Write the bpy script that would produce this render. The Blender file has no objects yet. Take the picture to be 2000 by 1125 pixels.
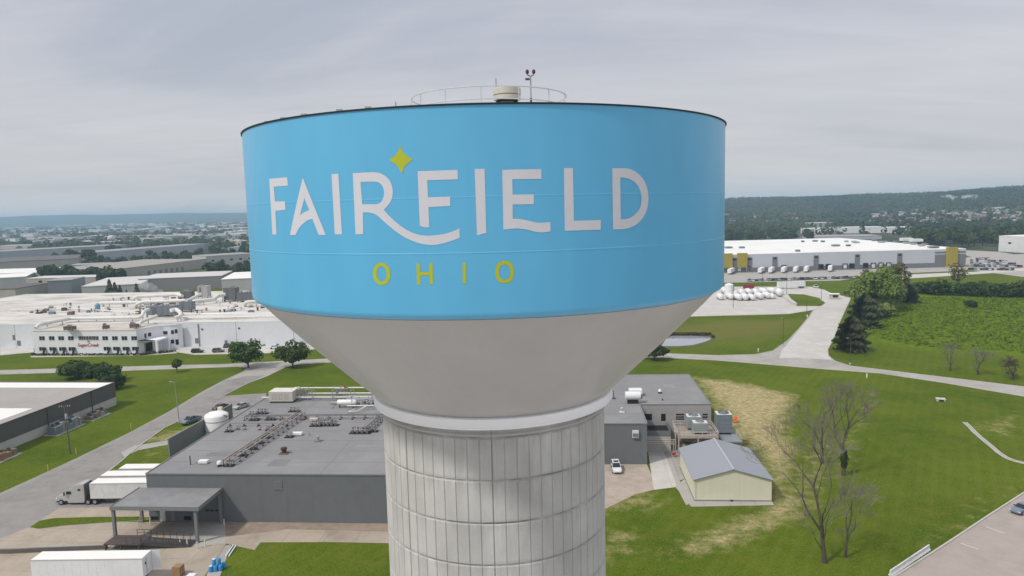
import bpy, math, random
import numpy as np
from mathutils import Vector, Matrix
from mathutils.geometry import tessellate_polygon

SC = bpy.context.scene
COL = SC.collection
R = math.radians
RNG = random.Random(7)

# ------------------------------------------------------------------ camera (a drone 53 m above the ground, looking north)
CAM_H = 53.0
FOC, PITCH, ROLL = 1388.0, R(6.33), R(-1.4)
_cp, _sp, _cr, _sr = math.cos(PITCH), math.sin(PITCH), math.cos(ROLL), math.sin(ROLL)

def ray(px, py):
    u, v = (px - 1000) / FOC, -(py - 562.5) / FOC
    x = u * _cr - v * _sr
    zc = u * _sr + v * _cr
    return Vector((x, _cp + zc * _sp, -_sp + zc * _cp))

def at(px, py, z=0.0):
    """the point at height z above the ground that the survey photograph shows at (px, py)"""
    d = ray(px, py)
    return Vector((0, 0, CAM_H)) + d * ((z - CAM_H) / d.z)

cam = bpy.data.cameras.new('camera')
camo = bpy.data.objects.new('camera', cam)
COL.objects.link(camo)
cam.sensor_width = 36
cam.lens = 36 * FOC / 2000
cam.clip_start, cam.clip_end = 0.5, 60000
right = Vector((_cr, _sr * _sp, _sr * _cp))
up = Vector((-_sr, _cr * _sp, _cr * _cp))
fwd = Vector((0, _cp, -_sp))
M = Matrix((right, up, -fwd)).transposed().to_4x4()
M.translation = Vector((0, 0, CAM_H))
camo.matrix_world = M
SC.camera = camo

# ------------------------------------------------------------------ mesh helpers
class MB:
    def __init__(s):
        s.v, s.f, s.m = [], [], []

    def poly(s, pts, mi=0):
        b = len(s.v)
        s.v += [tuple(p) for p in pts]
        s.f.append(tuple(range(b, b + len(pts))))
        s.m.append(mi)

    def box(s, x0, x1, y0, y1, z0, z1, mi=0, top=None, T=None):
        c = [(x0, y0, z0), (x1, y0, z0), (x1, y1, z0), (x0, y1, z0), (x0, y0, z1), (x1, y0, z1), (x1, y1, z1), (x0, y1, z1)]
        if T is not None:
            c = [tuple(T @ Vector(p)) for p in c]
        b = len(s.v)
        s.v += c
        for q, k in (((0, 3, 2, 1), mi), ((4, 5, 6, 7), mi if top is None else top), ((0, 1, 5, 4), mi), ((1, 2, 6, 5), mi), ((2, 3, 7, 6), mi), ((3, 0, 4, 7), mi)):
            s.f.append(tuple(b + i for i in q))
            s.m.append(k)

    def bar(s, p0, p1, w, h, mi=0):
        """a rectangular bar from p0 to p1"""
        p0, p1 = Vector(p0), Vector(p1)
        d = p1 - p0
        L = d.length
        if L < 1e-6:
            return
        d /= L
        up_ = Vector((0, 0, 1)) if abs(d.z) < .95 else Vector((0, 1, 0))
        sx = d.cross(up_).normalized()
        sy = sx.cross(d)
        T = Matrix((sx, d, sy)).transposed().to_4x4()
        T.translation = p0
        s.box(-w / 2, w / 2, 0, L, -h / 2, h / 2, mi, None, T)

    def prism(s, pts, z0, z1, mi=0, top=None):
        """vertical prism on a plan polygon (counter-clockwise)"""
        n = len(pts)
        for i in range(n):
            a, b = pts[i], pts[(i + 1) % n]
            s.poly([(a[0], a[1], z0), (b[0], b[1], z0), (b[0], b[1], z1), (a[0], a[1], z1)], mi)
        s.flat(pts, z1, mi if top is None else top)

    def flat(s, pts, z, mi=0):
        P = [Vector((p[0], p[1], z)) for p in pts]
        b = len(s.v)
        s.v += [tuple(p) for p in P]
        for t in tessellate_polygon([P]):
            a, c, d = (P[i] for i in t)
            t = tuple(t) if (c - a).cross(d - a).z > 0 else tuple(reversed(t))
            s.f.append(tuple(b + i for i in t))
            s.m.append(mi)

    def tube(s, pts, r, n=8, mi=0, cap=True):
        """round pipe along a polyline; r one radius or one per point"""
        P = [Vector(p) for p in pts]
        rr = r if isinstance(r, (list, tuple)) else [r] * len(P)
        b = len(s.v)
        ref = None
        for i, p in enumerate(P):
            d = ((P[i + 1] - p) if i < len(P) - 1 else (p - P[i - 1])).normalized()
            if 0 < i < len(P) - 1:
                d = ((P[i + 1] - p).normalized() + (p - P[i - 1]).normalized())
                d = d.normalized() if d.length > 1e-6 else (P[i + 1] - p).normalized()
            if ref is None:
                ref = Vector((0, 0, 1)) if abs(d.z) < .9 else Vector((1, 0, 0))
            sx = d.cross(ref)
            if sx.length < 1e-4:
                sx = d.cross(Vector((0.3, 1, 0.2)))
            sx.normalize()
            sy = sx.cross(d)
            ref = sy
            for k in range(n):
                a = 2 * math.pi * k / n
                s.v.append(tuple(p + (sx * math.cos(a) + sy * math.sin(a)) * rr[i]))
        for i in range(len(P) - 1):
            for k in range(n):
                k2 = (k + 1) % n
                s.f.append((b + i * n + k, b + (i + 1) * n + k, b + (i + 1) * n + k2, b + i * n + k2))
                s.m.append(mi)
        if cap:
            s.f.append(tuple(b + k for k in range(n)))
            s.m.append(mi)
            s.f.append(tuple(b + (len(P) - 1) * n + k for k in reversed(range(n))))
            s.m.append(mi)

    def lathe(s, prof, n=24, mi=0, c=(0, 0, 0), axis='z'):
        """revolve [(r, z), ...] (mi may be a list, one per band)"""
        b = len(s.v)
        for r, z in prof:
            for k in range(n):
                a = 2 * math.pi * k / n
                q = (r * math.cos(a), r * math.sin(a), z)
                if axis == 'y':
                    q = (q[0], q[2], q[1])
                if axis == 'x':
                    q = (q[2], q[0], q[1])
                s.v.append((c[0] + q[0], c[1] + q[1], c[2] + q[2]))
        for i in range(len(prof) - 1):
            for k in range(n):
                k2 = (k + 1) % n
                q = (b + i * n + k, b + i * n + k2, b + (i + 1) * n + k2, b + (i + 1) * n + k)
                s.f.append(q if axis != 'y' else q[::-1])
                s.m.append(mi[i] if isinstance(mi, list) else mi)

    def ball(s, c, r, n=10, mi=0, squash=1.0):
        m = max(4, n // 2)
        s.lathe([(max(1e-3, r * math.sin(math.pi * i / m)), -r * squash * math.cos(math.pi * i / m)) for i in range(m + 1)], n, mi, c)

    def build(s, name, mats, parent=None, loc=None, rz=0.0, smooth=None, bevel=0.0):
        me = bpy.data.meshes.new(name)
        me.from_pydata(s.v, [], s.f)
        for m_ in (mats if isinstance(mats, (list, tuple)) else [mats]):
            me.materials.append(m_)
        me.polygons.foreach_set('material_index', s.m)
        if smooth is not None:
            me.polygons.foreach_set('use_smooth', [True] * len(s.f))
            me.set_sharp_from_angle(angle=R(smooth))
        me.update()
        o = bpy.data.objects.new(name, me)
        COL.objects.link(o)
        if parent is not None:
            o.parent = parent
        if loc is not None:
            o.location = loc
        o.rotation_euler.z = rz
        if bevel:
            bv = o.modifiers.new('bevel', 'BEVEL')
            bv.width, bv.segments, bv.limit_method, bv.angle_limit = bevel, 2, 'ANGLE', R(40)
        return o

def tag(o, label, cat, group=None, kind=None):
    if label: o['label'] = label
    if cat: o['category'] = cat
    if group: o['group'] = group
    if kind: o['kind'] = kind
    return o

def structure(o):
    o['kind'] = 'structure'
    return o

def thing(name, label, cat, loc=(0, 0, 0), rz=0.0, group=None):
    o = bpy.data.objects.new(name, None)
    COL.objects.link(o)
    o.empty_display_size = .5
    o.location = loc
    o.rotation_euler.z = rz
    return tag(o, label, cat, group)

def kids(o):
    return [c for c in bpy.data.objects if c.parent == o]

def dup(o, loc, rz=0.0, label=None, scale=None, mat=None, group=None):
    """a copy of a thing with copies of its parts and sub-parts; mat = {part name: material} recolours"""
    def rec(src, parent):
        c = src.copy()
        COL.objects.link(c)
        if parent is not None:
            c.parent = parent
        for ch in src.children:
            rec(ch, c)
        return c
    r = rec(o, None)
    r.location = loc
    r.rotation_euler.z = rz
    if scale is not None:
        r.scale = scale if isinstance(scale, (tuple, list)) else (scale,) * 3
    if label: r['label'] = label
    if group: r['group'] = group
    if mat:
        for x in [r] + list(r.children_recursive):
            base = x.name.split('.')[0]
            if base in mat and x.type == 'MESH':
                x.material_slots[0].link = 'OBJECT'
                x.material_slots[0].material = mat[base]
    return r

# ------------------------------------------------------------------ material helpers
class NT:
    def __init__(s, tree):
        s.t, s.n, s.l = tree, tree.nodes, tree.links

    def add(s, typ, ins=None, **kw):
        n = s.n.new(typ)
        for k, v in kw.items():
            setattr(n, k, v)
        for k, v in (ins or {}).items():
            s.set(n.inputs[k], v)
        return n

    def set(s, sock, v):
        if isinstance(v, bpy.types.NodeSocket):
            s.l.new(v, sock)
        else:
            if hasattr(sock.default_value, '__len__') and len(sock.default_value) == 4 and len(v) == 3:
                v = (*v, 1)
            sock.default_value = v

    def math(s, op, a, b=0.0, c=None, clamp=False):
        n = s.n.new('ShaderNodeMath')
        n.operation, n.use_clamp = op, clamp
        s.set(n.inputs[0], a)
        s.set(n.inputs[1], b)
        if c is not None:
            s.set(n.inputs[2], c)
        return n.outputs[0]

    def mix(s, f, a, b, blend='MIX'):
        n = s.n.new('ShaderNodeMix')
        n.data_type, n.blend_type = 'RGBA', blend
        s.set(n.inputs[0], f)
        s.set(n.inputs[6], a)
        s.set(n.inputs[7], b)
        return n.outputs[2]

    def noise(s, vec, scale, detail=4.0, rough=.55, dist=0.0):
        n = s.add('ShaderNodeTexNoise', {'Scale': scale, 'Detail': detail, 'Roughness': rough, 'Distortion': dist})
        if vec is not None:
            s.l.new(vec, n.inputs['Vector'])
        return n.outputs['Fac']

    def ramp(s, f, lo, hi):
        n = s.add('ShaderNodeMapRange', {'Value': f, 'From Min': lo, 'From Max': hi})
        return n.outputs[0]

    def mapping(s, vec, scale=(1, 1, 1), rot=(0, 0, 0), loc=(0, 0, 0)):
        n = s.add('ShaderNodeMapping', {'Vector': vec, 'Scale': scale, 'Rotation': rot, 'Location': loc})
        return n.outputs[0]

def new_mat(name):
    m = bpy.data.materials.new(name)
    m.use_nodes = True
    nt = NT(m.node_tree)
    return m, nt, m.node_tree.nodes['Principled BSDF']

def mul(c, k):
    return tuple(min(1.0, x * k) for x in c)

def mat(name, col, rough=.75, var=.12, scale=1.0, metal=0.0, spec=.35, dirt=None, dirt_amt=.35, dirt_scale=.25, bump=0.0, stretch=(1, 1, 1), coat=0.0, rand=0.0, joint=0.0, crack=0.0):
    """painted or mineral surface: base colour with two scales of variation and optional stains"""
    m, n, b = new_mat(name)
    tc = n.add('ShaderNodeTexCoord')
    v = n.mapping(tc.outputs['Object'], stretch)
    f1 = n.noise(v, scale, 5, .6)
    f2 = n.noise(v, scale * 9, 3, .6)
    f = n.math('ADD', n.math('MULTIPLY', f1, .65), n.math('MULTIPLY', f2, .35))
    c = n.mix(n.ramp(f, .3, .7), mul(col, 1 - var), mul(col, 1 + var))
    if dirt is not None:
        d = n.noise(v, dirt_scale, 6, .65, .4)
        c = n.mix(n.math('MULTIPLY', n.ramp(d, .48, .72), dirt_amt, clamp=True), c, dirt)
    if joint:
        br = n.add('ShaderNodeTexBrick', {'Vector': n.mapping(tc.outputs['Object'], (1, 1, 1), (0, 0, R(5))), 'Color1': (1, 1, 1, 1), 'Color2': (.90, .90, .90, 1), 'Mortar': (.66, .65, .63, 1), 'Scale': 1.0, 'Mortar Size': .05, 'Brick Width': joint, 'Row Height': joint * .8})
        br.offset = 0.0
        c = n.mix(.8, c, n.mix(1.0, c, br.outputs[0], 'MULTIPLY'))
    if crack:
        wp = n.add('ShaderNodeTexNoise', {'Vector': tc.outputs['Object'], 'Scale': .25, 'Detail': 5.0})
        wv_ = n.add('ShaderNodeVectorMath', {0: n.mapping(tc.outputs['Object'], (1, .45, 1)), 1: n.mapping(wp.outputs['Color'], (9, 9, 0))}, operation='ADD')
        vo = n.add('ShaderNodeTexVoronoi', {'Vector': wv_.outputs[0], 'Scale': crack}, feature='DISTANCE_TO_EDGE')
        wob = n.noise(tc.outputs['Object'], .5, 4, .6)
        ln = n.math('LESS_THAN', n.math('ADD', vo.outputs[0], n.math('MULTIPLY', wob, .03)), .022)
        c = n.mix(n.math('MULTIPLY', ln, .28), c, mul(col, .45))
    if rand:
        oi = n.add('ShaderNodeObjectInfo')
        hs = n.add('ShaderNodeHueSaturation', {'Color': c, 'Value': n.math('ADD', n.math('MULTIPLY', oi.outputs['Random'], 2 * rand), 1 - rand)})
        c = hs.outputs[0]
    n.l.new(c, b.inputs['Base Color'])
    b.inputs['Roughness'].default_value = rough
    b.inputs['Metallic'].default_value = metal
    b.inputs['Specular IOR Level'].default_value = spec
    if coat:
        b.inputs['Coat Weight'].default_value = coat
        b.inputs['Coat Roughness'].default_value = .12
    if bump:
        bp = n.add('ShaderNodeBump', {'Strength': bump, 'Distance': .05, 'Height': f2})
        n.l.new(bp.outputs[0], b.inputs['Normal'])
    return m

def panel_mat(name, col, pitch, line=.75, width=.04, rough=.6, axis='x', var=.06, dirt=None, dirt_amt=.3, both=False, hp=0.0):
    """cladding with joints every `pitch` metres along the wall (x and y), slight panel to panel tone differences"""
    m, n, b = new_mat(name)
    tc = n.add('ShaderNodeTexCoord')
    o = tc.outputs['Object']
    sep = n.add('ShaderNodeSeparateXYZ', {0: o})
    geo = n.add('ShaderNodeNewGeometry')
    nrm = n.add('ShaderNodeVectorTransform', {0: geo.outputs['True Normal']}, vector_type='NORMAL', convert_from='WORLD', convert_to='OBJECT')
    ns = n.add('ShaderNodeSeparateXYZ', {0: nrm.outputs[0]})
    along = n.math('MULTIPLY', sep.outputs[0], n.math('GREATER_THAN', n.math('ABSOLUTE', ns.outputs[1]), .5))
    along = n.math('ADD', along, n.math('MULTIPLY', sep.outputs[1], n.math('GREATER_THAN', n.math('ABSOLUTE', ns.outputs[0]), .5)))
    k = n.math('DIVIDE', along, pitch)
    fr = n.math('FRACT', n.math('ADD', k, 500.0))
    ln = n.math('LESS_THAN', fr, width / pitch)
    if hp:
        fz = n.math('FRACT', n.math('DIVIDE', sep.outputs[2], hp))
        ln = n.math('MAXIMUM', ln, n.math('LESS_THAN', fz, width / hp))
    cell = n.add('ShaderNodeTexWhiteNoise', {'W': n.math('FLOOR', k)}, noise_dimensions='1D')
    f1 = n.noise(o, .5, 5, .6)
    c = n.mix(n.ramp(f1, .3, .7), mul(col, 1 - var), mul(col, 1 + var))
    c = n.mix(n.math('MULTIPLY', cell.outputs[0], .12), c, mul(col, .72))
    if dirt is not None:
        vs = n.mapping(o, (1, 1, .12))
        d = n.noise(vs, .9, 5, .6)
        c = n.mix(n.math('MULTIPLY', n.ramp(d, .5, .75), dirt_amt, clamp=True), c, dirt)
    c = n.mix(ln, c, mul(col, line))
    n.l.new(c, b.inputs['Base Color'])
    b.inputs['Roughness'].default_value = rough
    b.inputs['Specular IOR Level'].default_value = .3
    return m

def leaf_mat(name, c1, c2, rough=.65, trans=.25, scale=.6, rand=.12):
    m, n, b = new_mat(name)
    tc = n.add('ShaderNodeTexCoord')
    f = n.noise(tc.outputs['Object'], scale, 3, .6)
    f2 = n.noise(tc.outputs['Object'], scale * 6, 2, .6)
    c = n.mix(n.ramp(n.math('ADD', n.math('MULTIPLY', f, .6), n.math('MULTIPLY', f2, .4)), .35, .65), c1, c2)
    oi = n.add('ShaderNodeObjectInfo')
    hs = n.add('ShaderNodeHueSaturation', {'Color': c, 'Value': n.math('ADD', n.math('MULTIPLY', oi.outputs['Random'], 2 * rand), 1 - rand),
                                         'Hue': n.math('ADD', n.math('MULTIPLY', oi.outputs['Random'], .03), .485)})
    n.l.new(hs.outputs[0], b.inputs['Base Color'])
    b.inputs['Roughness'].default_value = rough
    b.inputs['Specular IOR Level'].default_value = .2
    out = m.node_tree.nodes['Material Output']
    tr = n.add('ShaderNodeBsdfTranslucent', {'Color': hs.outputs[0]})
    mx = n.add('ShaderNodeMixShader', {0: trans, 1: b.outputs[0], 2: tr.outputs[0]})
    n.l.new(mx.outputs[0], out.inputs[0])
    return m

# ------------------------------------------------------------------ light and sky
SUN_DIR = Vector((-.535, -.35, .766)).normalized()       # hazy sun, high and behind the camera's left shoulder
w = bpy.data.worlds.new('World')
SC.world = w
w.use_nodes = True
n = NT(w.node_tree)
bg = w.node_tree.nodes['Background']
sky = n.add('ShaderNodeTexSky', sky_type='NISHITA')
sky.sun_disc = False
sky.sun_elevation = math.asin(SUN_DIR.z)
sky.sun_rotation = math.atan2(SUN_DIR.x, SUN_DIR.y)
sky.air_density, sky.dust_density, sky.ozone_density = 1.2, 2.5, 1.2
tc = n.add('ShaderNodeTexCoord')
sp = n.add('ShaderNodeSeparateXYZ', {0: tc.outputs['Generated']})
zz = n.math('ADD', n.math('MAXIMUM', sp.outputs[2], 0.0), .16)
cx_ = n.math('DIVIDE', sp.outputs[0], zz)
cy_ = n.math('DIVIDE', sp.outputs[1], zz)
cv = n.add('ShaderNodeCombineXYZ', {0: cx_, 1: cy_, 2: 0.0}).outputs[0]
c1 = n.noise(n.mapping(cv, (.55, .9, 1), (0, 0, .5), (3.7, 1.9, 0)), 1.0, 6, .55, .5)
c2 = n.noise(n.mapping(cv, (.30, 1.5, 1), (0, 0, -.25), (7.1, 1.4, 0)), 1.6, 6, .6, .8)
cf = n.math('ADD', n.math('MULTIPLY', c1, .6), n.math('MULTIPLY', c2, .4))
veil = n.mix(n.ramp(cf, .40, .60), (5.1, 5.25, 5.95), (6.3, 6.35, 6.75))
low = n.ramp(sp.outputs[2], .0, .22)
veil = n.mix(n.math('MULTIPLY', n.math('SUBTRACT', 1.0, low), .55), veil, (6.4, 6.3, 6.2))
gap = n.math('MULTIPLY', n.ramp(c1, .44, .30), .22, clamp=True)
zen = n.math('ADD', n.math('MULTIPLY', n.ramp(sp.outputs[2], .28, .95), .35), 1.0)   # an overcast sky is brightest overhead
veil = n.mix(1.0, veil, n.add('ShaderNodeCombineColor', {0: zen, 1: zen, 2: zen}).outputs[0], 'MULTIPLY')
skyc = n.mix(gap, veil, n.mix(1.0, sky.outputs[0], (.9, .95, 1.0), 'MULTIPLY'))
skyc = n.mix(.08, skyc, sky.outputs[0])
n.l.new(skyc, bg.inputs['Color'])
bg.inputs['Strength'].default_value = .10

sl = bpy.data.lights.new('sun', 'SUN')
sl.energy, sl.angle, sl.color = 2.5, R(5), (1.0, .95, .87)
so = bpy.data.objects.new('sun', sl)
COL.objects.link(so)
so.rotation_euler = SUN_DIR.to_track_quat('Z', 'Y').to_euler()
so.location = (0, 0, 200)

SC.view_settings.view_transform = 'Standard'
SC.view_settings.look = 'None'
SC.view_settings.exposure = 0.05
SC.view_settings.gamma = 1.0
SC.cycles.use_denoising = True
SC.cycles.max_bounces = 6
SC.cycles.volume_bounces = 1
SC.cycles.transparent_max_bounces = 8

# ------------------------------------------------------------------ materials
CONC = mat('concrete', (.40, .38, .35), .85, .12, .35, dirt=(.22, .20, .18), dirt_amt=.35, dirt_scale=.12, joint=4.5)
CONC_PALE = mat('pale_concrete', (.54, .515, .48), .85, .10, .2, dirt=(.36, .34, .31), dirt_amt=.3, dirt_scale=.06, joint=6.0)
ROADC = mat('road_concrete', (.40, .38, .35), .88, .12, .25, dirt=(.21, .20, .185), dirt_amt=.45, dirt_scale=.09, joint=5.0, crack=.12)
ASPH = mat('asphalt', (.265, .25, .235), .9, .14, .3, dirt=(.15, .145, .135), dirt_amt=.6, dirt_scale=.10, crack=.16)
LOT = mat('parking_asphalt', (.37, .32, .285), .9, .1, .3, dirt=(.23, .20, .185), dirt_amt=.5, dirt_scale=.12)
TANYARD = mat('tan_concrete', (.40, .34, .27), .88, .12, .3, dirt=(.24, .20, .165), dirt_amt=.55, dirt_scale=.12, joint=6.0, crack=.12)
GRAVEL = mat('gravel', (.40, .335, .28), .95, .2, .6, dirt=(.27, .22, .18), dirt_amt=.5, dirt_scale=.2, bump=.4)
DIRT = mat('bare_earth', (.30, .235, .18), .95, .22, .5, dirt=(.17, .13, .10), dirt_amt=.6, dirt_scale=.3)
PAINT = mat('road_paint', (.62, .60, .56), .8, .15, 1.5)
KERB = mat('kerb_concrete', (.46, .44, .40), .85, .15, .6)
WHITE = mat('white_paint', (.74, .75, .77), .45, .05, .7, dirt=(.5, .5, .5), dirt_amt=.2)
WHITE_DIRTY = mat('weathered_white', (.66, .66, .66), .55, .08, .5, dirt=(.36, .34, .31), dirt_amt=.45, dirt_scale=.6)
WROOF = mat('white_roof', (.80, .79, .76), .7, .05, .05, dirt=(.62, .59, .54), dirt_amt=.35, dirt_scale=.02)
PROOF = mat('plant_roof', (.62, .59, .545), .75, .20, .08, dirt=(.27, .225, .18), dirt_amt=1.0, dirt_scale=.12, stretch=(.35, 1, 1))
GROOF = mat('grey_roof_felt', (.225, .22, .22), .85, .10, .12, dirt=(.29, .285, .28), dirt_amt=.6, dirt_scale=.09)
BROOF = mat('beige_roof', (.36, .335, .31), .85, .1, .08, dirt=(.27, .25, .23), dirt_amt=.5, dirt_scale=.04)
GWALL = panel_mat('grey_wall', (.150, .158, .166), 7.4, .88, .05, .75, var=.05, dirt=(.11, .115, .12), dirt_amt=.4)
GTRIM = mat('grey_trim', (.19, .195, .20), .6, .06)
BWALL = panel_mat('brown_grey_cladding', (.115, .105, .10), .9, .8, .1, .6)
BLOCK = mat('pale_block_wall', (.50, .48, .45), .85, .1, .6, dirt=(.3, .28, .25), dirt_amt=.4)
PWALL = panel_mat('white_plant_wall', (.70, .715, .75), 24.0, .62, .35, .6, var=.03, dirt=(.5, .5, .52), dirt_amt=.25)
OWALL = mat('white_office_wall', (.78, .785, .81), .6, .03, .4)
GLASS = mat('dark_window_glass', (.015, .018, .022), .12, .1, spec=.5)
BLACK = mat('dark_opening', (.012, .012, .013), .8, .1)
STEEL = mat('galvanised_steel', (.36, .37, .38), .45, .12, 1.2, metal=.35, dirt=(.22, .19, .16), dirt_amt=.4)
DSTEEL = mat('dark_steel', (.075, .07, .068), .6, .15, 1.0)
UNIT = mat('blue_grey_unit', (.18, .20, .225), .5, .1, .8, dirt=(.1, .1, .11), dirt_amt=.4)
UNITD = mat('dark_unit', (.13, .135, .14), .6, .15, .8)
BEIGE = mat('beige_metal', (.52, .49, .43), .55, .06, .8, dirt=(.36, .33, .28), dirt_amt=.3)
RUST = mat('red_oxide', (.085, .035, .03), .75, .15, 1.2)
PIPE_TAN = mat('lagged_pipe', (.36, .32, .285), .7, .15, .8, dirt=(.16, .11, .09), dirt_amt=.5, dirt_scale=.5)
PIPE_GREY = mat('grey_pipe', (.20, .20, .205), .55, .2, .8)
PIPE_WHITE = mat('white_pipe', (.70, .69, .66), .5, .08, .6, dirt=(.42, .39, .35), dirt_amt=.4)
RUBBER = mat('tyre_rubber', (.018, .018, .018), .85, .1)
CHROME = mat('wheel_metal', (.42, .43, .44), .35, .05, metal=.6)
LENS = mat('lamp_lens', (.75, .76, .74), .2, .03)
RED = mat('red_paint', (.42, .04, .045), .5, .06)
ORANGE = mat('orange_panel', (.72, .13, .03), .6, .05)
YELLOW = mat('yellow_paint', (.55, .45, .10), .6, .08)
BLUEP = mat('blue_plastic', (.05, .30, .62), .4, .12, 1.5)
BROWN = mat('brown_carton', (.28, .17, .09), .85, .12, 1.5)
CREAM = panel_mat('cream_cladding', (.66, .64, .50), .45, .96, .045, .6, var=.04)
SHEDROOF = panel_mat('blue_grey_metal_roof', (.31, .325, .36), .45, .9, .05, .4, axis='y')
MUSTARD = panel_mat('mustard_panel', (.36, .29, .045), 2.4, .8, .12, .6)
DGREY = mat('charcoal_panel', (.17, .175, .185), .65, .06)
DWALL = panel_mat('pale_grey_tilt_wall', (.50, .52, .57), 9.0, .85, .12, .65, var=.03)
WOOD = mat('weathered_wood', (.20, .165, .13), .85, .15, 1.5)
BARK = mat('bark', (.085, .07, .058), .9, .2, 1.5)
BARK_PALE = mat('grey_bark', (.13, .115, .098), .9, .2, 1.5)
TARP = mat('grey_tarpaulin', (.27, .27, .265), .6, .2, 1.2)
SILVER = mat('silver_car_paint', (.40, .42, .44), .3, .03, metal=.25, coat=.6)
WATER = mat('pond_water', (.30, .31, .34), .06, .1, .2, spec=1.0)

# ------------------------------------------------------------------ the ground: one sheet to the horizon
def seg_dist(px, py, poly):
    d = np.full(px.shape, 1e9)
    ins = np.zeros(px.shape, bool)
    k = len(poly)
    for i in range(k):
        x0, y0 = poly[i]
        x1, y1 = poly[(i + 1) % k]
        dx, dy = x1 - x0, y1 - y0
        t = np.clip(((px - x0) * dx + (py - y0) * dy) / max(dx * dx + dy * dy, 1e-9), 0, 1)
        d = np.minimum(d, np.hypot(px - x0 - t * dx, py - y0 - t * dy))
        c = ((y0 > py) != (y1 > py)) & (px < (x1 - x0) * (py - y0) / ((y1 - y0) if abs(y1 - y0) > 1e-9 else 1e-9) + x0)
        ins ^= c
    return np.where(ins, -d, d)

def G2(*pp):
    return [tuple(at(x, y)[:2]) for x, y in pp]

GX0, GX1, GY0, GY1, GS = -140, 260, 82, 400, 1.25
gx = np.arange(GX0, GX1 + .01, GS)
gy = np.arange(GY0, GY1 + .01, GS)
XX, YY = np.meshgrid(gx, gy)
nx, ny = len(gx), len(gy)

def mask(polys, soft):
    m_ = np.zeros(XX.shape)
    for poly, k in polys:
        m_ = np.maximum(m_, k * np.clip(.5 - seg_dist(XX, YY, poly) / (2 * soft), 0, 1))
    return m_

straw = mask([
    (G2((1352, 736), (1420, 742), (1500, 758), (1560, 772), (1548, 800), (1535, 840), (1560, 880), (1545, 930), (1535, 985), (1508, 1000), (1504, 940), (1475, 880), (1440, 858), (1395, 792)), .93),
    (G2((1375, 742), (1470, 762), (1540, 785), (1500, 830), (1470, 870), (1440, 850), (1400, 790)), 1.0),
    (G2((1578, 975), (1560, 1003), (1440, 1058), (1345, 1080), (1330, 1062), (1400, 1035), (1490, 1000), (1530, 965)), 1.0),
    (G2((1184, 1050), (1215, 1035), (1240, 1045), (1230, 1075), (1184, 1092)), .8),
    (G2((1250, 962), (1290, 975), (1270, 1000), (1235, 990), (1184, 1000), (1184, 980)), .8),
    (G2((1290, 1062), (1340, 1050), (1400, 1062), (1330, 1090), (1280, 1080)), .55),
    (G2((276, 861), (320, 848), (372, 834), (360, 852), (332, 862)), 1.0),
    (G2((262, 872), (330, 868), (332, 893), (285, 895)), .5),
    (G2((1660, 835), (1700, 760), (1720, 765), (1650, 930), (1620, 940)), .55),
    (G2((1480, 930), (1590, 850), (1650, 850), (1640, 930), (1560, 1090), (1540, 1000)), .45),
    (G2((1785, 1060), (1870, 1010), (2000, 930), (2000, 950), (1830, 1060)), .55),
    (G2((1890, 830), (1990, 800), (2000, 850), (1940, 860)), .5),
], 4.5)
meadow = mask([(G2((1668, 640), (1735, 598), (1790, 572), (2100, 570), (2100, 715), (1960, 690), (1860, 690), (1780, 680), (1705, 668)), 1.0)], 5.0)
dry = mask([(G2((1300, 640), (1420, 625), (1560, 625), (1500, 660), (1400, 668), (1300, 660)), .8), (G2((1420, 560), (1660, 545), (1660, 556), (1540, 562), (1420, 572)), .6)], 8.0)

bx = [-60000, -6000, -1200, -400] + [GX0] + [GX1] + [700, 2000, 7000, 60000]
verts = [(float(x), float(y), 0.0) for y in gy for x in gx]
faces = [(j * nx + i, j * nx + i + 1, (j + 1) * nx + i + 1, (j + 1) * nx + i) for j in range(ny - 1) for i in range(nx - 1)]
nf_in = len(faces)
def outer(x0, x1, y0, y1):
    b = len(verts)
    verts.extend([(x0, y0, 0.0), (x1, y0, 0.0), (x1, y1, 0.0), (x0, y1, 0.0)])
    faces.append((b, b + 1, b + 2, b + 3))
gx1, gy1 = float(gx[-1]), float(gy[-1])
ys = [-3000, GY0, gy1, 1500, 6000, 60000]
xs = [-60000, -6000, -1200, GX0, gx1, 1500, 7000, 60000]
for j in range(len(ys) - 1):
    for i in range(len(xs) - 1):
        if xs[i] == GX0 and ys[j] == GY0:
            continue
        outer(xs[i], xs[i + 1], ys[j], ys[j + 1])
me = bpy.data.meshes.new('ground')
me.from_pydata(verts, [], faces)
for nm, arr in (('straw', straw), ('meadow', meadow), ('dry', dry)):
    a = me.attributes.new(nm, 'FLOAT', 'POINT')
    vals = np.zeros(len(verts), np.float32)
    vals[:nx * ny] = arr.ravel()
    a.data.foreach_set('value', vals)

gm, n, b = new_mat('lawn_and_land')
tc = n.add('ShaderNodeTexCoord')
o = tc.outputs['Object']
A = lambda nm: n.add('ShaderNodeAttribute', attribute_name=nm).outputs['Fac']
n1, n2, n3 = n.noise(o, .035, 5, .6), n.noise(o, .35, 5, .65), n.noise(o, 2.6, 4, .7)
grass = n.mix(n.ramp(n1, .3, .7), (.060, .102, .0035), (.122, .166, .009))
grass = n.mix(n.math('MULTIPLY', n.ramp(n2, .45, .75), .6, clamp=True), grass, (.150, .165, .018))
grass = n.mix(n.math('MULTIPLY', n.ramp(n3, .4, .75), .55, clamp=True), grass, (.026, .050, .004))
n4 = n.noise(o, .11, 5, .7, .6)
grass = n.mix(n.math('MULTIPLY', n.ramp(n4, .52, .74), .55, clamp=True), grass, (.145, .145, .022))
grass = n.mix(n.math('MULTIPLY', n.ramp(n4, .46, .28), .45, clamp=True), grass, (.032, .066, .003))
n5 = n.noise(n.mapping(o, (1, .55, 1), (0, 0, R(32))), 3.4, 5, .8)
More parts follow.
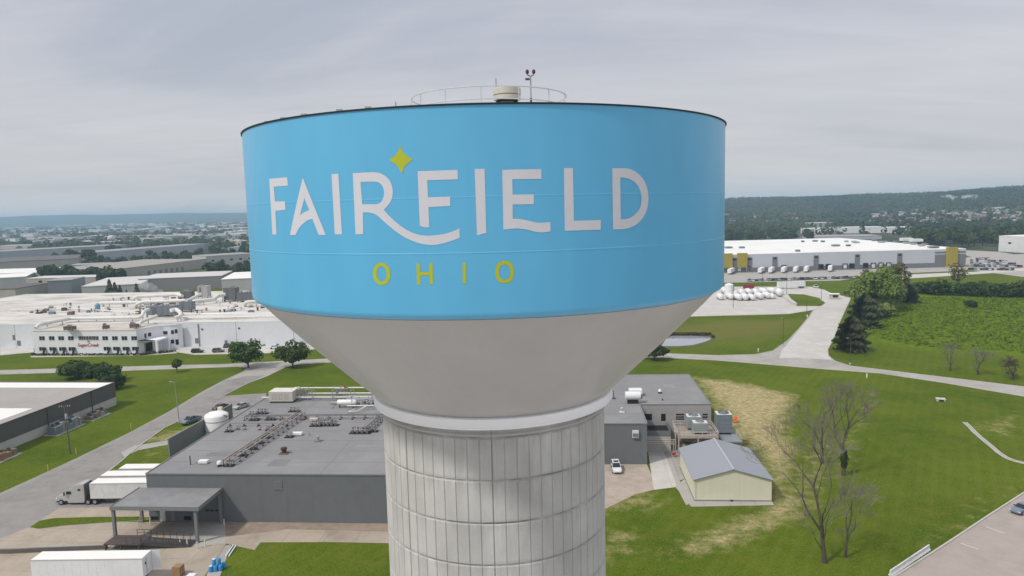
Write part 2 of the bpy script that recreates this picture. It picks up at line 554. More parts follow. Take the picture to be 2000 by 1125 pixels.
grass = n.mix(n.math('MULTIPLY', n.ramp(n5, .50, .66), .55, clamp=True), grass, (.165, .185, .055))
grass = n.mix(n.math('MULTIPLY', n.ramp(n5, .49, .34), .5, clamp=True), grass, (.026, .055, .004))
# mowing stripes, each pass a little lighter or darker
mp = n.mapping(o, (1, 1, 1), (0, 0, R(32.2)))
sx = n.add('ShaderNodeSeparateXYZ', {0: mp}).outputs[0]
wv = n.math('SINE', n.math('ADD', n.math('MULTIPLY', sx, 2.6), n.math('MULTIPLY', n.noise(o, .03, 2), 3.0)))
grass = n.mix(n.math('MULTIPLY', n.ramp(wv, -.2, 1.0), n.math('MULTIPLY', n.ramp(n1, .35, .7), .45, clamp=True), clamp=True), grass, (.125, .155, .030))
mdw = n.mix(n.ramp(n.noise(o, .5, 4, .7), .35, .65), (.070, .125, .006), (.15, .21, .012))
grass = n.mix(A('meadow'), grass, mdw)
grass = n.mix(n.math('MULTIPLY', A('dry'), .8), grass, (.16, .15, .045))
st = n.math('ADD', n.math('ADD', n.math('MULTIPLY', A('straw'), 1.5), n.math('MULTIPLY', n.math('SUBTRACT', n2, .5), 2.0)), n.math('MULTIPLY', n.math('SUBTRACT', n3, .5), 1.6))
stc = n.mix(n.ramp(n.noise(o, .9, 5, .7), .35, .65), (.25, .20, .09), (.50, .42, .235))
grass = n.mix(n.math('MULTIPLY', n.ramp(st, .50, 1.45), 1.0, clamp=True), grass, stc)
# the town: yards, car parks, gardens and rough grass, in patches
ge = n.add('ShaderNodeVectorMath', {0: o}, operation='LENGTH')
far = n.ramp(ge.outputs['Value'], 560, 900)
vo = n.add('ShaderNodeTexVoronoi', {'Vector': n.mapping(o, (.012, .006, 1)), 'Scale': 1.0})
land = n.mix(n.ramp(vo.outputs['Color'], .3, .8), (.045, .06, .03), (.17, .16, .155))
land = n.mix(n.ramp(n.noise(o, .02, 4, .6), .45, .6), land, (.05, .062, .03))
col = n.mix(far, grass, land)
n.l.new(col, b.inputs['Base Color'])
b.inputs['Roughness'].default_value = .95
b.inputs['Specular IOR Level'].default_value = .02
bp = n.add('ShaderNodeBump', {'Strength': .6, 'Distance': .15, 'Height': n3})
n.l.new(bp.outputs[0], b.inputs['Normal'])
me.materials.append(gm)
ground = bpy.data.objects.new('ground', me)
COL.objects.link(ground)
structure(ground)

# ------------------------------------------------------------------ roads, yards and kerbs (thin sheets, each above the one below)
def sheet(name, m, pts, z):
    mb = MB()
    P = [tuple(p) for p in pts]
    area = sum(P[i][0] * P[(i + 1) % len(P)][1] - P[(i + 1) % len(P)][0] * P[i][1] for i in range(len(P)))
    if area < 0:
        P.reverse()
    mb.flat(P, z)
    return structure(mb.build(name, m))

main_far = [(-900, 262), (-400, 252)] + G2((0, 723), (320, 713.8), (448, 710.6), (560, 704.5), (633, 700.8)) + [(-40, 260), (0, 259), (30, 256)] + G2((1290, 690.3), (1400, 694.3), (1475, 692.5), (1510, 685), (1540, 664), (1562, 640), (1580, 618), (1587, 607), (1600, 600))
main_far2 = G2((1640, 598), (1655, 580)) 
junc_right = G2((1662, 582), (1652, 604), (1640, 630), (1628, 662), (1617, 683), (1618, 695), (1630, 705), (1660, 715), (2000, 755.7)) + [(190, 160), (230, 130)]
main_near = [(224, 120), (182, 152)] + G2((2000, 774.5), (1850, 749), (1720, 729.5), (1600, 720.5), (1400, 704), (1290, 698.6)) + [(28, 248), (0, 251), (-40, 252)] + G2((640, 708.3), (585, 711.5))
street_r = G2((559, 717), (523, 734.6), (484, 749), (455, 764), (425, 779)) + [(-85.6, 193.5), (-89, 176), (-88, 160), (-86.6, 150), (-85.6, 140), (-84, 128), (-84.5, 122), (-84, 112), (-82, 100), (-80, 70)]
street_l = [(-108, 70), (-105, 115)] + G2((0, 965), (79, 929), (150, 896), (253, 846), (328, 806), (400, 763), (440, 742), (475, 726), (482, 719))
main_near2 = G2((464, 716.3), (224, 725), (0, 731.5)) + [(-400, 245), (-900, 254)]
sheet('road', ROADC, main_far + main_far2 + junc_right + main_near + street_r + street_l + main_near2, .02)
# asphalt of the side street over its concrete base
sheet('street', ASPH, G2((478, 735), (520, 733), (484, 748), (455, 763), (425, 778)) + [(-86.1, 193), (-89.4, 176), (-88.4, 160), (-87.0, 150), (-86.2, 140), (-84.6, 128), (-85, 122), (-84.6, 112), (-82.6, 100), (-80.6, 70), (-107.4, 70), (-104.4, 115)] + G2((3, 966), (81, 930), (152, 897), (255, 847), (330, 807), (402, 764), (442, 743)), .026)
# parking apron at the building's corner and the drive past it
sheet('car_park', ASPH, G2((430, 774), (520, 768), (520, 790), (470, 812), (415, 822), (350, 822), (335, 812), (400, 790)), .032)
sheet('drive', CONC, G2((236, 884), (262, 871), (331, 860), (336, 867), (268, 880), (243, 893)), .034)
sheet('dock_apron', TANYARD, [(-85.8, 146), (-64.2, 145), (-64.2, 121.5), (-84.6, 121.5)], .030)
sheet('dock_apron', ASPH, [(-85.8, 140), (-70, 140), (-70, 126.5), (-84.9, 126.5)], .036)
sheet('yard', TANYARD, [(-84.4, 120.4), (-50.6, 119.0), (-42, 118.2), (-42, 108)] + G2((442, 1062), (400, 1125), (395, 1180)) + [(-60, 78), (-95, 78), (-90, 108)], .032)
sheet('yard', CONC, G2((345, 1030), (440, 1022), (440, 1060), (385, 1070), (330, 1050)), .040)
sheet('path', TANYARD, G2((428, 1026), (800, 1034), (800, 1062), (640, 1059), (455, 1060)), .028)
sheet('dirt_strip', DIRT, G2((440, 1012), (800, 1020), (800, 1040), (560, 1034), (500, 1042), (430, 1050), (418, 1052)), .036)
# right of the tower
sheet('gravel_yard', GRAVEL, G2((1150, 903), (1262, 904), (1285, 955), (1240, 966), (1150, 1010)), .024)
sheet('pavement', CONC_PALE, G2((1264, 872), (1293, 872), (1325, 951), (1277, 957)), .030)
sheet('path', CONC, G2((1293, 868), (1300, 868), (1345, 985), (1340, 987), (1326, 960), (1320, 945)), .034)
sheet('yard', ROADC, G2((1293, 868), (1370, 868), (1370, 900), (1338, 935), (1325, 940)), .026)
sheet('path', CONC, G2((1318, 950), (1345, 930), (1362, 974), (1506, 976), (1512, 987), (1350, 990)), .038)
# the car park in the corner
lot_edge = G2((1735, 1135), (1824, 1078), (1870, 1048), (1930, 1008), (2000, 963)) + [(110, 136)]
sheet('lot_and_bounce_paving', LOT, lot_edge + [(150, 120), (150, 60), (30, 60)], .024)
sheet('lot_and_bounce_paving', mat('bounce_concrete', (.55, .53, .515), .9, .1, .3, dirt=(.33, .31, .29), dirt_amt=.4, dirt_scale=.1, joint=6.0), [(-78, -110), (150, -110), (150, 60), (30, 60), (28, 84), (-70, 84)], .022)  # unseen pale paving under tower and camera, added to bounce neutral light onto the bowl
mb = MB()
for a_, b_ in (((1876, 1061), (1911, 1073)), ((1926, 1029), (1962, 1042)), ((1980, 995), (2030, 1010))):
    p, q = at(*a_), at(*b_)
    mb.bar((p.x, p.y, .026), (q.x, q.y, .026), .14, .012)
structure(mb.build('road_markings', PAINT))
sheet('road', CONC_PALE, G2((1522, 700), (1526, 686), (1541, 668), (1564, 640), (1582, 618), (1590, 606), (1604, 599), (1655, 580), (1661, 583), (1651, 604), (1639, 630), (1627, 662), (1616, 683), (1617, 694), (1625, 703), (1560, 699)), .038)
# far side: yard with the tanks, its island and the loop road
sheet('yard', CONC_PALE, G2((1300, 560), (1585, 560), (1610, 566), (1622, 572), (1650, 579), (1662, 583), (1648, 600), (1590, 605), (1540, 613), (1345, 618), (1250, 620)), .028)
sheet('lawn', gm, G2((1538, 574), (1570, 575), (1600, 582), (1612, 592), (1603, 598), (1556, 598)), .034)
sheet('car_park', CONC, G2((1380, 527), (1840, 517), (1900, 500), (2050, 494), (2050, 548), (1900, 528), (1760, 534), (1690, 540), (1640, 548), (1380, 553)), .03)
sheet('road', CONC_PALE, G2((1750, 537), (1900, 531), (2000, 524), (2000, 529), (1900, 536), (1760, 545)), .036)
sheet('road', CONC, G2((1870, 488), (1950, 492), (2000, 500), (2000, 506), (1890, 500)), .036)
# plant forecourt, left
sheet('car_park', CONC_PALE, G2((260, 684), (345, 688), (380, 693), (520, 690), (640, 680), (640, 660), (260, 668)), .024)
sheet('pavement', CONC_PALE, G2((0, 694), (66, 688), (66, 676), (0, 680)), .024)
sheet('pavement', KERB, G2((60, 694), (275, 691), (345, 686), (345, 690), (275, 695), (60, 698)), .030)
# straw-coloured strip of ground and pond
pond_pts = G2((1292, 676), (1300, 663), (1312, 656), (1345, 655), (1372, 657), (1391, 659), (1386, 664), (1372, 669), (1352, 674), (1325, 676))
sheet('pond_bank', mat('pond_bank_sedge', (.095, .095, .035), .95, .25, .4), G2((1286, 680), (1296, 660), (1312, 652), (1350, 650.5), (1388, 653), (1401, 657), (1396, 664), (1380, 671), (1356, 677), (1325, 680)), .02)
sheet('water', WATER, pond_pts, .03)
# lawn islands inside the paving, a kerb's height up
def island(pts, h=.12):
    mb = MB()
    P = [tuple(p) for p in pts]
    area = sum(P[i][0] * P[(i + 1) % len(P)][1] - P[(i + 1) % len(P)][0] * P[i][1] for i in range(len(P)))
    if area < 0:
        P.reverse()
    mb.prism(P, 0, h, 1, 0)
    return structure(mb.build('lawn', [gm, KERB]))
island(G2((58, 1031), (78, 1018), (105, 1013), (180, 1011), (272, 1010), (276, 1017), (200, 1022), (120, 1028), (75, 1034)))
# kerbs
mb = MB()
def kerb(P, h=.13, wd=.18):
    for i in range(len(P) - 1):
        mb.bar((P[i][0], P[i][1], h / 2), (P[i + 1][0], P[i + 1][1], h / 2), wd, h)
kerb(street_l)
kerb(street_r[:5])
kerb(street_r[6:9])
kerb(main_far[8:11] + main_far[11:])
kerb(junc_right)
kerb(main_near[2:8])
kerb(G2((1736, 1134), (1824, 1078), (1870, 1048), (1930, 1008), (2000, 963)) + [(110, 136)], .16, .28)
kerb(G2((1345, 618.5), (1540, 613.5), (1590, 605.5)))
structure(mb.build('kerb', KERB))

# ------------------------------------------------------------------ the water tower
import bmesh
TX, TY = -1.154, 38.0
TR, SR_ = 12.037, 5.99
def on_tank(px, py):
    """angle and height of a point painted on the tank's cylinder"""
    d = ray(px, py)
    ox, oy = -TX, -TY
    a = d.x * d.x + d.y * d.y
    bb = 2 * (ox * d.x + oy * d.y)
    c = ox * ox + oy * oy - TR * TR
    t = (-bb - math.sqrt(bb * bb - 4 * a * c)) / (2 * a)
    x, y = ox + t * d.x, oy + t * d.y
    return math.atan2(x, -y) * TR, CAM_H + t * d.z           # arc length from the front, height

BLUE, n, b = new_mat('sky_blue_tank_paint')
tc = n.add('ShaderNodeTexCoord')
o = tc.outputs['Object']
f1 = n.noise(n.mapping(o, (1, 1, .25)), .5, 5, .6)
f2 = n.noise(n.mapping(o, (1, 1, .08)), 2.2, 5, .65)
c = n.mix(n.ramp(f1, .3, .7), (.102, .425, .70), (.118, .465, .75))
c = n.mix(n.math('MULTIPLY', n.ramp(f2, .55, .8), .12, clamp=True), c, (.078, .34, .60))
n.l.new(c, b.inputs['Base Color'])
b.inputs['Roughness'].default_value = .42
b.inputs['Specular IOR Level'].default_value = .5
b.inputs['Coat Weight'].default_value = .35
b.inputs['Coat Roughness'].default_value = .3
BOWL = mat('grey_bowl_paint', (.49, .47, .46), .5, .05, .35, dirt=(.40, .39, .38), dirt_amt=.45, dirt_scale=.25, stretch=(1, 1, .5), spec=.5, coat=.2)
COLLAR = mat('white_collar', (.97, .96, .985), .5, .03, .5)
RIM = mat('dark_rim', (.02, .035, .05), .7, .05)
LWHITE = mat('white_lettering', (.64, .635, .69), .5, .03, .6, coat=.2)
LIME = mat('lime_lettering', (.46, .50, .02), .5, .04, .6, coat=.2)
STEMC, n, b = new_mat('stem_concrete')
tc = n.add('ShaderNodeTexCoord')
o = tc.outputs['Object']
f1 = n.noise(n.mapping(o, (1, 1, .6)), .45, 6, .62, .3)
f2 = n.noise(n.mapping(o, (1, 1, .10)), 2.4, 6, .7)
f3 = n.noise(o, 9, 4, .7)
f4 = n.noise(n.mapping(o, (.8, .8, .05)), .9, 4, .6)
sp_ = n.add('ShaderNodeSeparateXYZ', {0: o})
pa = n.math('DIVIDE', n.math('ARCTAN2', sp_.outputs[0], n.math('MULTIPLY', sp_.outputs[1], -1.0)), 2 * math.pi / 64)
pz = n.math('DIVIDE', n.math('SUBTRACT', sp_.outputs[2], 42.5), 2.08)
cell = n.add('ShaderNodeCombineXYZ', {0: n.math('FLOOR', pa), 1: n.math('FLOOR', pz), 2: 0.0})
wn = n.add('ShaderNodeTexWhiteNoise', {0: cell.outputs[0]}, noise_dimensions='3D')
c = n.mix(n.ramp(f1, .3, .7), (.42, .41, .395), (.60, .59, .57))
c = n.mix(n.math('MULTIPLY', wn.outputs[0], .24), c, (.39, .38, .365))
jz = n.math('FRACT', pz)
j8 = n.math('FRACT', n.math('ADD', n.math('DIVIDE', pa, 8.0), 10.0))
j8 = n.math('MAXIMUM', n.math('LESS_THAN', j8, .010), n.math('GREATER_THAN', j8, .998))
c = n.mix(n.math('MULTIPLY', j8, n.ramp(f2, .25, .65), clamp=True), c, (.24, .235, .225))
jh = n.math('MAXIMUM', n.math('LESS_THAN', jz, .02), n.math('GREATER_THAN', jz, .972))
c = n.mix(n.math('MULTIPLY', jh, n.ramp(n.noise(o, .8, 4, .6), .35, .62), clamp=True), c, (.20, .195, .19))
drip = n.math('MULTIPLY', n.ramp(jz, .55, 1.0), n.ramp(f2, .42, .62))
c = n.mix(n.math('MULTIPLY', drip, .42, clamp=True), c, (.27, .26, .245))
foot = n.math('MULTIPLY', n.ramp(jz, .10, .0), n.ramp(f1, .35, .6))
c = n.mix(n.math('MULTIPLY', foot, .5, clamp=True), c, (.25, .24, .225))
c = n.mix(n.math('MULTIPLY', n.ramp(f2, .45, .75), .38, clamp=True), c, (.38, .365, .36))
c = n.mix(n.math('MULTIPLY', n.ramp(f4, .52, .72), .30, clamp=True), c, (.36, .345, .34))
c = n.mix(n.math('MULTIPLY', n.ramp(f3, .55, .8), .25, clamp=True), c, (.72, .70, .70))
n.l.new(c, b.inputs['Base Color'])
b.inputs['Roughness'].default_value = .9
bp = n.add('ShaderNodeBump', {'Strength': .35, 'Distance': .02, 'Height': f3})
n.l.new(bp.outputs[0], b.inputs['Normal'])

tower = thing('water_tower', 'huge water tower with sky blue tank lettered FAIRFIELD OHIO on a ribbed concrete stem', 'water tower', (TX, TY, 0))
Z_RIM, Z_SEAM = 56.81, 48.99
# stem with its formwork panels: 64 round, 2.08 m lifts
mb = MB()
NP, LIFT, Z_TOP = 64, 2.08, 42.5
ang = []
for k in range(NP):
    a0 = 2 * math.pi * (k + .03) / NP
    wpan = 2 * math.pi / NP
    g = .085 if k % 8 == 0 else .045
    ang += [(a0, 0), (a0 + wpan * g, 0), (a0 + wpan * (g + .045), 1), (a0 + wpan * .955, 1)]
zl = []
z = Z_TOP
while z > .5:
    zl += [(z, 0), (z - .07, 0), (z - .12, 1), (z - LIFT + .03, 1)]
    z -= LIFT
zl.append((0.0, 0))
na = len(ang)
for zz_, rz_ in zl:
    for a, ra in ang:
        r = SR_ - .04 + .04 * (ra * rz_)
        mb.v.append((r * math.sin(a), -r * math.cos(a), zz_))
for j in range(len(zl) - 1):
    for k in range(na):
        k2 = (k + 1) % na
        mb.f.append((j * na + k, (j + 1) * na + k, (j + 1) * na + k2, j * na + k2))
        mb.m.append(0)
mb.build('stem', STEMC, tower)
mb = MB()
mb.lathe([(SR_ - .05, 42.46), (SR_ + .03, 42.5), (SR_ + .03, 42.62), (SR_ - .12, 42.66), (SR_ - .12, 43.0)], 96)
mb.build('stem_cap', STEMC, tower, smooth=30)
# collar
mb = MB()
mb.lathe([(SR_ - .14, 42.96), (6.36, 42.955), (6.42, 42.99), (6.43, 43.06), (6.41, 43.08), (6.41, 43.43), (6.43, 43.47), (6.36, 43.50), (6.2, 43.52)], 128)
mb.build('collar', COLLAR, tower, smooth=35)
# bowl
mb = MB()
mb.lathe([(6.26, 43.50), (6.6, 43.82), (7.4, 44.56), (8.4, 45.52), (9.4, 46.50), (10.4, 47.50), (11.2, 48.33), (11.74, 48.93)], 128)
mb.build('bowl', BOWL, tower, smooth=40)
# tank shell with its rounded knuckle and two weld beads
zb1, zb2 = on_tank(960, 493.5)[1], on_tank(990, 383)[1]
mb = MB()
prof = [(11.745, 48.915)] + [(TR - .20 + .20 * math.sin(R(a_)), 49.24 - .26 * math.cos(R(a_))) for a_ in range(12, 91, 6)]
for zb_, bd in ((zb1, .008), (zb2, .005)):
    prof += [(TR, zb_ - .035), (TR + bd, zb_ - .012), (TR + bd, zb_ + .012), (TR, zb_ + .035)]
prof += [(TR, Z_RIM - .07)]
mb.lathe(prof, 192)
mb.build('tank', BLUE, tower, smooth=12)
mb = MB()
mb.lathe([(TR - .01, Z_RIM - .07), (TR + .05, Z_RIM - .06), (TR + .06, Z_RIM - .01), (TR - .05, Z_RIM + .01)], 192)
mb.build('roof_rim', RIM, tower, smooth=60)
mb = MB()
mb.lathe([(TR - .05, Z_RIM), (9, Z_RIM + .42), (6, Z_RIM + .78), (3, Z_RIM + .98), (.01, Z_RIM + 1.05)], 96)
mb.build('roof', mat('tank_roof', (.55, .55, .54), .6), tower, smooth=60)

mb = MB()
mb.lathe([(11.70, 48.90), (11.80, 48.935), (11.83, 48.97), (11.80, 49.0)], 128)
mb.build('seam_gasket', mat('seam_grey', (.17, .21, .24), .7), tower, smooth=60)
# painted words: outlines on the unrolled tank, wrapped round the cylinder
def wrapped(name, outlines, m, label=None, lift=.008):
    bm = bmesh.new()
    for loops in outlines:
        L = [[Vector((*on_tank(*p), 0)) for p in lp] for lp in loops]
        flat = [v for lp in L for v in lp]
        vs = [bm.verts.new(v) for v in flat]
        for t in tessellate_polygon(L):
            try:
                bm.faces.new([vs[i] for i in t])
            except ValueError:
                pass
    u0, u1 = min(v.co.x for v in bm.verts), max(v.co.x for v in bm.verts)
    u = u0 + .22
    while u < u1:
        bmesh.ops.bisect_plane(bm, geom=bm.verts[:] + bm.edges[:] + bm.faces[:], plane_co=(u, 0, 0), plane_no=(1, 0, 0))
        u += .22
    mb = MB()
    r = TR + lift
    for f in bm.faces:
        q = [v.co for v in f.verts]
        if f.normal.z < 0:
            q.reverse()
        mb.poly([(r * math.sin(p.x / TR), -r * math.cos(p.x / TR), p.y) for p in q])
    bm.free()
    o = mb.build(name, m, tower)
    if label:
        o['label'] = label
    return o

def L(ox, oy, s, *pts):
    return [(ox + x / s, oy + y / s) for x, y in pts]

def smooth_loop(pts, closed=True, k=4):
    out = []
    m_ = len(pts)
    for i in range(m_):
        p0, p1, p2, p3 = (pts[(i + j - 1) % m_] for j in range(4))
        for q in range(k):
            t = q / k
            out.append(tuple(.5 * (2 * p1[c_] + (p2[c_] - p0[c_]) * t + (2 * p0[c_] - 5 * p1[c_] + 4 * p2[c_] - p3[c_]) * t * t + (3 * p1[c_] - p0[c_] - 3 * p2[c_] + p3[c_]) * t ** 3) for c_ in (0, 1)))
    return out

def corner(pts, sharp, k=4):
    """Catmull-Rom through pts, straight at the segments whose ends are both listed in sharp"""
    out = []
    m_ = len(pts)
    for i in range(m_):
        p1, p2 = pts[i], pts[(i + 1) % m_]
        if i in sharp and (i + 1) % m_ in sharp:
            out.append(p1)
            continue
        p0 = pts[i - 1] if i not in sharp else (2 * p1[0] - p2[0], 2 * p1[1] - p2[1])
        p3 = pts[(i + 2) % m_] if (i + 1) % m_ not in sharp else (2 * p2[0] - p1[0], 2 * p2[1] - p1[1])
        for q in range(k):
            t = q / k
            out.append(tuple(.5 * (2 * p1[c_] + (p2[c_] - p0[c_]) * t + (2 * p0[c_] - 5 * p1[c_] + 4 * p2[c_] - p3[c_]) * t * t + (3 * p1[c_] - p0[c_] - 3 * p2[c_] + p3[c_]) * t ** 3) for c_ in (0, 1)))
    return out

za, zb, zc_, zd = (510, 270, 5.355), (680, 270, 5.113), (880, 310, 6.618), (1080, 310, 6.619)
words = []
words.append([L(*za, (87, 425), (275, 408), (283, 495), (135, 508), (147, 662), (250, 660), (257, 748), (152, 760), (163, 1008), (120, 1008))])
words.append([corner(L(*za, (437, 410), (678, 1010), (605, 1012), (538, 842), (490, 858), (440, 895), (400, 940), (362, 1012), (302, 1012)), {0, 1, 2, 3, 7, 8}),
              corner(L(*za, (455, 628), (505, 752), (455, 772), (410, 805), (420, 760)), {0, 1, 3, 4})])
words.append([L(*za, (738, 374), (810, 372), (848, 1006), (772, 1006))])
words.append([corner(L(*zb, (47, 348), (200, 341), (260, 340), (320, 350), (380, 385), (425, 440), (446, 520), (440, 590), (415, 650), (358, 715), (400, 765), (480, 840), (560, 900), (640, 942), (720, 966), (800, 973), (900, 965), (1000, 945), (1080, 915), (1112, 898), (1114, 995), (1040, 1022), (950, 1050), (850, 1066), (780, 1062), (700, 1045), (620, 1015), (550, 980), (470, 925), (400, 868), (330, 805), (290, 770), (240, 748), (180, 740), (148, 742), (152, 958), (75, 960)), {0, 1, 9, 19, 20, 34, 35, 36}),
              corner(L(*zb, (125, 437), (230, 433), (270, 434), (310, 445), (345, 480), (360, 540), (350, 600), (325, 640), (290, 656), (240, 660), (142, 660)), {0, 1, 9, 10})])
words.append([L(*zb, (695, 330), (1092, 316), (1097, 410), (790, 420), (798, 590), (1018, 583), (1020, 676), (803, 688), (810, 890), (770, 890), (735, 882), (716, 872))])
words.append([L(*zc_, (312, 132), (440, 130), (462, 960), (400, 975), (342, 992))])
words.append([corner(L(*zc_, (668, 145), (850, 138), (1172, 135), (1175, 260), (797, 266), (803, 465), (1075, 460), (1078, 588), (803, 592), (803, 778), (860, 776), (930, 785), (1010, 802), (1100, 824), (1180, 828), (1290, 817), (1293, 938), (1200, 952), (1120, 948), (1040, 930), (960, 912), (880, 902), (820, 902), (683, 918)), {0, 1, 2, 3, 4, 5, 6, 7, 8, 9, 15, 16, 23})])
words.append([L(*zd, (140, 120), (257, 120), (270, 802), (440, 798), (617, 792), (615, 918), (400, 924), (152, 932))])
words.append([corner(L(*zd, (765, 122), (930, 122), (1010, 140), (1090, 185), (1160, 255), (1210, 360), (1231, 470), (1228, 580), (1205, 680), (1160, 765), (1100, 830), (1030, 875), (950, 903), (900, 911), (775, 914)), {0, 1, 13, 14}),
              corner(L(*zd, (868, 245), (910, 242), (980, 258), (1050, 300), (1100, 360), (1130, 430), (1142, 510), (1135, 590), (1110, 660), (1060, 720), (1000, 760), (940, 782), (875, 785)), {0, 1, 11, 12})])
wrapped('lettering', words, LWHITE, 'white painted word FAIRFIELD with a sweeping R leg')
def oval(cx, cy, rx, ry, tilt, e, k=36):
    pts = []
    for i in range(k):
        a = 2 * math.pi * i / k
        ca, sa = math.cos(a), math.sin(a)
        x, y = rx * math.copysign(abs(ca) ** e, ca), ry * math.copysign(abs(sa) ** e, sa)
        pts.append((cx + x + tilt * y, cy + y))
    return pts
ze, zf = (710, 490, 12.5), (870, 490, 12.5)
ohio = [
    [L(*ze, *oval(445, 562, 214, 272, .03, .96)), L(*ze, *oval(445, 562, 120, 186, .03, .96))],
    [L(*ze, (1295, 310), (1380, 305), (1385, 515), (1605, 515), (1605, 305), (1690, 300), (1700, 815), (1620, 820), (1615, 595), (1390, 600), (1392, 825), (1305, 825))],
    [L(*zf, (418, 290), (502, 288), (507, 800), (423, 805))],
    [L(*zf, *oval(1445, 515, 230, 275, .0, .86)), L(*zf, *oval(1445, 517, 140, 186, .0, .86))]]
wrapped('lettering', ohio, LIME, 'lime green painted word OHIO below the larger word')
zs = (680, 270, 5.113)
wrapped('star_emblem', [[corner(L(*zs, (520, 68), (543, 130), (583, 172), (648, 213), (595, 250), (560, 290), (535, 362), (510, 300), (470, 256), (406, 216), (465, 177), (500, 130)), {0, 3, 6, 9})]], LIME, 'four pointed lime green star above the lettering')

# roof fittings
mb = MB()
RR = 4.02
NPST = 14
for hgt in (58.74, 58.16):
    mb.tube([(.2 + RR * math.cos(2 * math.pi * k / 64), RR * math.sin(2 * math.pi * k / 64), hgt) for k in range(65)], .028, 6, cap=False)
for k in range(NPST):
    a = 2 * math.pi * (k + .35) / NPST
    mb.bar((.2 + RR * math.cos(a), RR * math.sin(a), 57.6), (.2 + RR * math.cos(a), RR * math.sin(a), 58.74), .05, .05)
mb.build('guard_rail', mat('pale_rail', (.52, .53, .55), .5), tower)
vent = MB()
vx, vy = 1.14, 0
for z0, z1, r in ((58.66, 58.88, .70), (58.93, 59.24, .72)):
    vent.lathe([(.2, z0), (r, z0), (r, z1), (r - .03, z1 + .03), (.01, z1 + .03)], 28, 0, (vx, vy, 0))
vent.lathe([(.62, 58.88), (.62, 58.94)], 28, 1, (vx, vy, 0))
vent.lathe([(.56, 58.54), (.56, 58.66)], 28, 1, (vx, vy, 0))
vent.lathe([(.36, 57.7), (.36, 58.56)], 20, 2, (vx, vy, 0))
vent.build('roof_vent', [BEIGE, BLACK, UNITD], tower, smooth=40)
mast = MB()
mx_ = 2.39
mast.tube([(mx_, 0, 57.7), (mx_, 0, 59.88)], .035, 8)
mast.tube([(mx_, 0, 58.55), (mx_, 0, 58.75)], .06, 8, 1)
mo = mast.build('antenna_mast', [STEEL, DSTEEL], tower)
bk = MB()
bk.tube([(mx_ - .17, 0, 59.99), (mx_ - .13, 0, 59.90), (mx_, 0, 59.85), (mx_ + .13, 0, 59.90), (mx_ + .17, 0, 59.99)], .03, 6, 0)
bk.build('beacon_bracket', DSTEEL, mo)
for sx_ in (-.17, .17):
    q = MB()
    q.lathe([(.02, 59.97), (.085, 60.0), (.09, 60.13), (.05, 60.19), (.01, 60.2)], 12, 0, (mx_ + sx_, 0, 0))
    q.build('beacon', mat('beacon_dark', (.06, .025, .035), .4), mo, smooth=50)
q = MB()
q.box(mx_ - .28, mx_ - .05, -.06, .06, 59.66, 59.76)
q.build('sensor_box', DSTEEL, mo)
q = MB()
q.tube([(.58, 0, 57.8), (.58, 0, 59.8)], [.05, .03], 6)
q.build('whip_antenna', STEEL, tower)
# little brackets round the rim
for a in (-1.05, -.98, -.86, -.74, -.62, -.46, -.35):
    q = MB()
    x, y = (TR - .3) * math.sin(a), -(TR - .3) * math.cos(a)
    q.box(x - .12, x + .12, y - .05, y + .05, Z_RIM - .01, Z_RIM + .10)
    q.build('rim_bracket', STEEL, tower)
q = MB()
q.tube([((TR - 4.6) * math.sin(-.52), -(TR - 4.6) * math.cos(-.52), 57.2), ((TR - 4.6) * math.sin(-.52), -(TR - 4.6) * math.cos(-.52), 57.75)], .03, 6)
q.build('vent_pipe', STEEL, tower)

# ------------------------------------------------------------------ the grey factory below the tower
BX, BY, BR = -64.7, 119.9, R(-4.5)
E1 = Vector((math.cos(BR), math.sin(BR)))
E2 = Vector((-math.sin(BR), math.cos(BR)))
def loc(p):
    d = Vector((p[0] - BX, p[1] - BY))
    return d.dot(E1), d.dot(E2)
def wall_hit(px, py, v):
    """(u, z) where the view meets the factory's wall plane at depth v"""
    d = ray(px, py)
    t = (v + Vector((BX, BY)).dot(E2)) / (d.x * E2.x + d.y * E2.y)
    q = Vector((0, 0, CAM_H)) + d * t
    return loc(q)[0], q.z
RH = 8.7
fac = thing('factory_building', 'long grey factory with a flat grey roof full of pipework around the tower stem', 'building', (BX, BY, 0), BR)
plan = [(0, 0), (60, 0), (60, 28.8), (89.7, 28.8), (89.7, 43), (105.4, 43), (105.4, 72), (60, 72), (60, 52), (0, 52)]
mb = MB()
mb.prism(plan, 0, RH - .12)
mb.build('wall', GWALL, fac)
mb = MB()
mb.flat(plan, RH - .06)
# lap seams of the roofing felt
mb.build('roof', GROOF, fac)
mb = MB()
for i in range(len(plan)):
    a, b = Vector(plan[i]), Vector(plan[(i + 1) % len(plan)])
    mb.bar((a.x, a.y, RH - .05), (b.x, b.y, RH - .05), .22, .22)
mb.build('roof_edge', GTRIM, fac)
mb = MB()
for v in range(6, 52, 6):
    mb.box(.3, 59.6, v - .04, v + .04, RH - .06, RH - .045)
for u in (14, 31, 46):
    mb.box(u - .04, u + .04, .4, 51.6, RH - .062, RH - .048)
for v in (36, 44, 52, 60):
    mb.box(60.4, 89.3, v - .04, v + .04, RH - .06, RH - .045)
mb.build('roof_seam', mat('roof_seam', (.165, .162, .165), .85), fac)
for u_, v_, w_, d_ in ((6, 9, 5, 2.2), (20, 4, 3.2, 3.4), (33, 14, 6, 1.6), (41, 30, 3, 5), (12, 33, 4, 2), (48, 8, 2.4, 6), (70, 40, 5, 2), (97, 58, 3, 4)):
    q = MB()
    q.box(u_, u_ + w_, v_, v_ + d_, RH - .058, RH - .04)
    q.build('roof_patch', mat('felt_patch', (.25, .245, .245) if u_ % 2 else (.195, .192, .193), .85, .12, .3), fac)
u, z = wall_hit(543.5, 948, 0)
mb = MB()
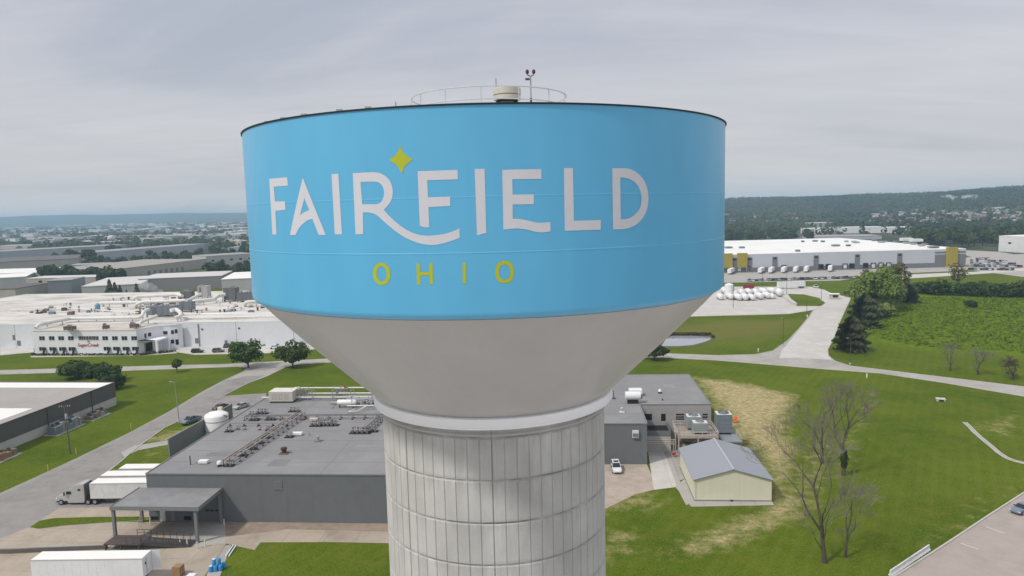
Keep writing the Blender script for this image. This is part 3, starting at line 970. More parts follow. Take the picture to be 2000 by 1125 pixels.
mb.box(u - .75, u + .75, -.06, .02, z - .8, z + .8)
for k in range(9):
    mb.box(u - .68, u + .68, -.10, -.05, z - .72 + k * .17, z - .64 + k * .17, 1)
mb.build('wall_louvre', [DGREY, GTRIM], fac)
u, z = wall_hit(1241, 847, 28.8)
mb = MB()
mb.box(u - .65, u + .65, 28.35, 28.78, z - .75, z + .75)
mb.box(u - .55, u + .55, 28.28, 28.36, z - .55, z + .2, 1)
mb.build('wall_unit', [WHITE_DIRTY, UNIT], fac)
# windows, doors and the roller door under the canopy
for px, wd, z0, z1, nm, mt in ((303, 1.1, 2.0, 3.1, 'window', GLASS), (329, .95, 2.0, 3.1, 'window', GLASS), (366, 1.15, 2.0, 3.1, 'window', GLASS), (318, .95, .02, 2.1, 'door', WHITE_DIRTY), (338, .9, .02, 2.05, 'door', GTRIM), (366, 1.3, .3, 1.0, 'wall_vent', BLACK), (302, 1.3, .3, .9, 'wall_vent', BLACK)):
    u, _ = wall_hit(px, 1008, 0)
    mb = MB()
    mb.box(u - wd / 2, u + wd / 2, -.05, .02, z0, z1)
    f = mb.build(nm, mt, fac)
    if nm == 'window':
        q = MB()
        for a, b_, c_, d_ in ((-wd / 2 - .08, wd / 2 + .08, z0 - .08, z0), (-wd / 2 - .08, wd / 2 + .08, z1, z1 + .08), (-wd / 2 - .08, -wd / 2, z0 - .01, z1 + .01), (wd / 2, wd / 2 + .08, z0 - .01, z1 + .01)):
            q.box(u + a, u + b_, -.08, .02, c_, d_)
        q.build('window_frame', GTRIM, f)
u0, _ = wall_hit(402, 1005, 0)
u1, _ = wall_hit(437, 1005, 0)
mb = MB()
for k in range(6):
    mb.box(u0, u1, -.05, .02, .02 + k * .6, .6 + k * .6)
rd = mb.build('roller_door', mat('roller_door', (.135, .14, .145), .6), fac)
for k in range(4):
    uu = u0 + (u1 - u0) * (k + .5) / 4
    q = MB()
    q.box(uu - .27, uu + .27, -.075, -.04, 1.95, 2.25)
    q.build('pane', BLACK, rd)
# canopy on four posts
can = MB()
can.box(-1.3, 13.6, -8.1, -.02, 5.65, 6.15, 1, 0)
can.box(-1.42, 13.72, -8.22, -8.1, 5.6, 6.26, 1)
can.box(-1.42, -1.3, -8.1, -.02, 5.6, 6.26, 1)
can.box(13.6, 13.72, -8.1, -.02, 5.6, 6.26, 1)
co_ = can.build('canopy', [mat('canopy_felt', (.225, .222, .222), .85, .18, .35, dirt=(.33, .325, .32), dirt_amt=.4), GTRIM], fac)
for u, v in ((-1.1, -7.8), (12.9, -7.75), (13.3, -.4), (-1.1, -.4)):
    q = MB()
    q.box(u - .22, u + .22, v - .22, v + .22, 0, 5.65)
    q.box(u - .32, u + .32, v - .32, v + .32, 0, .12)
    q.build('post', GTRIM, co_)
# recess wall of the east wing: dark openings and a pale band
def wing(px0, py0, px1, py1, nm, mt, pr=.05):
    a, b_ = wall_hit(px0, py0, 43), wall_hit(px1, py1, 43)
    q = MB()
    q.box(min(a[0], b_[0]), max(a[0], b_[0]), 43 - pr, 43.02, max(.05, min(a[1], b_[1])), max(a[1], b_[1]))
    return q.build(nm, mt, fac)
q = MB()
q.box(89.75, 105.42, 42.93, 42.99, .02, RH - .2)
q.build('pale_wall', mat('pale_grey_wall', (.36, .345, .33), .8, .08, .5, dirt=(.2, .19, .18), dirt_amt=.4), fac)
for px0, py0, px1, py1 in ((1258, 808, 1273.5, 820), (1291, 808, 1300, 822), (1320, 808, 1336, 811), (1320, 813, 1336, 815.5), (1320, 817, 1336, 819.5), (1372, 808, 1382, 811), (1372, 813, 1382, 816), (1372, 818, 1380, 820)):
    wing(px0, py0, px1, py1, 'wall_opening', BLACK, .09)
# low link block in the recess
q = MB()
q.box(89.75, 95.6, 36.5, 42.9, 0, 3.9, 0, 1)
q.box(89.75, 95.6, 36.4, 36.5, 3.6, 4.7, 2)
q.box(95.5, 95.6, 36.5, 42.9, 3.9, 4.7, 2)
q.build('link_block', [BLOCK, BLACK, DGREY], fac)
# tank yard wall on the west side
yard = thing('screen_wall', 'grey screen wall standing west of the factory around the white tank', 'wall', (0, 0, 0))
q = MB()
pts = [(-75.6, 150.2), (-74.0, 164.6), (-72.6, 178)]
for i in range(2):
    a, b_ = pts[i], pts[i + 1]
    q.bar((a[0], a[1], 2.55), (b_[0], b_[1], 2.55), .3, 5.1)
    q.bar((a[0], a[1], 5.14), (b_[0], b_[1], 5.14), .42, .10, 1)
q.build('wall_panel', [mat('screen_grey', (.20, .205, .21), .7, .06, .4), GTRIM], yard)
wt = thing('storage_tank', 'white upright storage tank with a red stripe behind the grey screen wall', 'tank', tuple(at(425, 853)), 0)
c = at(426, 856, 0)
wt.location = (c.x, c.y, 0)
q = MB()
q.lathe([(.05, 0), (2.75, 0), (2.75, 5.7), (2.6, 5.95), (1.9, 6.35), (.9, 6.58), (.01, 6.65)], 40)
q.build('tank_shell', mat('tank_white', (.80, .80, .80), .4, .03), wt, smooth=50)
q = MB()
for z in (2.3, 4.6):
    q.lathe([(2.75, z - .08), (2.79, z - .05), (2.79, z + .05), (2.75, z + .08)], 40)
q.build('tank_hoop', GTRIM, wt, smooth=50)
q = MB()
q.tube([(2.3, -1.6, 6.15), (2.55, -1.15, 5.9), (2.78, -.5, 5.4)], .09, 8)
q.tube([(2.75, .5, 5.7), (2.85, .5, 3.0)], .09, 8)
q.build('red_pipe', RED, wt, smooth=60)
q = MB()
q.box(-.5, .5, 1.9, 2.9, 6.0, 7.0)
q.build('valve_box', mat('pale_yellow_box', (.6, .56, .4), .6), wt)

# ------------------------------------------------------------------ things on the factory roof
def rp(px, py, h=0.0):
    p = at(px, py, RH - .06 + h)
    return Vector((p.x, p.y, RH - .06 + h))
def on_roof(name, label, cat, px, py, group=None, rz=BR):
    return thing(name, label, cat, tuple(rp(px, py)), rz, group)

t = on_roof('rooftop_unit', 'boxy beige rooftop air unit at the back edge of the factory roof', 'rooftop unit', 555, 783)
q = MB()
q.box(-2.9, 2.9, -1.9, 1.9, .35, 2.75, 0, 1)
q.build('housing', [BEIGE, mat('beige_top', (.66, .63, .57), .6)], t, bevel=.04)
q = MB()
q.box(-2.75, 2.75, -1.75, 1.75, 0, .35)
q.build('base', BLACK, t)
q = MB()
for k in range(3):
    q.box(-2.2 + k * 1.5, -1.0 + k * 1.5, -1.935, -1.89, .8, 2.3)
q.build('grille', mat('beige_grille', (.43, .40, .35), .6), t)

def pipe_run(name, label, a, b_, npipe, gap, h, every, m, supm, r=.11, group=None):
    t = thing(name, label, 'pipework', tuple(a), 0, group)
    d = (b_ - a)
    Ln = d.length
    d.normalize()
    s = Vector((d.y, -d.x, 0))
    q = MB()
    for i in range(npipe):
        off = s * (i - (npipe - 1) / 2) * gap
        q.tube([off + Vector((0, 0, h + .12 * (i % 2))), off + d * Ln + Vector((0, 0, h + .12 * (i % 2)))], r * (1.0 if i % 2 == 0 else .7), 8)
    q.build('pipe', m, t, smooth=60)
    q = MB()
    nsup = max(2, int(Ln / every))
    for k in range(nsup + 1):
        c = d * Ln * k / nsup
        wd = (npipe - 1) * gap / 2 + .25
        q.bar(c - s * wd + Vector((0, 0, h - .14)), c + s * wd + Vector((0, 0, h - .14)), .1, .12)
        for sg in (-1, 1):
            q.bar(c + s * sg * wd, c + s * sg * wd + Vector((0, 0, h - .1)), .10, .10)
            q.box(*(lambda p: (p.x - .2, p.x + .2, p.y - .2, p.y + .2))(c + s * sg * wd), 0, .10, 1)
    q.build('pipe_support', supm, t)
    return t

rustm = mat('rusty_steel', (.17, .115, .085), .8, .2, 1.0)
pipe_run('pipe_run', 'diagonal double pipe run on low stands crossing the near half of the factory roof', rp(447, 909), rp(588, 815), 3, .75, 1.15, 2.0, PIPE_TAN, [rustm, BLACK], .13)
pipe_run('pipe_run', 'long straight pipe run across the factory roof below the white pipe frame', rp(480, 820), rp(760, 817), 3, .38, .9, 2.6, PIPE_GREY, [rustm, BLACK], .11)
pipe_run('pipe_run', 'thin single pipe from the white tank to the diagonal pipe run', rp(449, 832), rp(561, 832), 1, .3, .55, 3.0, PIPE_GREY, [DSTEEL, BLACK], .07)
pipe_run('pipe_run', 'short slanting pipe run beside the collar of the tower', rp(716, 845), rp(748, 817), 3, .42, .95, 1.6, PIPE_GREY, [rustm, BLACK], .10)

def valve_group(px, py, n_, lab, seed, s=1.0, long_=1.6):
    rg = random.Random(seed)
    t = on_roof('valve_station', lab, 'valve station', px, py)
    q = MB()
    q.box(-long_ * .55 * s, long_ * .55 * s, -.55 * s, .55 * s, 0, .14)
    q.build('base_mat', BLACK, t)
    q = MB()
    for k in range(n_):
        x = (k - (n_ - 1) / 2) * long_ / max(1, n_) * s
        y = rg.uniform(-.25, .25)
        hh = rg.uniform(.7, 1.25) * s
        q.tube([(x, y, .1), (x, y, hh), (x + .35 * s, y + .1, hh), (x + .35 * s, y + .1, .5 * s)], .075 * s, 8)
    q.tube([(-long_ * .5 * s, 0, .5 * s), (long_ * .5 * s, 0, .5 * s)], .09 * s, 8)
    q.build('pipe', PIPE_TAN, t, smooth=60)
    q = MB()
    for k in range(n_):
        x = (k - (n_ - 1) / 2) * long_ / max(1, n_) * s
        q.lathe([(.02, .78 * s), (.17 * s, .80 * s), (.17 * s, 1.0 * s), (.02, 1.03 * s)], 12, 0, (x, .05, 0))
        q.box(x - .16 * s, x + .16 * s, -.5 * s, -.16 * s, .18, .62 * s)
    q.build('valve', UNITD, t, smooth=50)
    return t

valve_group(448, 910, 2, 'valve station at the near end of the diagonal pipe run', 1, 1.0)
valve_group(476, 890, 2, 'first valve station left of the diagonal pipe run from its near end', 2, .9)
valve_group(492, 877, 3, 'second valve station left of the diagonal pipe run from its near end', 3, 1.0)
valve_group(508, 866, 2, 'third valve station left of the diagonal pipe run from its near end', 4, .9)
valve_group(520, 855, 3, 'farthest valve station left of the diagonal pipe run', 5, 1.0)
valve_group(448, 843, 2, 'dark valve station at the tank end of the thin pipe', 6, 1.0)
valve_group(526, 841, 3, 'valve station beside the middle of the thin pipe', 7, .9)
valve_group(497, 821, 3, 'valve station in front of the long pipe run near its west end', 8, 1.0, 2.0)
valve_group(529, 820, 3, 'valve station in front of the long pipe run next to its west end', 9, 1.0, 2.2)
valve_group(492, 811, 2, 'valve station behind the west end of the long pipe run', 10, .9)
valve_group(512, 808, 3, 'tall valve station behind the long pipe run', 11, 1.15, 2.2)
valve_group(575, 804, 3, 'valve station halfway along behind the long pipe run', 12, 1.0, 2.4)
valve_group(618, 832, 3, 'large valve cluster in front of the long pipe run, west half', 13, 1.15, 2.2)
valve_group(638, 831, 4, 'large valve cluster in front of the long pipe run, middle', 14, 1.3, 2.6)
valve_group(652, 831, 2, 'large valve cluster in front of the long pipe run, east half', 15, 1.1, 1.8)
valve_group(565, 854, 2, 'dark valve station right of the diagonal pipe run', 16, 1.0)
valve_group(704, 846, 4, 'wide valve rack on the roof close to the tower stem', 17, 1.25, 3.2)
valve_group(727, 843, 3, 'smaller valve rack touching the slanting pipe run by the tower', 18, 1.1, 2.0)
# little supports along the thin pipe
rg = random.Random(5)
for px in (462, 466, 478, 507, 540):
    t = on_roof('pipe_stand', 'small dark pipe stand on the roof in front of the thin pipe', 'pipe stand', px, 838 + rg.uniform(-2, 2), 'pipe stands in front of the thin pipe')
    q = MB()
    q.box(-.3, .3, -.3, .3, 0, .1)
    q.bar((0, 0, .1), (.35, .2, .75), .1, .1)
    q.build('stand', DSTEEL, t)
# white pipe assembly at the back by the tower
t = thing('pipe_bridge', 'pair of long white pipes raised above the back edge of the factory roof', 'pipework', tuple(rp(580, 779)), BR)
q = MB()
for y, z in ((.4, 2.6), (-.6, 1.5), (-1.6, .8)):
    q.tube([(-8 if z < 1 else -.6, y, z), (30, y, z)], .17, 8)
q.build('pipe', PIPE_WHITE, t, smooth=60)
for x in (-.5, 4.5, 9.5, 14, 19, 24, 29):
    q = MB()
    for y in (.6, -1.9):
        q.bar((x, y, 0), (x, y, 2.9), .13, .13)
    q.bar((x, -1.9, 2.3), (x, .7, 2.3), .1, .1)
    q.build('frame', STEEL, t)
for px, py, lab, sd in ((594, 781, 'grey valve tower at the west end of the raised white pipes', 21), (667, 779, 'grey valve tower with a red pipe under the raised white pipes', 22)):
    t = on_roof('valve_tower', lab, 'valve station', px, py)
    rg = random.Random(sd)
    q = MB()
    for k in range(5):
        x = -1.4 + k * .7
        q.tube([(x, rg.uniform(-.6, .6), 0), (x, rg.uniform(-.3, .3), rg.uniform(2.0, 3.4))], .10, 8)
    for z in (.8, 1.7, 2.5):
        q.tube([(-1.6, rg.uniform(-.5, .5), z), (1.6, rg.uniform(-.5, .5), z)], .09, 8)
    q.build('pipe', STEEL, t, smooth=60)
    q = MB()
    for k in range(7):
        x, y, z = rg.uniform(-1.4, 1.4), rg.uniform(-.6, .4), rg.uniform(.5, 2.6)
        q.box(x - .18, x + .18, y - .2, y + .2, z, z + .4)
    q.build('valve', UNIT, t)
    q = MB()
    q.tube([(.9 if sd == 22 else -1.2, 0, 2.4), (.9 if sd == 22 else -1.2, 0, 3.3)], .13, 8)
    q.build('riser', RED if sd == 22 else PIPE_WHITE, t)
t = on_roof('vessel', 'white horizontal vessel among pipes under the tower bowl', 'tank', 672, 796)
q = MB()
q.lathe([(.02, -1.6), (.45, -1.5), (.62, -1.2), (.62, 2.6), (.45, 2.9), (.02, 3.0)], 16, 0, (0, 0, 1.25), 'x')
q.build('vessel_shell', mat('vessel_white', (.78, .78, .76), .4), t, smooth=50)
q = MB()
for x in (-1, 2.2):
    q.bar((x, -.3, 0), (x, -.3, .8), .14, .14)
    q.bar((x, .3, 0), (x, .3, .8), .14, .14)
q.bar((-2.6, -.8, 0), (-1.2, -.3, 1.4), .1, .1)
q.build('leg', DSTEEL, t)
q = MB()
rg = random.Random(31)
for k in range(16):
    x, y = rg.uniform(1.5, 7.2), rg.uniform(-.6, 3)
    h = rg.uniform(.7, 2.3)
    q.tube([(x, y, 0), (x, y, h), (x + rg.uniform(-.9, .9), y, h)], .09, 7)
for z, y in ((1.9, .5), (1.4, 1.6), (2.2, 2.4)):
    q.tube([(.5, y, z), (8, y, z)], .12, 8)
q.build('pipe', STEEL, t, smooth=60)
q = MB()
for x, y in ((3.2, .4), (4.4, 1.2), (5.6, .2), (6.6, 1.5)):
    q.lathe([(.02, .5), (.42, .5), (.42, 1.1), (.02, 1.2)], 12, 0, (x, y, 0))
q.build('motor', UNIT, t, smooth=50)
t = on_roof('low_pipework', 'white pipe frame lying low on the roof beside the tower collar', 'pipework', 678, 800)
q = MB()
q.tube([(0, 0, .9), (6.5, 0, .9)], .15, 8)
q.tube([(4.6, 0, .9), (3.2, -3.0, .45), (1.3, -3.2, .45)], .14, 8)
q.tube([(2.2, -1.6, .5), (1.3, -3.2, .5)], .12, 8)
q.build('pipe', PIPE_WHITE, t, smooth=60)
q = MB()
for x, y in ((.1, 0), (3, 0), (6, 0), (1.3, -3.2), (3.2, -3)):
    q.bar((x, y, 0), (x, y, .8), .1, .1)
q.build('leg', STEEL, t)
# single vents
t = on_roof('roof_ventilator', 'square dark red ventilator alone on the open part of the roof', 'roof vent', 555, 886)
q = MB()
q.box(-.75, .75, -.6, .6, 0, .22)
q.build('curb', rustm, t)
q = MB()
q.lathe([(.02, .22), (.46, .22), (.46, .85), (.60, .88), (.60, 1.15), (.5, 1.2), (.02, 1.25)], 20)
q.build('hood', RUST, t, smooth=40)
t = on_roof('roof_ventilator', 'small silver ventilator on a dark base right of the red ventilator', 'roof vent', 621.5, 862)
q = MB()
q.box(-.6, .6, -.5, .5, 0, .15)
q.build('curb', DGREY, t)
q = MB()
q.lathe([(.02, .15), (.22, .15), (.22, .8), (.36, .84), (.36, 1.05), (.02, 1.15)], 16)
q.build('hood', STEEL, t, smooth=40)
t = on_roof('roof_hatch', 'low white roof box right of the diagonal pipe run', 'roof box', 581, 850)
q = MB()
q.box(-1.05, 1.05, -.5, .5, .12, .62)
q.build('lid', WHITE, t, bevel=.06)
q = MB()
q.box(-.95, .95, -.42, .42, 0, .12)
q.build('curb', DGREY, t)
t = on_roof('roof_hatch', 'low white roof box near the front corner of the factory roof', 'roof box', 398, 905)
q = MB()
q.box(-.85, .85, -.5, .5, .1, .62)
q.build('lid', WHITE, t, bevel=.06)
q = MB()
q.tube([(-1.5, 0, .3), (-.8, 0, .3)], .12, 8)
q.build('pipe', STEEL, t)
t = on_roof('roof_ventilator', 'white mushroom ventilator near the front corner of the factory roof', 'roof vent', 429, 911)
q = MB()
q.lathe([(.35, 0), (.35, .45)], 16)
q.build('neck', BLACK, t)
q = MB()
q.lathe([(.02, .45), (.45, .45), (.47, .75), (.35, .98), (.02, 1.1)], 16)
q.build('hood', WHITE, t, smooth=40)
t = on_roof('vent_pipe', 'thin dark upright pipe at the front corner of the factory roof', 'pipe', 372.5, 908)
q = MB()
q.tube([(0, 0, 0), (-.05, 0, 1.7)], .10, 8)
q.build('pipe', DSTEEL, t)
t = on_roof('vent_pipe', 'short stub pipe between the white roof box and the silver ventilator', 'pipe', 604, 851)
q = MB()
q.tube([(0, 0, 0), (0, 0, .7)], .14, 8)
q.build('pipe', STEEL, t)
t = on_roof('roof_hatch', 'low grey roof box behind the white vessel on the factory roof', 'roof box', 655, 789)
q = MB()
q.box(-1.1, 1.1, -.5, .5, .05, .5)
q.build('lid', PIPE_TAN, t, bevel=.05)
t = on_roof('roof_hatch', 'low pale roof box in front of the long pipe run', 'roof box', 613, 821.5)
q = MB()
q.box(-.9, .9, -.45, .45, .05, .55)
q.build('lid', BEIGE, t, bevel=.05)
# east wing roof
t = on_roof('exhaust_unit', 'white drum shaped unit lying on the east wing roof', 'rooftop unit', 1236, 787)
q = MB()
q.lathe([(.02, -1.75), (.95, -1.7), (.95, 1.7), (.02, 1.75)], 20, 0, (0, 0, 1.7), 'x')
q.build('drum', WHITE, t, smooth=40)
q = MB()
q.box(-1.2, 1.2, -.7, .7, 0, .75)
q.build('base', BLACK, t)
q = MB()
q.box(1.72, 2.1, -.25, .25, 1.0, 1.6)
q.build('motor', UNIT, t)
t = on_roof('rooftop_unit', 'white flat rooftop unit with green fans behind the drum unit', 'rooftop unit', 1241, 772)
q = MB()
q.box(-1.5, 1.5, -1.2, 1.2, .5, 1.5)
q.build('housing', WHITE, t, bevel=.05)
for x in (-.7, .7):
    q = MB()
    q.lathe([(.02, .1), (.5, .15), (.5, .5)], 14, 0, (x, -1.0, 0))
    q.build('fan', mat('green_fan', (.05, .12, .09), .5), t, smooth=40)
t = on_roof('roof_ventilator', 'white ball topped ventilator alone on the far east wing roof', 'roof vent', 1289, 768)
q = MB()
q.lathe([(.4, 0), (.4, .35)], 14)
q.build('neck', BLACK, t)
q = MB()
q.lathe([(.02, .35), (.42, .4), (.42, .7), (.25, .95), (.02, 1.0)], 14)
q.build('hood', WHITE, t, smooth=40)
t = on_roof('roof_ventilator', 'grey ventilator with a round cap near the tower on the east wing roof', 'roof vent', 1215, 805.5)
q = MB()
q.box(-.55, .55, -.4, .4, 0, .2)
q.build('curb', WHITE_DIRTY, t)
q = MB()
q.lathe([(.02, .2), (.2, .2), (.2, .8), (.34, .85), (.3, 1.1), (.02, 1.15)], 14)
q.build('hood', BEIGE, t, smooth=40)
t = on_roof('vent_pipe', 'dark upright pipe on the east wing roof against the tower collar', 'pipe', 1199, 779)
q = MB()
q.tube([(0, 0, 0), (-.1, 0, 1.9)], .09, 8)
q.box(-.3, .3, -.3, .3, 0, .3)
q.build('pipe', DSTEEL, t)
t = on_roof('roof_stub', 'tiny dark stub on the open east wing roof', 'pipe', 1294, 782)
q = MB()
q.tube([(0, 0, 0), (0, 0, .4)], .16, 8)
q.build('pipe', DSTEEL, t)

# ------------------------------------------------------------------ cooling platform behind the shed
HP = (34.3, 145.6)
pf = thing('steel_platform', 'pale steel equipment platform on posts between the factory and the cream shed', 'platform', (HP[0], HP[1], 0), BR)
PW, PD, PZ = 8.4, 8.0, 4.3
q = MB()
q.box(0, PW, 0, PD, PZ - .28, PZ, 0, 1)
q.build('deck', [mat('platform_tan', (.42, .36, .315), .7, .1, .8), mat('deck_grating', (.30, .255, .22), .8, .2, .8)], pf)
for x, y in ((.15, .15), (PW - .15, .15), (.15, PD - .15), (PW - .15, PD - .15), (PW / 2, .15)):
    q = MB()
    q.bar((x, y, 0), (x, y, PZ - .28), .24, .24)
    q.build('leg', mat('platform_post', (.44, .37, .33), .7), pf)
q = MB()
for (x0, y0), (x1, y1) in (((0, 0), (PW, 0)), ((0, 0), (0, PD)), ((0, PD), (PW, PD)), ((PW, 0), (PW, PD))):
    for hh in (.55, 1.1):
        q.bar((x0, y0, PZ + hh), (x1, y1, PZ + hh), .08, .08)
    for k in range(6):
        t_ = k / 5
        q.bar((x0 + (x1 - x0) * t_, y0 + (y1 - y0) * t_, PZ), (x0 + (x1 - x0) * t_, y0 + (y1 - y0) * t_, PZ + 1.1), .08, .08)
q.build('railing', mat('platform_rail', (.56, .52, .48), .6), pf)
q = MB()
for x0, x1 in ((.2, 4.1), (4.3, 8.2)):
    q.bar((x0, .1, .6), (x1, .1, PZ - .4), .1, .1)
    q.bar((x0, PD - .1, .6), (x1, PD - .1, PZ - .4), .1, .1)
q.bar((.1, .2, .6), (.1, PD - .2, PZ - .4), .1, .1)
q.build('brace', rustm, pf)
# pipe header beside it
q = MB()
for k, z in enumerate((2.6, 2.95, 3.35)):
    q.tube([(-7.2, .6 + .25 * k, z), (-.2, .6 + .25 * k, z)], .12, 8)
q.tube([(-.5, .4, 0), (-.5, .4, PZ + .9), (-.5, 2.0, PZ + .9)], .13, 8)
q.tube([(-.9, .2, 0), (-.9, .2, 3.6)], .10, 8)
ph = q.build('pipe_header', PIPE_TAN, pf, smooth=60)
q = MB()
q.lathe([(.02, .9), (.34, .95), (.34, 1.1), (.02, 1.15)], 12, 0, (-1.0, -.5, 0))
q.tube([(-1.3, -.4, .7), (-.7, -.4, .7)], .18, 8)
q.build('valve', RED, ph)
def cooling(name, label, x, y, wd, dp, z0, h, fan, m):
    p = Vector((HP[0], HP[1])) + E1 * x + E2 * y
    t = thing(name, label, 'cooling unit', (p.x, p.y, z0), BR)
    q = MB()
    q.box(-wd / 2, wd / 2, -dp / 2, dp / 2, .35, h, 0, 1)
    for k in range(4):
        q.box(-wd / 2 - .02, wd / 2 + .02, -dp / 2 - .03, dp / 2 + .02, .55 + k * (h - .8) / 4, .68 + k * (h - .8) / 4, 0)
    q.build('casing', [m, mat('unit_top', (.62, .63, .62), .5)], t)
    q = MB()
    q.box(-wd / 2 + .2, wd / 2 - .2, -dp / 2 + .1, dp / 2 - .1, 0, .35)
    q.build('base', BLACK, t)
    if fan:
        q = MB()
        q.lathe([(fan, h), (fan, h + .28), (fan - .07, h + .28), (fan - .07, h + .05), (.01, h + .05)], 24, [0, 0, 0, 1])
        f = q.build('fan_shroud', [m, DSTEEL], t, smooth=40)
        q = MB()
        for k in range(5):
            a = 2 * math.pi * k / 5
            q.bar((0, 0, h + .16), ((fan - .1) * math.cos(a), (fan - .1) * math.sin(a), h + .16), .26, .03)
        q.build('fan_blade', STEEL, f)
    return t
UGAL = mat('pale_galvanised_unit', (.33, .355, .36), .5, .1, .8, metal=.2, dirt=(.2, .2, .2), dirt_amt=.4)
cooling('cooling_tower', 'back cooling unit with a fan on the steel platform', 4.2, 6.2, 2.9, 2.6, PZ, 2.9, 1.05, UGAL)
cooling('cooling_tower', 'front cooling unit with a ribbed casing on the steel platform', 5.0, 2.9, 3.0, 2.4, PZ, 2.5, .9, UGAL)
cooling('cooling_tower', 'tall blue grey cooling unit standing over the grey landing', 10.6, 6.0, 3.2, 3.0, 3.4, 4.4, 1.15, UNIT)
ld = thing('steel_landing', 'small grey steel landing on braced brown posts beside the cooling platform', 'platform', (HP[0] + 9.3, HP[1] - .9, 0), BR)
q = MB()
q.box(0, 3.9, 0, 7.6, 3.15, 3.4)
q.build('deck', mat('landing_grey', (.235, .255, .28), .5, .08, .8), ld)
for x, y in ((.15, .15), (3.75, .15), (.15, 7.4), (3.75, 7.4)):
    q = MB()
    q.bar((x, y, 0), (x, y, 3.15), .16, .16)
    q.build('leg', rustm, ld)
q = MB()
q.bar((1.8, .15, .2), (3.75, .15, 3.0), .09, .09)
q.bar((3.75, .2, .2), (3.75, 4.0, 3.0), .09, .09)
q.build('brace', rustm, ld)
q = MB()
q.bar((3.85, 0, 4.4), (3.85, 7.6, 4.4), .07, .07)
q.bar((3.85, 0, 3.95), (3.85, 7.6, 3.95), .07, .07)
for y in (0, 2.5, 5, 7.6):
    q.bar((3.85, y, 3.4), (3.85, y, 4.4), .07, .07)
q.build('railing', mat('landing_rail', (.5, .46, .4), .6), ld)

# ------------------------------------------------------------------ cream shed
sh = thing('shed', 'cream metal shed with a blue grey gable roof', 'shed', (31.95, 122.85, 0), BR)
SW, SD, SE, SRZ = 13.5, 16.6, 4.05, 5.95
q = MB()
q.poly([(0, 0, 0), (SW, 0, 0), (SW, 0, SE), (SW / 2, 0, SRZ), (0, 0, SE)])
q.poly([(SW, SD, 0), (0, SD, 0), (0, SD, SE), (SW / 2, SD, SRZ), (SW, SD, SE)])
q.poly([(0, SD, 0), (0, 0, 0), (0, 0, SE), (0, SD, SE)])
q.poly([(SW, 0, 0), (SW, SD, 0), (SW, SD, SE), (SW, 0, SE)])
q.build('wall', CREAM, sh)
q = MB()
sl_ = (SRZ - SE) / (SW / 2)
for sg in (-1, 1):
    xe = SW / 2 + sg * (SW / 2 + .35)
    ze_ = SE - sl_ * .35
    a = [(xe, -.3, ze_ + .06), (SW / 2, -.3, SRZ + .06), (SW / 2, SD + .3, SRZ + .06), (xe, SD + .3, ze_ + .06)]
    lo = [(x, y, z - .12) for x, y, z in a]
    if sg > 0:
        a, lo = a[::-1], lo[::-1]
    q.poly(a[::-1] if sg < 0 else a[::-1], 0)
    q.poly(lo, 1)
    for i in range(4):
        j = (i + 1) % 4
        q.poly([a[i], a[j], lo[j], lo[i]], 1)
rf = q.build('roof', [SHEDROOF, GTRIM], sh)
q = MB()
q.bar((SW / 2, -.3, SRZ + .10), (SW / 2, SD + .3, SRZ + .10), .4, .06)
q.build('ridge_cap', mat('ridge_cap', (.40, .41, .44), .45), rf)
q = MB()
q.box(-.06, SW + .06, -.06, -.001, 0, .22)
q.box(-.06, -.001, 0, SD, 0, .22)
q.build('plinth', DGREY, sh)
q = MB()
q.box(6.3, 6.7, -.25, -.06, 0, .3)
q.build('wall_vent', BLACK, sh)
q = MB()
for y in (-.04, ):
    q.bar((SW - .1, y, .2), (SW - .1, y, SE), .12, .1)
    q.bar((.1, y, .2), (.1, y, SE), .12, .1)
q.build('downspout', mat('cream_trim', (.6, .58, .45), .6), sh)

# ------------------------------------------------------------------ brown-grey warehouse on the left
WB = (-114.3, 199.5)
wr = math.atan2(-.113, .994)
wh = thing('warehouse', 'low warehouse with dark brown upper cladding and a pale block base west of the street', 'building', (WB[0], WB[1], 0), -R(6.2))
q = MB()
q.box(-95, 0, -75, 0, 2.3, 6.5, 0)
q.build('wall', BWALL, wh)
q = MB()
q.box(-94.94, -.06, -74.94, -.06, 0, 2.3)
q.build('block_base', BLOCK, wh)
q = MB()
q.box(-94.9, -.1, -74.9, -.1, 6.5, 6.56)
rf = q.build('roof', BROOF, wh)
q = MB()
q.box(-40, -.4, -6.5, -1.0, 6.56, 6.585)
q.box(-94, -3.0, -39, -27, 6.56, 6.585)
q.build('roof_patch', WROOF, rf)
q = MB()
q.bar((0, -75, 6.5), (0, 0, 6.5), .3, .2)
q.bar((-95, 0, 6.5), (0, 0, 6.5), .3, .2)
q.build('roof_edge', DSTEEL, wh)
for y in (-10, -26, -42, -58):
    q = MB()
    q.bar((.09, y, 0), (.09, y, 6.4), .16, .16)
    q.build('downspout', DSTEEL, wh)
q = MB()
q.box(-.02, .06, -22, -17.5, 0, 2.25)
q.build('door_recess', DGREY, wh)
for x in (-60, -45):
    q = MB()
    q.lathe([(.02, 6.56), (.4, 6.56), (.4, 7.1), (.02, 7.3)], 12, 0, (x, -3.5, 0))
    q.build('roof_vent', BEIGE, wh, smooth=40)
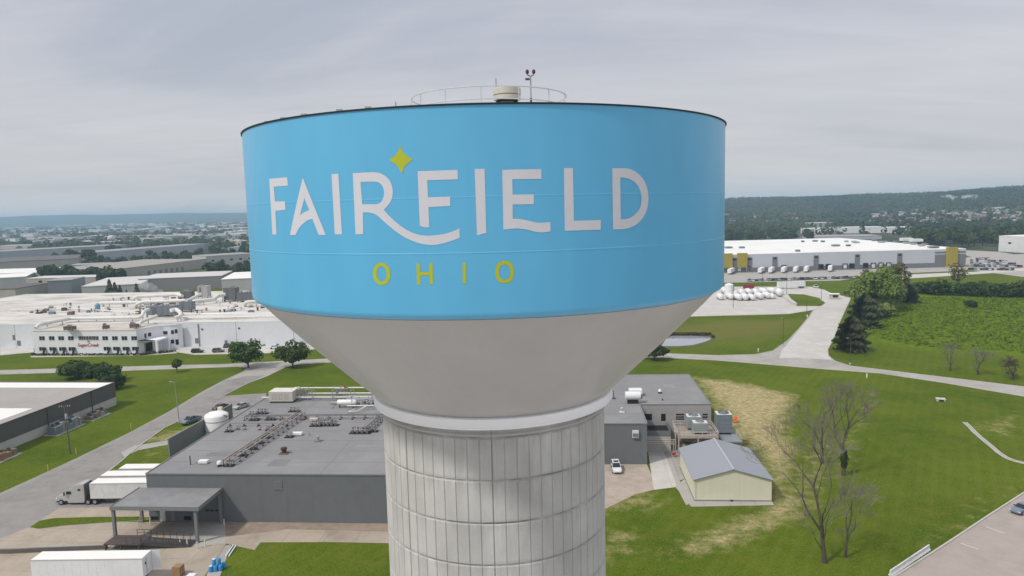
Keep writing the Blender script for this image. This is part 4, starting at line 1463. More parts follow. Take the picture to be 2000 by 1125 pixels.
def pile(px, py, w_, d_, h_, lab, seed, m1, m2):
    rg = random.Random(seed)
    p = at(px, py)
    t = thing('machinery_stack', lab, 'equipment', (p.x, p.y, 0), -R(6))
    q = MB()
    q.box(-w_ / 2 - .6, w_ / 2 + .6, -d_ / 2 - .6, d_ / 2 + .6, 0, .15)
    q.build('pad', CONC, t)
    q = MB()
    k = 0
    y = -d_ / 2
    while y < d_ / 2 - .3:
        dd = rg.uniform(.8, 1.8)
        hh = h_ * rg.uniform(.55, 1.0)
        q.box(-w_ / 2 + rg.uniform(0, .4), w_ / 2 - rg.uniform(0, .4), y, min(d_ / 2, y + dd) - .06, .15, hh, rg.choice((0, 0, 1)))
        y += dd
    q.build('casing', [m1, m2], t, bevel=.05)
    y = -d_ / 2 + .6
    while y < d_ / 2:
        q = MB()
        q.lathe([(.4, h_ * .9), (.4, h_ + .15), (.02, h_ + .15)], 12, 0, (rg.uniform(-.3, .3), y, 0))
        y += 1.7
        q.build('fan', DSTEEL, t, smooth=40)
pile(128, 840, 2.6, 9, 2.6, 'large grey covered machinery beside the warehouse wall near the utility pole', 3, TARP, UNIT)
pile(188, 815, 2.4, 6.5, 1.9, 'smaller tan and grey machinery by the far end of the warehouse wall', 4, WOOD, TARP)
pile(8, 895, 2.6, 5.5, 1.9, 'tan stacked equipment by the warehouse wall at the picture edge', 6, BROWN, WOOD)

# ------------------------------------------------------------------ vehicles
def wheel(q, x, y, r, wd, mi_t=0, mi_r=1):
    q.lathe([(.02, -wd / 2), (r * .93, -wd / 2), (r, -wd * .35), (r, wd * .35), (r * .93, wd / 2), (.02, wd / 2)], 18, mi_t, (x, y, r), 'y')
    for s in (-1, 1):
        q.lathe([(.02, s * wd * .53), (r * .58, s * wd * .52), (r * .62, s * wd * .46)], 14, mi_r, (x, y, r), 'y')

CARS = {  # length, width, stations of the lower body (x, low, belt, halfwidth factor), greenhouse (bottom x0, x1, top x0, x1, top z)
    'sedan': (4.7, 1.82, [(-2.35, .45, .78, .80), (-2.2, .26, .96, .93), (-1.2, .20, .98, 1), (.9, .20, .93, 1), (1.9, .22, .80, .95), (2.25, .28, .70, .86), (2.35, .42, .58, .74)], (-1.75, 1.0, -1.0, .25, 1.44)),
    'suv': (4.75, 1.9, [(-2.37, .5, .95, .86), (-2.25, .32, 1.08, .95), (-1.2, .28, 1.08, 1), (.9, .28, 1.03, 1), (1.9, .30, .96, .96), (2.25, .34, .86, .88), (2.37, .48, .7, .78)], (-2.2, 1.05, -1.9, .35, 1.76)),
    'pickup': (5.7, 1.98, [(-2.85, .55, 1.05, .92), (-2.75, .42, 1.1, .97), (-.9, .38, 1.1, 1), (.9, .38, 1.1, 1), (2.2, .40, 1.08, .96), (2.7, .45, .98, .9), (2.85, .6, .8, .82)], (-.9, 1.35, -.72, .55, 1.88)),
}
def car_shapes(kind):
    Ln, W, st, gh = CARS[kind]
    hw = W / 2
    body, glass = MB(), MB()
    loops = []
    for x, lo, hi, k in st:
        w_ = hw * k
        loops.append([(x, -w_ * .92, lo), (x, -w_, lo + (hi - lo) * .4), (x, -w_ * .93, hi), (x, w_ * .93, hi), (x, w_, lo + (hi - lo) * .4), (x, w_ * .92, lo)])
    b = len(body.v)
    for lp in loops:
        body.v += lp
    for i in range(len(loops) - 1):
        for k in range(6):
            k2 = (k + 1) % 6
            body.f.append((b + i * 6 + k, b + i * 6 + k2, b + (i + 1) * 6 + k2, b + (i + 1) * 6 + k))
            body.m.append(0)
    body.f.append(tuple(b + k for k in (5, 4, 3, 2, 1, 0)))
    body.m.append(0)
    body.f.append(tuple(b + (len(loops) - 1) * 6 + k for k in range(6)))
    body.m.append(0)
    x0, x1, t0, t1, zt = gh
    def belt(x):
        for i in range(len(st) - 1):
            if st[i][0] <= x <= st[i + 1][0]:
                f = (x - st[i][0]) / (st[i + 1][0] - st[i][0])
                return st[i][2] + f * (st[i + 1][2] - st[i][2])
        return st[2][2]
    wb, wt = hw * .90, hw * .72
    B = [(x0, -wb, belt(x0) - .02), (x1, -wb, belt(x1) - .02), (x1, wb, belt(x1) - .02), (x0, wb, belt(x0) - .02)]
    T = [(t0, -wt, zt - .06), (t1, -wt, zt - .06), (t1, wt, zt - .06), (t0, wt, zt - .06)]
    for i in range(4):
        j = (i + 1) % 4
        glass.poly([B[i], B[j], T[j], T[i]])
    body.poly([(x, y * 1.03, z + .015) for x, y, z in T], 0)
    body.poly([(x * 1 + (.1 if x < 0 else -.1), y * .9, zt) for x, y, z in T], 0)
    for i in range(4):
        j = (i + 1) % 4
        a, c = T[i], T[j]
        f = lambda p: (p[0] + (.1 if p[0] < 0 else -.1), p[1] * .9, zt)
        g = lambda p: (p[0], p[1] * 1.03, p[2] + .015)
        body.poly([g(a), g(c), f(c), f(a)], 0)
        body.bar(B[i], T[i], .07, .07)
    for s in (0, 1):
        m0 = tuple((B[3 * s][k] * .45 + B[3 * s + (1 if s == 0 else -1)][k] * .55) for k in range(3))
        m1 = tuple((T[3 * s][k] * .45 + T[3 * s + (1 if s == 0 else -1)][k] * .55) for k in range(3))
        body.bar(m0, m1, .07, .05)
    if kind == 'pickup':
        body.box(-2.7, -1.0, -hw * .78, hw * .78, 1.08, 1.115, 1)
    return body, glass

def car(kind, paint, label, loc_, rz, group=None):
    nm = {'sedan': 'parked_car', 'suv': 'parked_suv', 'pickup': 'pickup_truck'}[kind]
    t = thing(nm, label, {'sedan': 'car', 'suv': 'car', 'pickup': 'pickup'}[kind], loc_, rz, group)
    body, glass = car_shapes(kind)
    body.build('body', [paint, BLACK], t, smooth=35, bevel=.03)
    glass.build('window_glass', GLASS, t)
    Ln, W, st, gh = CARS[kind]
    r = .34 if kind == 'sedan' else .38
    for x in (-Ln * .29, Ln * .30):
        for s in (-1, 1):
            q = MB()
            wheel(q, x, s * (W / 2 - .12), r, .24)
            q.build('wheel', [RUBBER, CHROME], t, smooth=40)
    for s in (-1, 1):
        q = MB()
        q.box(Ln / 2 - .28, Ln / 2 - .07, s * W * .36 - .2, s * W * .36 + .2, .58 if kind == 'sedan' else .78, .70 if kind == 'sedan' else .9)
        q.build('headlight', LENS, t)
        q = MB()
        q.box(-Ln / 2 + .02, -Ln / 2 + .16, s * W * .34 - .2, s * W * .34 + .2, .70, .88)
        q.build('tail_light', RED, t)
        q = MB()
        q.box(gh[1] - .45, gh[1] - .25, s * (W / 2 + .05) - .1, s * (W / 2 + .05) + .1, st[3][2] + .02, st[3][2] + .16)
        q.build('mirror', BLACK, t)
    q = MB()
    q.box(Ln / 2 - .06, Ln / 2 - .02, -.42, .42, .40, .56)
    q.build('grille', BLACK, t)
    if kind == 'suv':
        q = MB()
        q.box(-.9, .05, -.5, .5, 1.765, 1.775)
        q.build('sunroof', GLASS, t)
    return t

_tiny = {}
def tiny_car(kind, paint, label, loc_, rz, group):
    key = kind
    if key not in _tiny:
        body, glass = car_shapes(kind)
        b0 = len(body.v)
        body.v += glass.v
        body.f += [tuple(b0 + i for i in f) for f in glass.f]
        body.m += [1] * len(glass.f)
        Ln, W, st, gh = CARS[kind]
        for x in (-Ln * .29, Ln * .30):
            for s in (-1, 1):
                wheel(body, x, s * (W / 2 - .12), .36, .24, 2, 2)
        _tiny[key] = body
        o = body.build('parked_car', [paint, GLASS, RUBBER], None)
        _tiny[key] = o
    else:
        o = _tiny[key].copy()
        COL.objects.link(o)
        o.material_slots[0].link = 'OBJECT'
        o.material_slots[0].material = paint
    o.location = loc_
    o.rotation_euler.z = rz
    return tag(o, label, 'car', group)

P_WHITE = mat('car_white', (.72, .73, .74), .3, .02, coat=.6)
P_BLACK = mat('car_black', (.02, .021, .024), .25, .1, coat=.6)
P_GREY = mat('car_grey', (.12, .125, .135), .3, .05, coat=.6)
P_SILVER = SILVER
P_RED = mat('car_red', (.22, .025, .03), .3, .05, coat=.6)
P_MAROON = mat('car_maroon', (.075, .022, .022), .3, .05, coat=.6)
P_BLUE = mat('car_blue', (.05, .08, .15), .3, .05, coat=.6)
P_STEELB = mat('car_steel_blue', (.14, .18, .24), .3, .05, coat=.6)

def gl(px, py):
    p = at(px, py)
    return (p.x, p.y, .035)

car('suv', P_WHITE, 'white suv with a sunroof parked on gravel against the grey factory wall', (*at(1203.5, 919)[:2], .03), R(-92))
car('pickup', P_STEELB, 'blue grey pickup parked at the kerb beside the grey screen wall', (*at(373, 826)[:2], .05), R(-112))
car('sedan', P_MAROON, 'maroon car parked on the lot behind the white tank', (*at(430, 799)[:2], .05), R(-118))
car('sedan', P_SILVER, 'silver car parked at the back corner of the grey factory', (*at(471, 797)[:2], .05), R(-118))
car('sedan', P_STEELB, 'blue grey car entering the corner car park at the picture edge', (*at(1997, 1000)[:2], .04), R(-155))
# cars before the white plant, half hidden by trees
for kind, paint, px, py, rz, lab in (
        ('suv', P_BLACK, 386, 689, 5, 'black suv nearest the white plant entrance'),
        ('suv', P_GREY, 427, 688, 8, 'dark grey suv second from the white plant entrance'),
        ('sedan', P_BLACK, 442, 678, -80, 'black car parked nose in by the white plant wall'),
        ('suv', P_BLACK, 455, 677, -82, 'black suv parked nose in beside the black car by the plant wall'),
        ('sedan', P_GREY, 474, 677, -82, 'grey car behind the crown of the first street tree'),
        ('sedan', P_WHITE, 497, 676, -80, 'white car between the two street trees by the plant wall'),
        ('sedan', P_SILVER, 514, 674, -80, 'silver car between the two street trees by the plant wall'),
        ('sedan', P_BLUE, 545, 673, -78, 'dark blue car behind the second street tree'),
        ('sedan', P_WHITE, 538, 681, 4, 'white car in the near row behind the second street tree'),
        ('suv', P_BLACK, 588, 677, -75, 'black suv partly behind the tower bowl in the plant car park')):
    tiny_car(kind, paint, lab, gl(px, py), R(rz), 'cars in the car park of the white plant')

def trailer(label, loc_, rz, Ln=16.1, group=None, m=None, doors=False):
    """box trailer, nose towards -x, origin under its middle"""
    t = thing('semi_trailer', label, 'trailer', loc_, rz, group)
    m = m or WHITE_DIRTY
    q = MB()
    h0, h1 = 1.15, 4.1
    q.box(-Ln / 2, Ln / 2, -1.3, 1.3, h0, h1 - .03, 0)
    q.box(-Ln / 2 + .05, Ln / 2 - .05, -1.25, 1.25, h1 - .03, h1, 1)
    for y in (-1.3, 1.3):
        for z in (h0 + .06, h1 - .08):
            q.bar((-Ln / 2, y, z), (Ln / 2, y, z), .08, .14, 2)
        k = -Ln / 2 + 1.2
        while k < Ln / 2:
            q.bar((k, y * 1.002, h0 + .1), (k, y * 1.002, h1 - .12), .05, .02, 0)
            k += 1.2
    q.build('body', [m, WROOF, BEIGE], t)
    q = MB()
    q.box(Ln / 2 - 4.2, Ln / 2 - .3, -.5, .5, .65, 1.15)
    q.box(-Ln / 2 + .4, -Ln / 2 + 1.4, -.5, .5, .95, 1.15)
    q.build('chassis', DSTEEL, t)
    for x in (Ln / 2 - 1.2, Ln / 2 - 2.45):
        for s in (-1, 1):
            q = MB()
            wheel(q, x, s * 1.02, .51, .5)
            q.build('wheel', [RUBBER, CHROME], t, smooth=40)
    q = MB()
    for s in (-1, 1):
        q.bar((-Ln / 2 + 3.2, s * .8, 0), (-Ln / 2 + 3.2, s * .8, 1.15), .13, .13)
    q.build('landing_gear', DSTEEL, t)
    for s in (-1, 1):
        q = MB()
        if doors and s > 0:
            q.bar((Ln / 2 + .02, 1.25, h0 + 1.45), (Ln / 2 + 1.1, 1.6, h0 + 1.45), .06, 2.75)
        else:
            q.box(Ln / 2 + .005, Ln / 2 + .05, .02 if s > 0 else -1.24, 1.24 if s > 0 else -.02, h0 + .08, h1 - .12)
            q.box(Ln / 2 + .05, Ln / 2 + .08, s * .35 - .03, s * .35 + .03, h0 + .3, h1 - .4, 1)
            q.box(Ln / 2 + .05, Ln / 2 + .09, s * .62 - .12, s * .62 + .12, h0 + 1.7, h0 + 2.1, 1)
        q.build('door', [m, DSTEEL], t)
    return t

trailer('white trailer coupled to the silver truck at the grey factory dock', (-72.0, 128.85, .04), R(-1.5), 15.2)
trailer('white trailer parked next behind the one coupled to the truck', (-72.2, 132.6, .04), R(-2), 15.2)
trailer('white trailer farthest from the canopy at the grey factory dock', (-71.0, 136.3, .04), R(-2.5), 14.6)
trailer('clean white trailer with an open rear door at the steel dock ramp in front', (-62.6, 99.4, .04), R(-1.3), 16.4, m=WHITE, doors=True)

# silver sleeper truck, nose towards -x
tk = thing('semi_truck', 'silver sleeper truck parked at the grey factory dock', 'truck', (-79.9, 128.9, .04), R(-1.5))
SILV = mat('truck_silver', (.46, .455, .44), .35, .04, metal=.2, coat=.5)
q = MB()
def hull(q, secs, mi=0):
    b = len(q.v)
    for x, w0, w1, z0, z1 in secs:
        q.v += [(x, -w0, z0), (x, -w1, z1), (x, w1, z1), (x, w0, z0)]
    for i in range(len(secs) - 1):
        for k in range(4):
            k2 = (k + 1) % 4
            q.f.append((b + i * 4 + k, b + (i + 1) * 4 + k, b + (i + 1) * 4 + k2, b + i * 4 + k2))
            q.m.append(mi)
    q.f.append((b, b + 1, b + 2, b + 3)); q.m.append(mi)
    e = b + (len(secs) - 1) * 4
    q.f.append((e + 3, e + 2, e + 1, e)); q.m.append(mi)
hull(q, [(-6.35, .85, .75, .75, 1.35), (-6.2, 1.0, .9, .7, 1.6), (-5.2, 1.05, .95, .7, 1.85), (-4.55, 1.15, 1.05, .7, 1.98)])
hull(q, [(-4.55, 1.2, 1.15, .8, 2.0), (-4.0, 1.22, 1.1, .8, 2.85), (-3.4, 1.24, 1.1, .8, 3.15), (-2.6, 1.25, 1.15, .8, 3.75), (-1.6, 1.25, 1.2, .8, 4.0), (-.75, 1.25, 1.2, .8, 4.02)])
q.build('cab', SILV, tk, bevel=.07)
q = MB()
q.box(-.78, -.6, -1.15, 1.15, .95, 3.9)
q.build('fairing', DSTEEL, tk)
q = MB()
q.poly([(-4.56, -1.02, 2.05), (-4.06, -.98, 2.82), (-4.06, .98, 2.82), (-4.56, 1.02, 2.05)][::-1])
q.build('windscreen', GLASS, tk)
for s in (-1, 1):
    q = MB()
    q.box(-4.15, -3.3, s * 1.24 - .02, s * 1.24 + .02, 2.1, 2.65)
    q.build('side_window', GLASS, tk)
    q = MB()
    q.box(-1.95, -1.45, s * 1.25 - .02, s * 1.25 + .02, 2.75, 3.1)
    q.build('sleeper_window', GLASS, tk)
    q = MB()
    q.box(-6.33, -6.1, s * .85 - .2, s * .85 + .2, 1.05, 1.35)
    q.build('headlight', LENS, tk)
    q = MB()
    q.box(-4.5, -4.3, s * 1.5 - .12, s * 1.5 + .12, 1.95, 2.6)
    q.build('mirror', DSTEEL, tk)
    q = MB()
    q.box(-4.0, -.9, s * 1.14 - .12, s * 1.14 + .12, .45, .85)
    q.build('side_skirt', SILV, tk)
    q = MB()
    wheel(q, -5.35, s * 1.05, .52, .32)
    q.build('wheel', [RUBBER, CHROME], tk, smooth=40)
    for x in (-.2, 1.1):
        q = MB()
        wheel(q, x, s * 1.0, .52, .5)
        q.build('wheel', [RUBBER, CHROME], tk, smooth=40)
q = MB()
q.box(-6.45, -6.2, -1.15, 1.15, .4, .75)
q.build('bumper', CHROME, tk, bevel=.05)
q = MB()
q.box(-6.38, -6.3, -.5, .5, .8, 1.35)
q.build('grille', BLACK, tk)
q = MB()
q.box(-6.0, 1.6, -.45, .45, .6, .95)
q.build('chassis', DSTEEL, tk)

# ------------------------------------------------------------------ the loading yard
dk = thing('dock_ramp', 'dark steel yard ramp with railings leading down from a raised deck', 'ramp', (*at(252, 1068)[:2], 0), BR)
q = MB()
q.box(-3.2, 3.0, -1.6, 1.6, 1.05, 1.22)
q.build('deck', mat('ramp_brown', (.085, .065, .06), .7, .15, .8), dk)
q = MB()
a, b_ = Vector((3.0, 0, 1.13)), Vector((10.2, 1.2, .1))
for y in (-1.1, 1.1):
    q.bar(a + Vector((0, y, -.1)), b_ + Vector((0, y, -.1)), .16, .3)
for k in range(16):
    t_ = k / 15
    c = a.lerp(b_, t_)
    q.bar(c + Vector((0, -1.1, 0)), c + Vector((0, 1.1, 0)), .44, .05)
q.build('ramp', DSTEEL, dk)
q = MB()
for y in (-1.5, 1.5):
    for z in (.55, 1.05):
        q.bar((.6, y, 1.22 + z), (3.0, y, 1.22 + z), .06, .06)
        q.bar((3.0, y * .8, 1.22 + z), (9.6, 1.2 + y * .8, .25 + z), .06, .06)
    for k in range(8):
        t_ = k / 7
        c = a.lerp(b_, t_) + Vector((0, y * .8, 0))
        q.bar(c, c + Vector((0, 0, 1.1)), .06, .06)
    for x in (.6, 1.8, 3.0):
        q.bar((x, y, 1.2), (x, y, 2.27), .06, .06)
q.build('railing', DSTEEL, dk)
for x in (-3.0, -.4, 2.6):
    for y in (-1.4, 1.4):
        q = MB()
        q.bar((x, y, 0), (x, y, 1.05), .2, .2)
        q.build('leg', DSTEEL, dk)
q = thing('retaining_wall', 'long low dark retaining wall behind the clean white trailer', 'wall', (0, 0, 0))
mb = MB()
p0, p1 = at(20, 1081), at(210, 1072)
mb.bar((p0.x - 8, p0.y + .3, .35), (p0.x, p0.y, .35), .3, .7)
mb.bar((p0.x, p0.y, .35), (p1.x, p1.y, .35), .3, .7)
mb.build('wall_panel', mat('dark_concrete', (.13, .11, .10), .85, .15, .6), q)
mb = MB()
mb.bar((p0.x - 8, p0.y + .3, .73), (p1.x, p1.y, .73), .36, .06)
mb.build('coping', CONC, q)

def post(name, label, cat, px, py, h, r, m, cap=None, group=None):
    p = at(px, py)
    t = thing(name, label, cat, (p.x, p.y, 0), 0, group)
    q = MB()
    q.lathe([(r, 0), (r, h - .06), (r * .8, h), (.01, h + .02)], 12)
    q.build('post', m, t, smooth=50)
    if cap is not None:
        q = MB()
        q.lathe([(r * 1.04, h * .8), (r * 1.04, h * .93)], 12)
        q.build('band', cap, t)
    return t
PALE = mat('bollard_white', (.66, .65, .58), .6, .06)
for px, py, lab in ((294, 1025, 'pale bollard by the handrail under the canopy'), (438, 1026, 'pale bollard beside the roller door'), (352, 1063, 'pale bollard at the foot of the steel ramp, farther one'), (366, 1065, 'pale bollard at the foot of the steel ramp, nearer the canopy post'), (386, 1072, 'pale bollard just left of the front canopy post'), (401, 1068, 'pale bollard just right of the front canopy post'), (240, 1060, 'short pale bollard beside the corner canopy post')):
    post('bollard', lab, 'bollard', px, py, 1.15 if px != 240 else .9, .11, PALE, YELLOW, 'bollards round the loading canopy')
for px, py, lab in ((256, 838, 'yellow marker post beside the street opposite the screen wall'), (149, 888, 'yellow marker post beside the utility pole'), (94, 921, 'yellow marker post at the street edge before the warehouse'), (325, 836, 'yellow marker post on the corner of the tan patch')):
    post('marker_post', lab, 'marker post', px, py, 1.5, .07, YELLOW, None, 'yellow marker posts along the street')
for px, py, lab in ((1693, 738, 'white hydrant like post on the lawn near the main road'), (1481, 687, 'white post by the hedge line on the pond lawn'), (1577, 620, 'white post at the base of a lamp beside the access road'), (1744, 613, 'tiny white post among the weeds')):
    post('white_post', lab, 'post', px, py, 1.3, .16, WHITE, None)
hr = thing('handrail', 'pale yellow handrail under the far corner of the canopy', 'handrail', (*at(281, 1024)[:2], 0), BR)
q = MB()
for z in (.55, 1.1):
    q.tube([(-.5, -.7, z), (-.5, .9, z), (.6, .9, z)], .04, 6)
for x, y in ((-.5, -.7), (-.5, .9), (.6, .9)):
    q.tube([(x, y, 0), (x, y, 1.1)], .05, 6)
q.build('rail', mat('rail_yellow', (.55, .5, .32), .6), hr)
cr = thing('carton_stack', 'brown carton stack on a pallet in front of the steel ramp', 'cartons', (*at(349, 1124)[:2], .04), R(-8))
q = MB()
q.box(-.62, .62, -.62, .62, .14, 1.55)
q.box(-.635, .635, -.3, -.22, .14, 1.56, 1)
q.box(-.635, .635, .3, .38, .14, 1.56, 1)
q.build('carton', [BROWN, mat('strap_tan', (.4, .3, .18), .7)], cr)
q = MB()
for y in (-.55, 0, .55):
    q.box(-.66, .66, y - .07, y + .07, 0, .13)
q.build('pallet', WOOD, cr)
cr = thing('wrapped_pallet', 'white wrapped pallet with red markings by the brown carton stack', 'pallet', (*at(374, 1133)[:2], .04), R(-8))
q = MB()
q.box(-.6, .6, -.55, .55, .14, .8)
q.build('wrap', WHITE, cr, bevel=.08)
q = MB()
q.box(-.6, .6, -.56, .56, 0, .13)
q.box(-.4, .4, -.57, -.552, .3, .45, 1)
q.build('pallet', [WOOD, RED], cr)
k = 0
for dx, dy, st_ in ((0, 0, 0), (.68, .12, 0), (1.35, .3, 0), (.25, .75, 0), (.95, .9, 0), (1.6, 1.0, 0), (.4, .35, 1), (1.05, .55, 1)):
    p = at(412, 1117)
    t = thing('barrel', 'bright blue plastic barrel in the heap beside the white pipes', 'barrel', (p.x + dx, p.y + dy, .04 + .92 * st_), R(20 * k), 'blue barrels beside the white pipes')
    q = MB()
    q.lathe([(.01, 0), (.27, .01), (.30, .08), (.30, .28), (.315, .32), (.30, .36), (.30, .58), (.315, .62), (.30, .66), (.30, .84), (.26, .9), (.01, .9)], 16)
    q.build('drum', BLUEP, t, smooth=40)
    q = MB()
    q.lathe([(.262, .885), (.25, .915), (.01, .915)], 16)
    q.build('lid', mat('barrel_lid', (.62, .68, .72), .5) if k % 3 == 0 else BLUEP, t)
    k += 1
for k, (a, b_) in enumerate((((441, 1088), (456, 1066)), ((447, 1088), (461, 1067)))):
    p, p2 = at(*a), at(*b_)
    t = thing('white_pipe', ('long white pipe lying by the barrels, nearer the paving', 'long white pipe lying by the barrels, on the grass side')[k], 'pipe', (p.x, p.y, .15), 0)
    q = MB()
    q.tube([(0, 0, 0), (p2.x - p.x, p2.y - p.y, 0)], .12, 10)
    q.build('pipe_length', WHITE, t, smooth=50)
sheet('pavement', CONC, G2((440, 1066), (452, 1064), (430, 1125), (415, 1150), (395, 1150), (405, 1120)), .044)

def utility(px, py, top, label):
    p = at(px, py)
    t = thing('utility_pole', label, 'utility pole', (p.x, p.y, 0), R(8))
    h = top
    q = MB()
    q.tube([(0, 0, 0), (-.35, 0, h)], [.17, .11], 10)
    q.build('pole', BARK_PALE, t, smooth=60)
    q = MB()
    q.bar((-1.5, 0, h - .4), (.9, 0, h - .4), .12, .14)
    q.bar((-1.0, .1, h - 1.5), (-.3, .1, h - .5), .06, .06)
    q.bar((.45, .1, h - 1.5), (-.3, .1, h - .5), .06, .06)
    q.build('crossarm', BARK_PALE, t)
    for x in (-1.4, -.9, .35, .8):
        q = MB()
        q.lathe([(.04, h - .33), (.07, h - .25), (.05, h - .1), (.01, h - .08)], 8, 0, (x, 0, 0))
        q.build('insulator', WHITE, t)
    q = MB()
    q.lathe([(.02, h - 3.1), (.27, h - 3.1), (.27, h - 2.1), (.2, h - 1.98), (.02, h - 1.95)], 14, 0, (.05, -.38, 0))
    q.build('transformer', mat('transformer_grey', (.33, .34, .34), .5), t, smooth=40)
    return t
utility(137.5, 886, 11.4, 'wooden utility pole with a crossarm and transformer beside the street')

def lamp(px, py, h, label, arm=1.2, tilt=0.0, m=DSTEEL, heads=1):
    p = at(px, py)
    t = thing('street_lamp', label, 'street lamp', (p.x, p.y, 0), 0)
    q = MB()
    q.tube([(0, 0, 0), (tilt, 0, h)], [.13, .07], 8)
    q.build('pole', m, t, smooth=60)
    q = MB()
    q.lathe([(.28, 0), (.28, .55), (.22, .6), (.01, .6)], 12)
    q.build('base', CONC_PALE, t)
    for k in range(heads):
        s = -1 if k == 0 else 1
        q = MB()
        q.tube([(tilt, 0, h - .05), (tilt + s * arm, 0, h + .1)], .05, 6)
        q.build('arm', m, t)
        q = MB()
        q.box(tilt + s * arm - .35, tilt + s * arm + .35, -.18, .18, h + .04, h + .2)
        q.build('lamp_head', STEEL, t, bevel=.03)
    return t
lamp(350, 824, 10.6, 'thin grey street lamp by the blue grey pickup', 1.0, -.4, STEEL)
lamp(1660.5, 712, 8.6, 'dark street lamp at the road junction in front of the evergreens', 1.1)
lamp(1529.5, 676, 10.5, 'dark street lamp on the pond lawn left of the access road', .6)
lamp(1575.5, 618, 10.0, 'dark street lamp at the corner of the tank yard and access road', .6)
lamp(1432, 602, 12.5, 'tall thin lamp standing in the tank yard in front of the tanks', .8)
lamp(1604, 588, 9.5, 'lamp on the lawn island beside the guard booth', .6)
lamp(1536, 576, 12, 'lamp behind the tank yard beside the parked white trailer', .6)
lamp(1489, 562, 12, 'lamp behind the red container in the far yard', .6)

# orange sign, vault, channel, barrier
t = thing('marker_sign', 'bright orange marker sign leaning on the straw patch by the cooling platform', 'sign', (*at(1437, 826)[:2], 0), R(10))
q = MB()
q.bar((-.2, 0, .3), (.25, .2, 1.5), .95, .05)
q.build('panel', ORANGE, t)
q = MB()
q.bar((-.4, .3, 0), (0, .05, 1.0), .06, .06)
q.bar((.4, .3, 0), (0, .05, 1.0), .06, .06)
q.build('leg', DSTEEL, t)
t = thing('utility_vault', 'low white concrete vault on the lawn near the main road', 'utility box', (*at(1837, 783)[:2], 0), R(-20))
q = MB()
q.box(-1.0, 1.0, -.8, .8, 0, .55)
q.build('box', CONC_PALE, t, bevel=.05)
q = MB()
q.box(-1.1, 1.1, -.9, .9, .55, .68)
q.box(-.5, .6, -.93, -.80, .1, .45, 1)
q.build('cover', [CONC_PALE, BLACK], t)
t = thing('drainage_channel', 'pale concrete drainage channel running down the mown slope', 'channel', (0, 0, 0))
mid = [at(*p) for p in ((1884, 825), (1893, 833), (1904, 845), (1918, 857), (1935, 871), (1950, 884), (1965, 894), (1980, 900), (2005, 906))]
q = MB()
for i in range(len(mid) - 1):
    a, b_ = mid[i], mid[i + 1]
    s = (b_ - a).cross(Vector((0, 0, 1))).normalized()
    q.poly([a - s * .34 + Vector((0, 0, .03)), a + s * .34 + Vector((0, 0, .03)), b_ + s * .34 + Vector((0, 0, .03)), b_ - s * .34 + Vector((0, 0, .03))][::-1], 1)
    for sg in (-1, 1):
        q.bar(a + s * .4 * sg + Vector((0, 0, .06)), b_ + s * .4 * sg + Vector((0, 0, .06)), .14, .12)
q.build('channel_lining', [CONC_PALE, CONC], t)
p0, p1 = at(1748, 1128), at(1824, 1076)
for k in range(6):
    a = p0.lerp(p1, (k + .03) / 6)
    b_ = p0.lerp(p1, (k + .97) / 6)
    d = (b_ - a)
    t = thing('concrete_barrier', 'white concrete barrier block in the line at the car park corner', 'barrier', (a.x - .5, a.y + .4, 0), math.atan2(d.y, d.x), 'barrier blocks at the car park corner')
    Ln = d.length
    q = MB()
    for (y0, z0), (y1, z1) in (((-.3, 0), (-.3, .12)), ((-.3, .12), (-.12, .4)), ((-.12, .4), (-.09, .85)), ((-.09, .85), (.09, .85)), ((.09, .85), (.12, .4)), ((.12, .4), (.3, .12)), ((.3, .12), (.3, 0))):
        q.poly([(0, y0, z0), (Ln, y0, z0), (Ln, y1, z1), (0, y1, z1)])
    prof_ = [(-.3, 0), (-.3, .12), (-.12, .4), (-.09, .85), (.09, .85), (.12, .4), (.3, .12), (.3, 0)]
    q.poly([(0, y, z) for y, z in prof_])
    q.poly([(Ln, y, z) for y, z in prof_][::-1])
    q.build('block', WHITE_DIRTY, t)
    q = MB()
    q.box(Ln * .2, Ln * .34, -.305, -.29, .02, .11)
    q.box(Ln * .66, Ln * .8, -.305, -.29, .02, .11)
    q.build('slot', BLACK, t)

# ------------------------------------------------------------------ trees
def leaf_quad(mb, p, nrm, s, rg, asp=1.0, mi=0):
    n_ = nrm.normalized()
    a = n_.cross(Vector((rg.uniform(-1, 1), rg.uniform(-1, 1), rg.uniform(-1, 1))))
    if a.length < 1e-3:
        a = n_.orthogonal()
    a.normalize()
    b = n_.cross(a)
    a *= s * asp
    b *= s
    mb.poly([p - a - b * .4, p + a * .3 - b, p + a + b * .4, p - a * .3 + b], mi)

def crown(mb, c, rad, n_, size, rg, lobes=10, lob=.45, flat=.0):
    c = Vector(c)
    L_ = []
    for _ in range(lobes):
        while True:
            v = Vector((rg.uniform(-1, 1), rg.uniform(-1, 1), rg.uniform(-1, 1)))
            if .25 < v.length < 1:
                break
        L_.append((v * (1 - lob * .8), lob * rg.uniform(.7, 1.15)))
    for i in range(n_):
        lc, lr = L_[i % lobes]
        v = Vector((rg.gauss(0, 1), rg.gauss(0, 1), rg.gauss(0, 1))).normalized()
        p = lc + v * lr * rg.uniform(.55, 1.0)
        if p.z < -.75:
            p.z = -.75 + rg.uniform(-.05, .05)
        w_ = Vector((p.x * rad[0], p.y * rad[1], p.z * rad[2]))
        leaf_quad(mb, c + w_, v + Vector((rg.uniform(-.6, .6), rg.uniform(-.6, .6), rg.uniform(-.2, .8))), size * rg.uniform(.6, 1.25), rg)

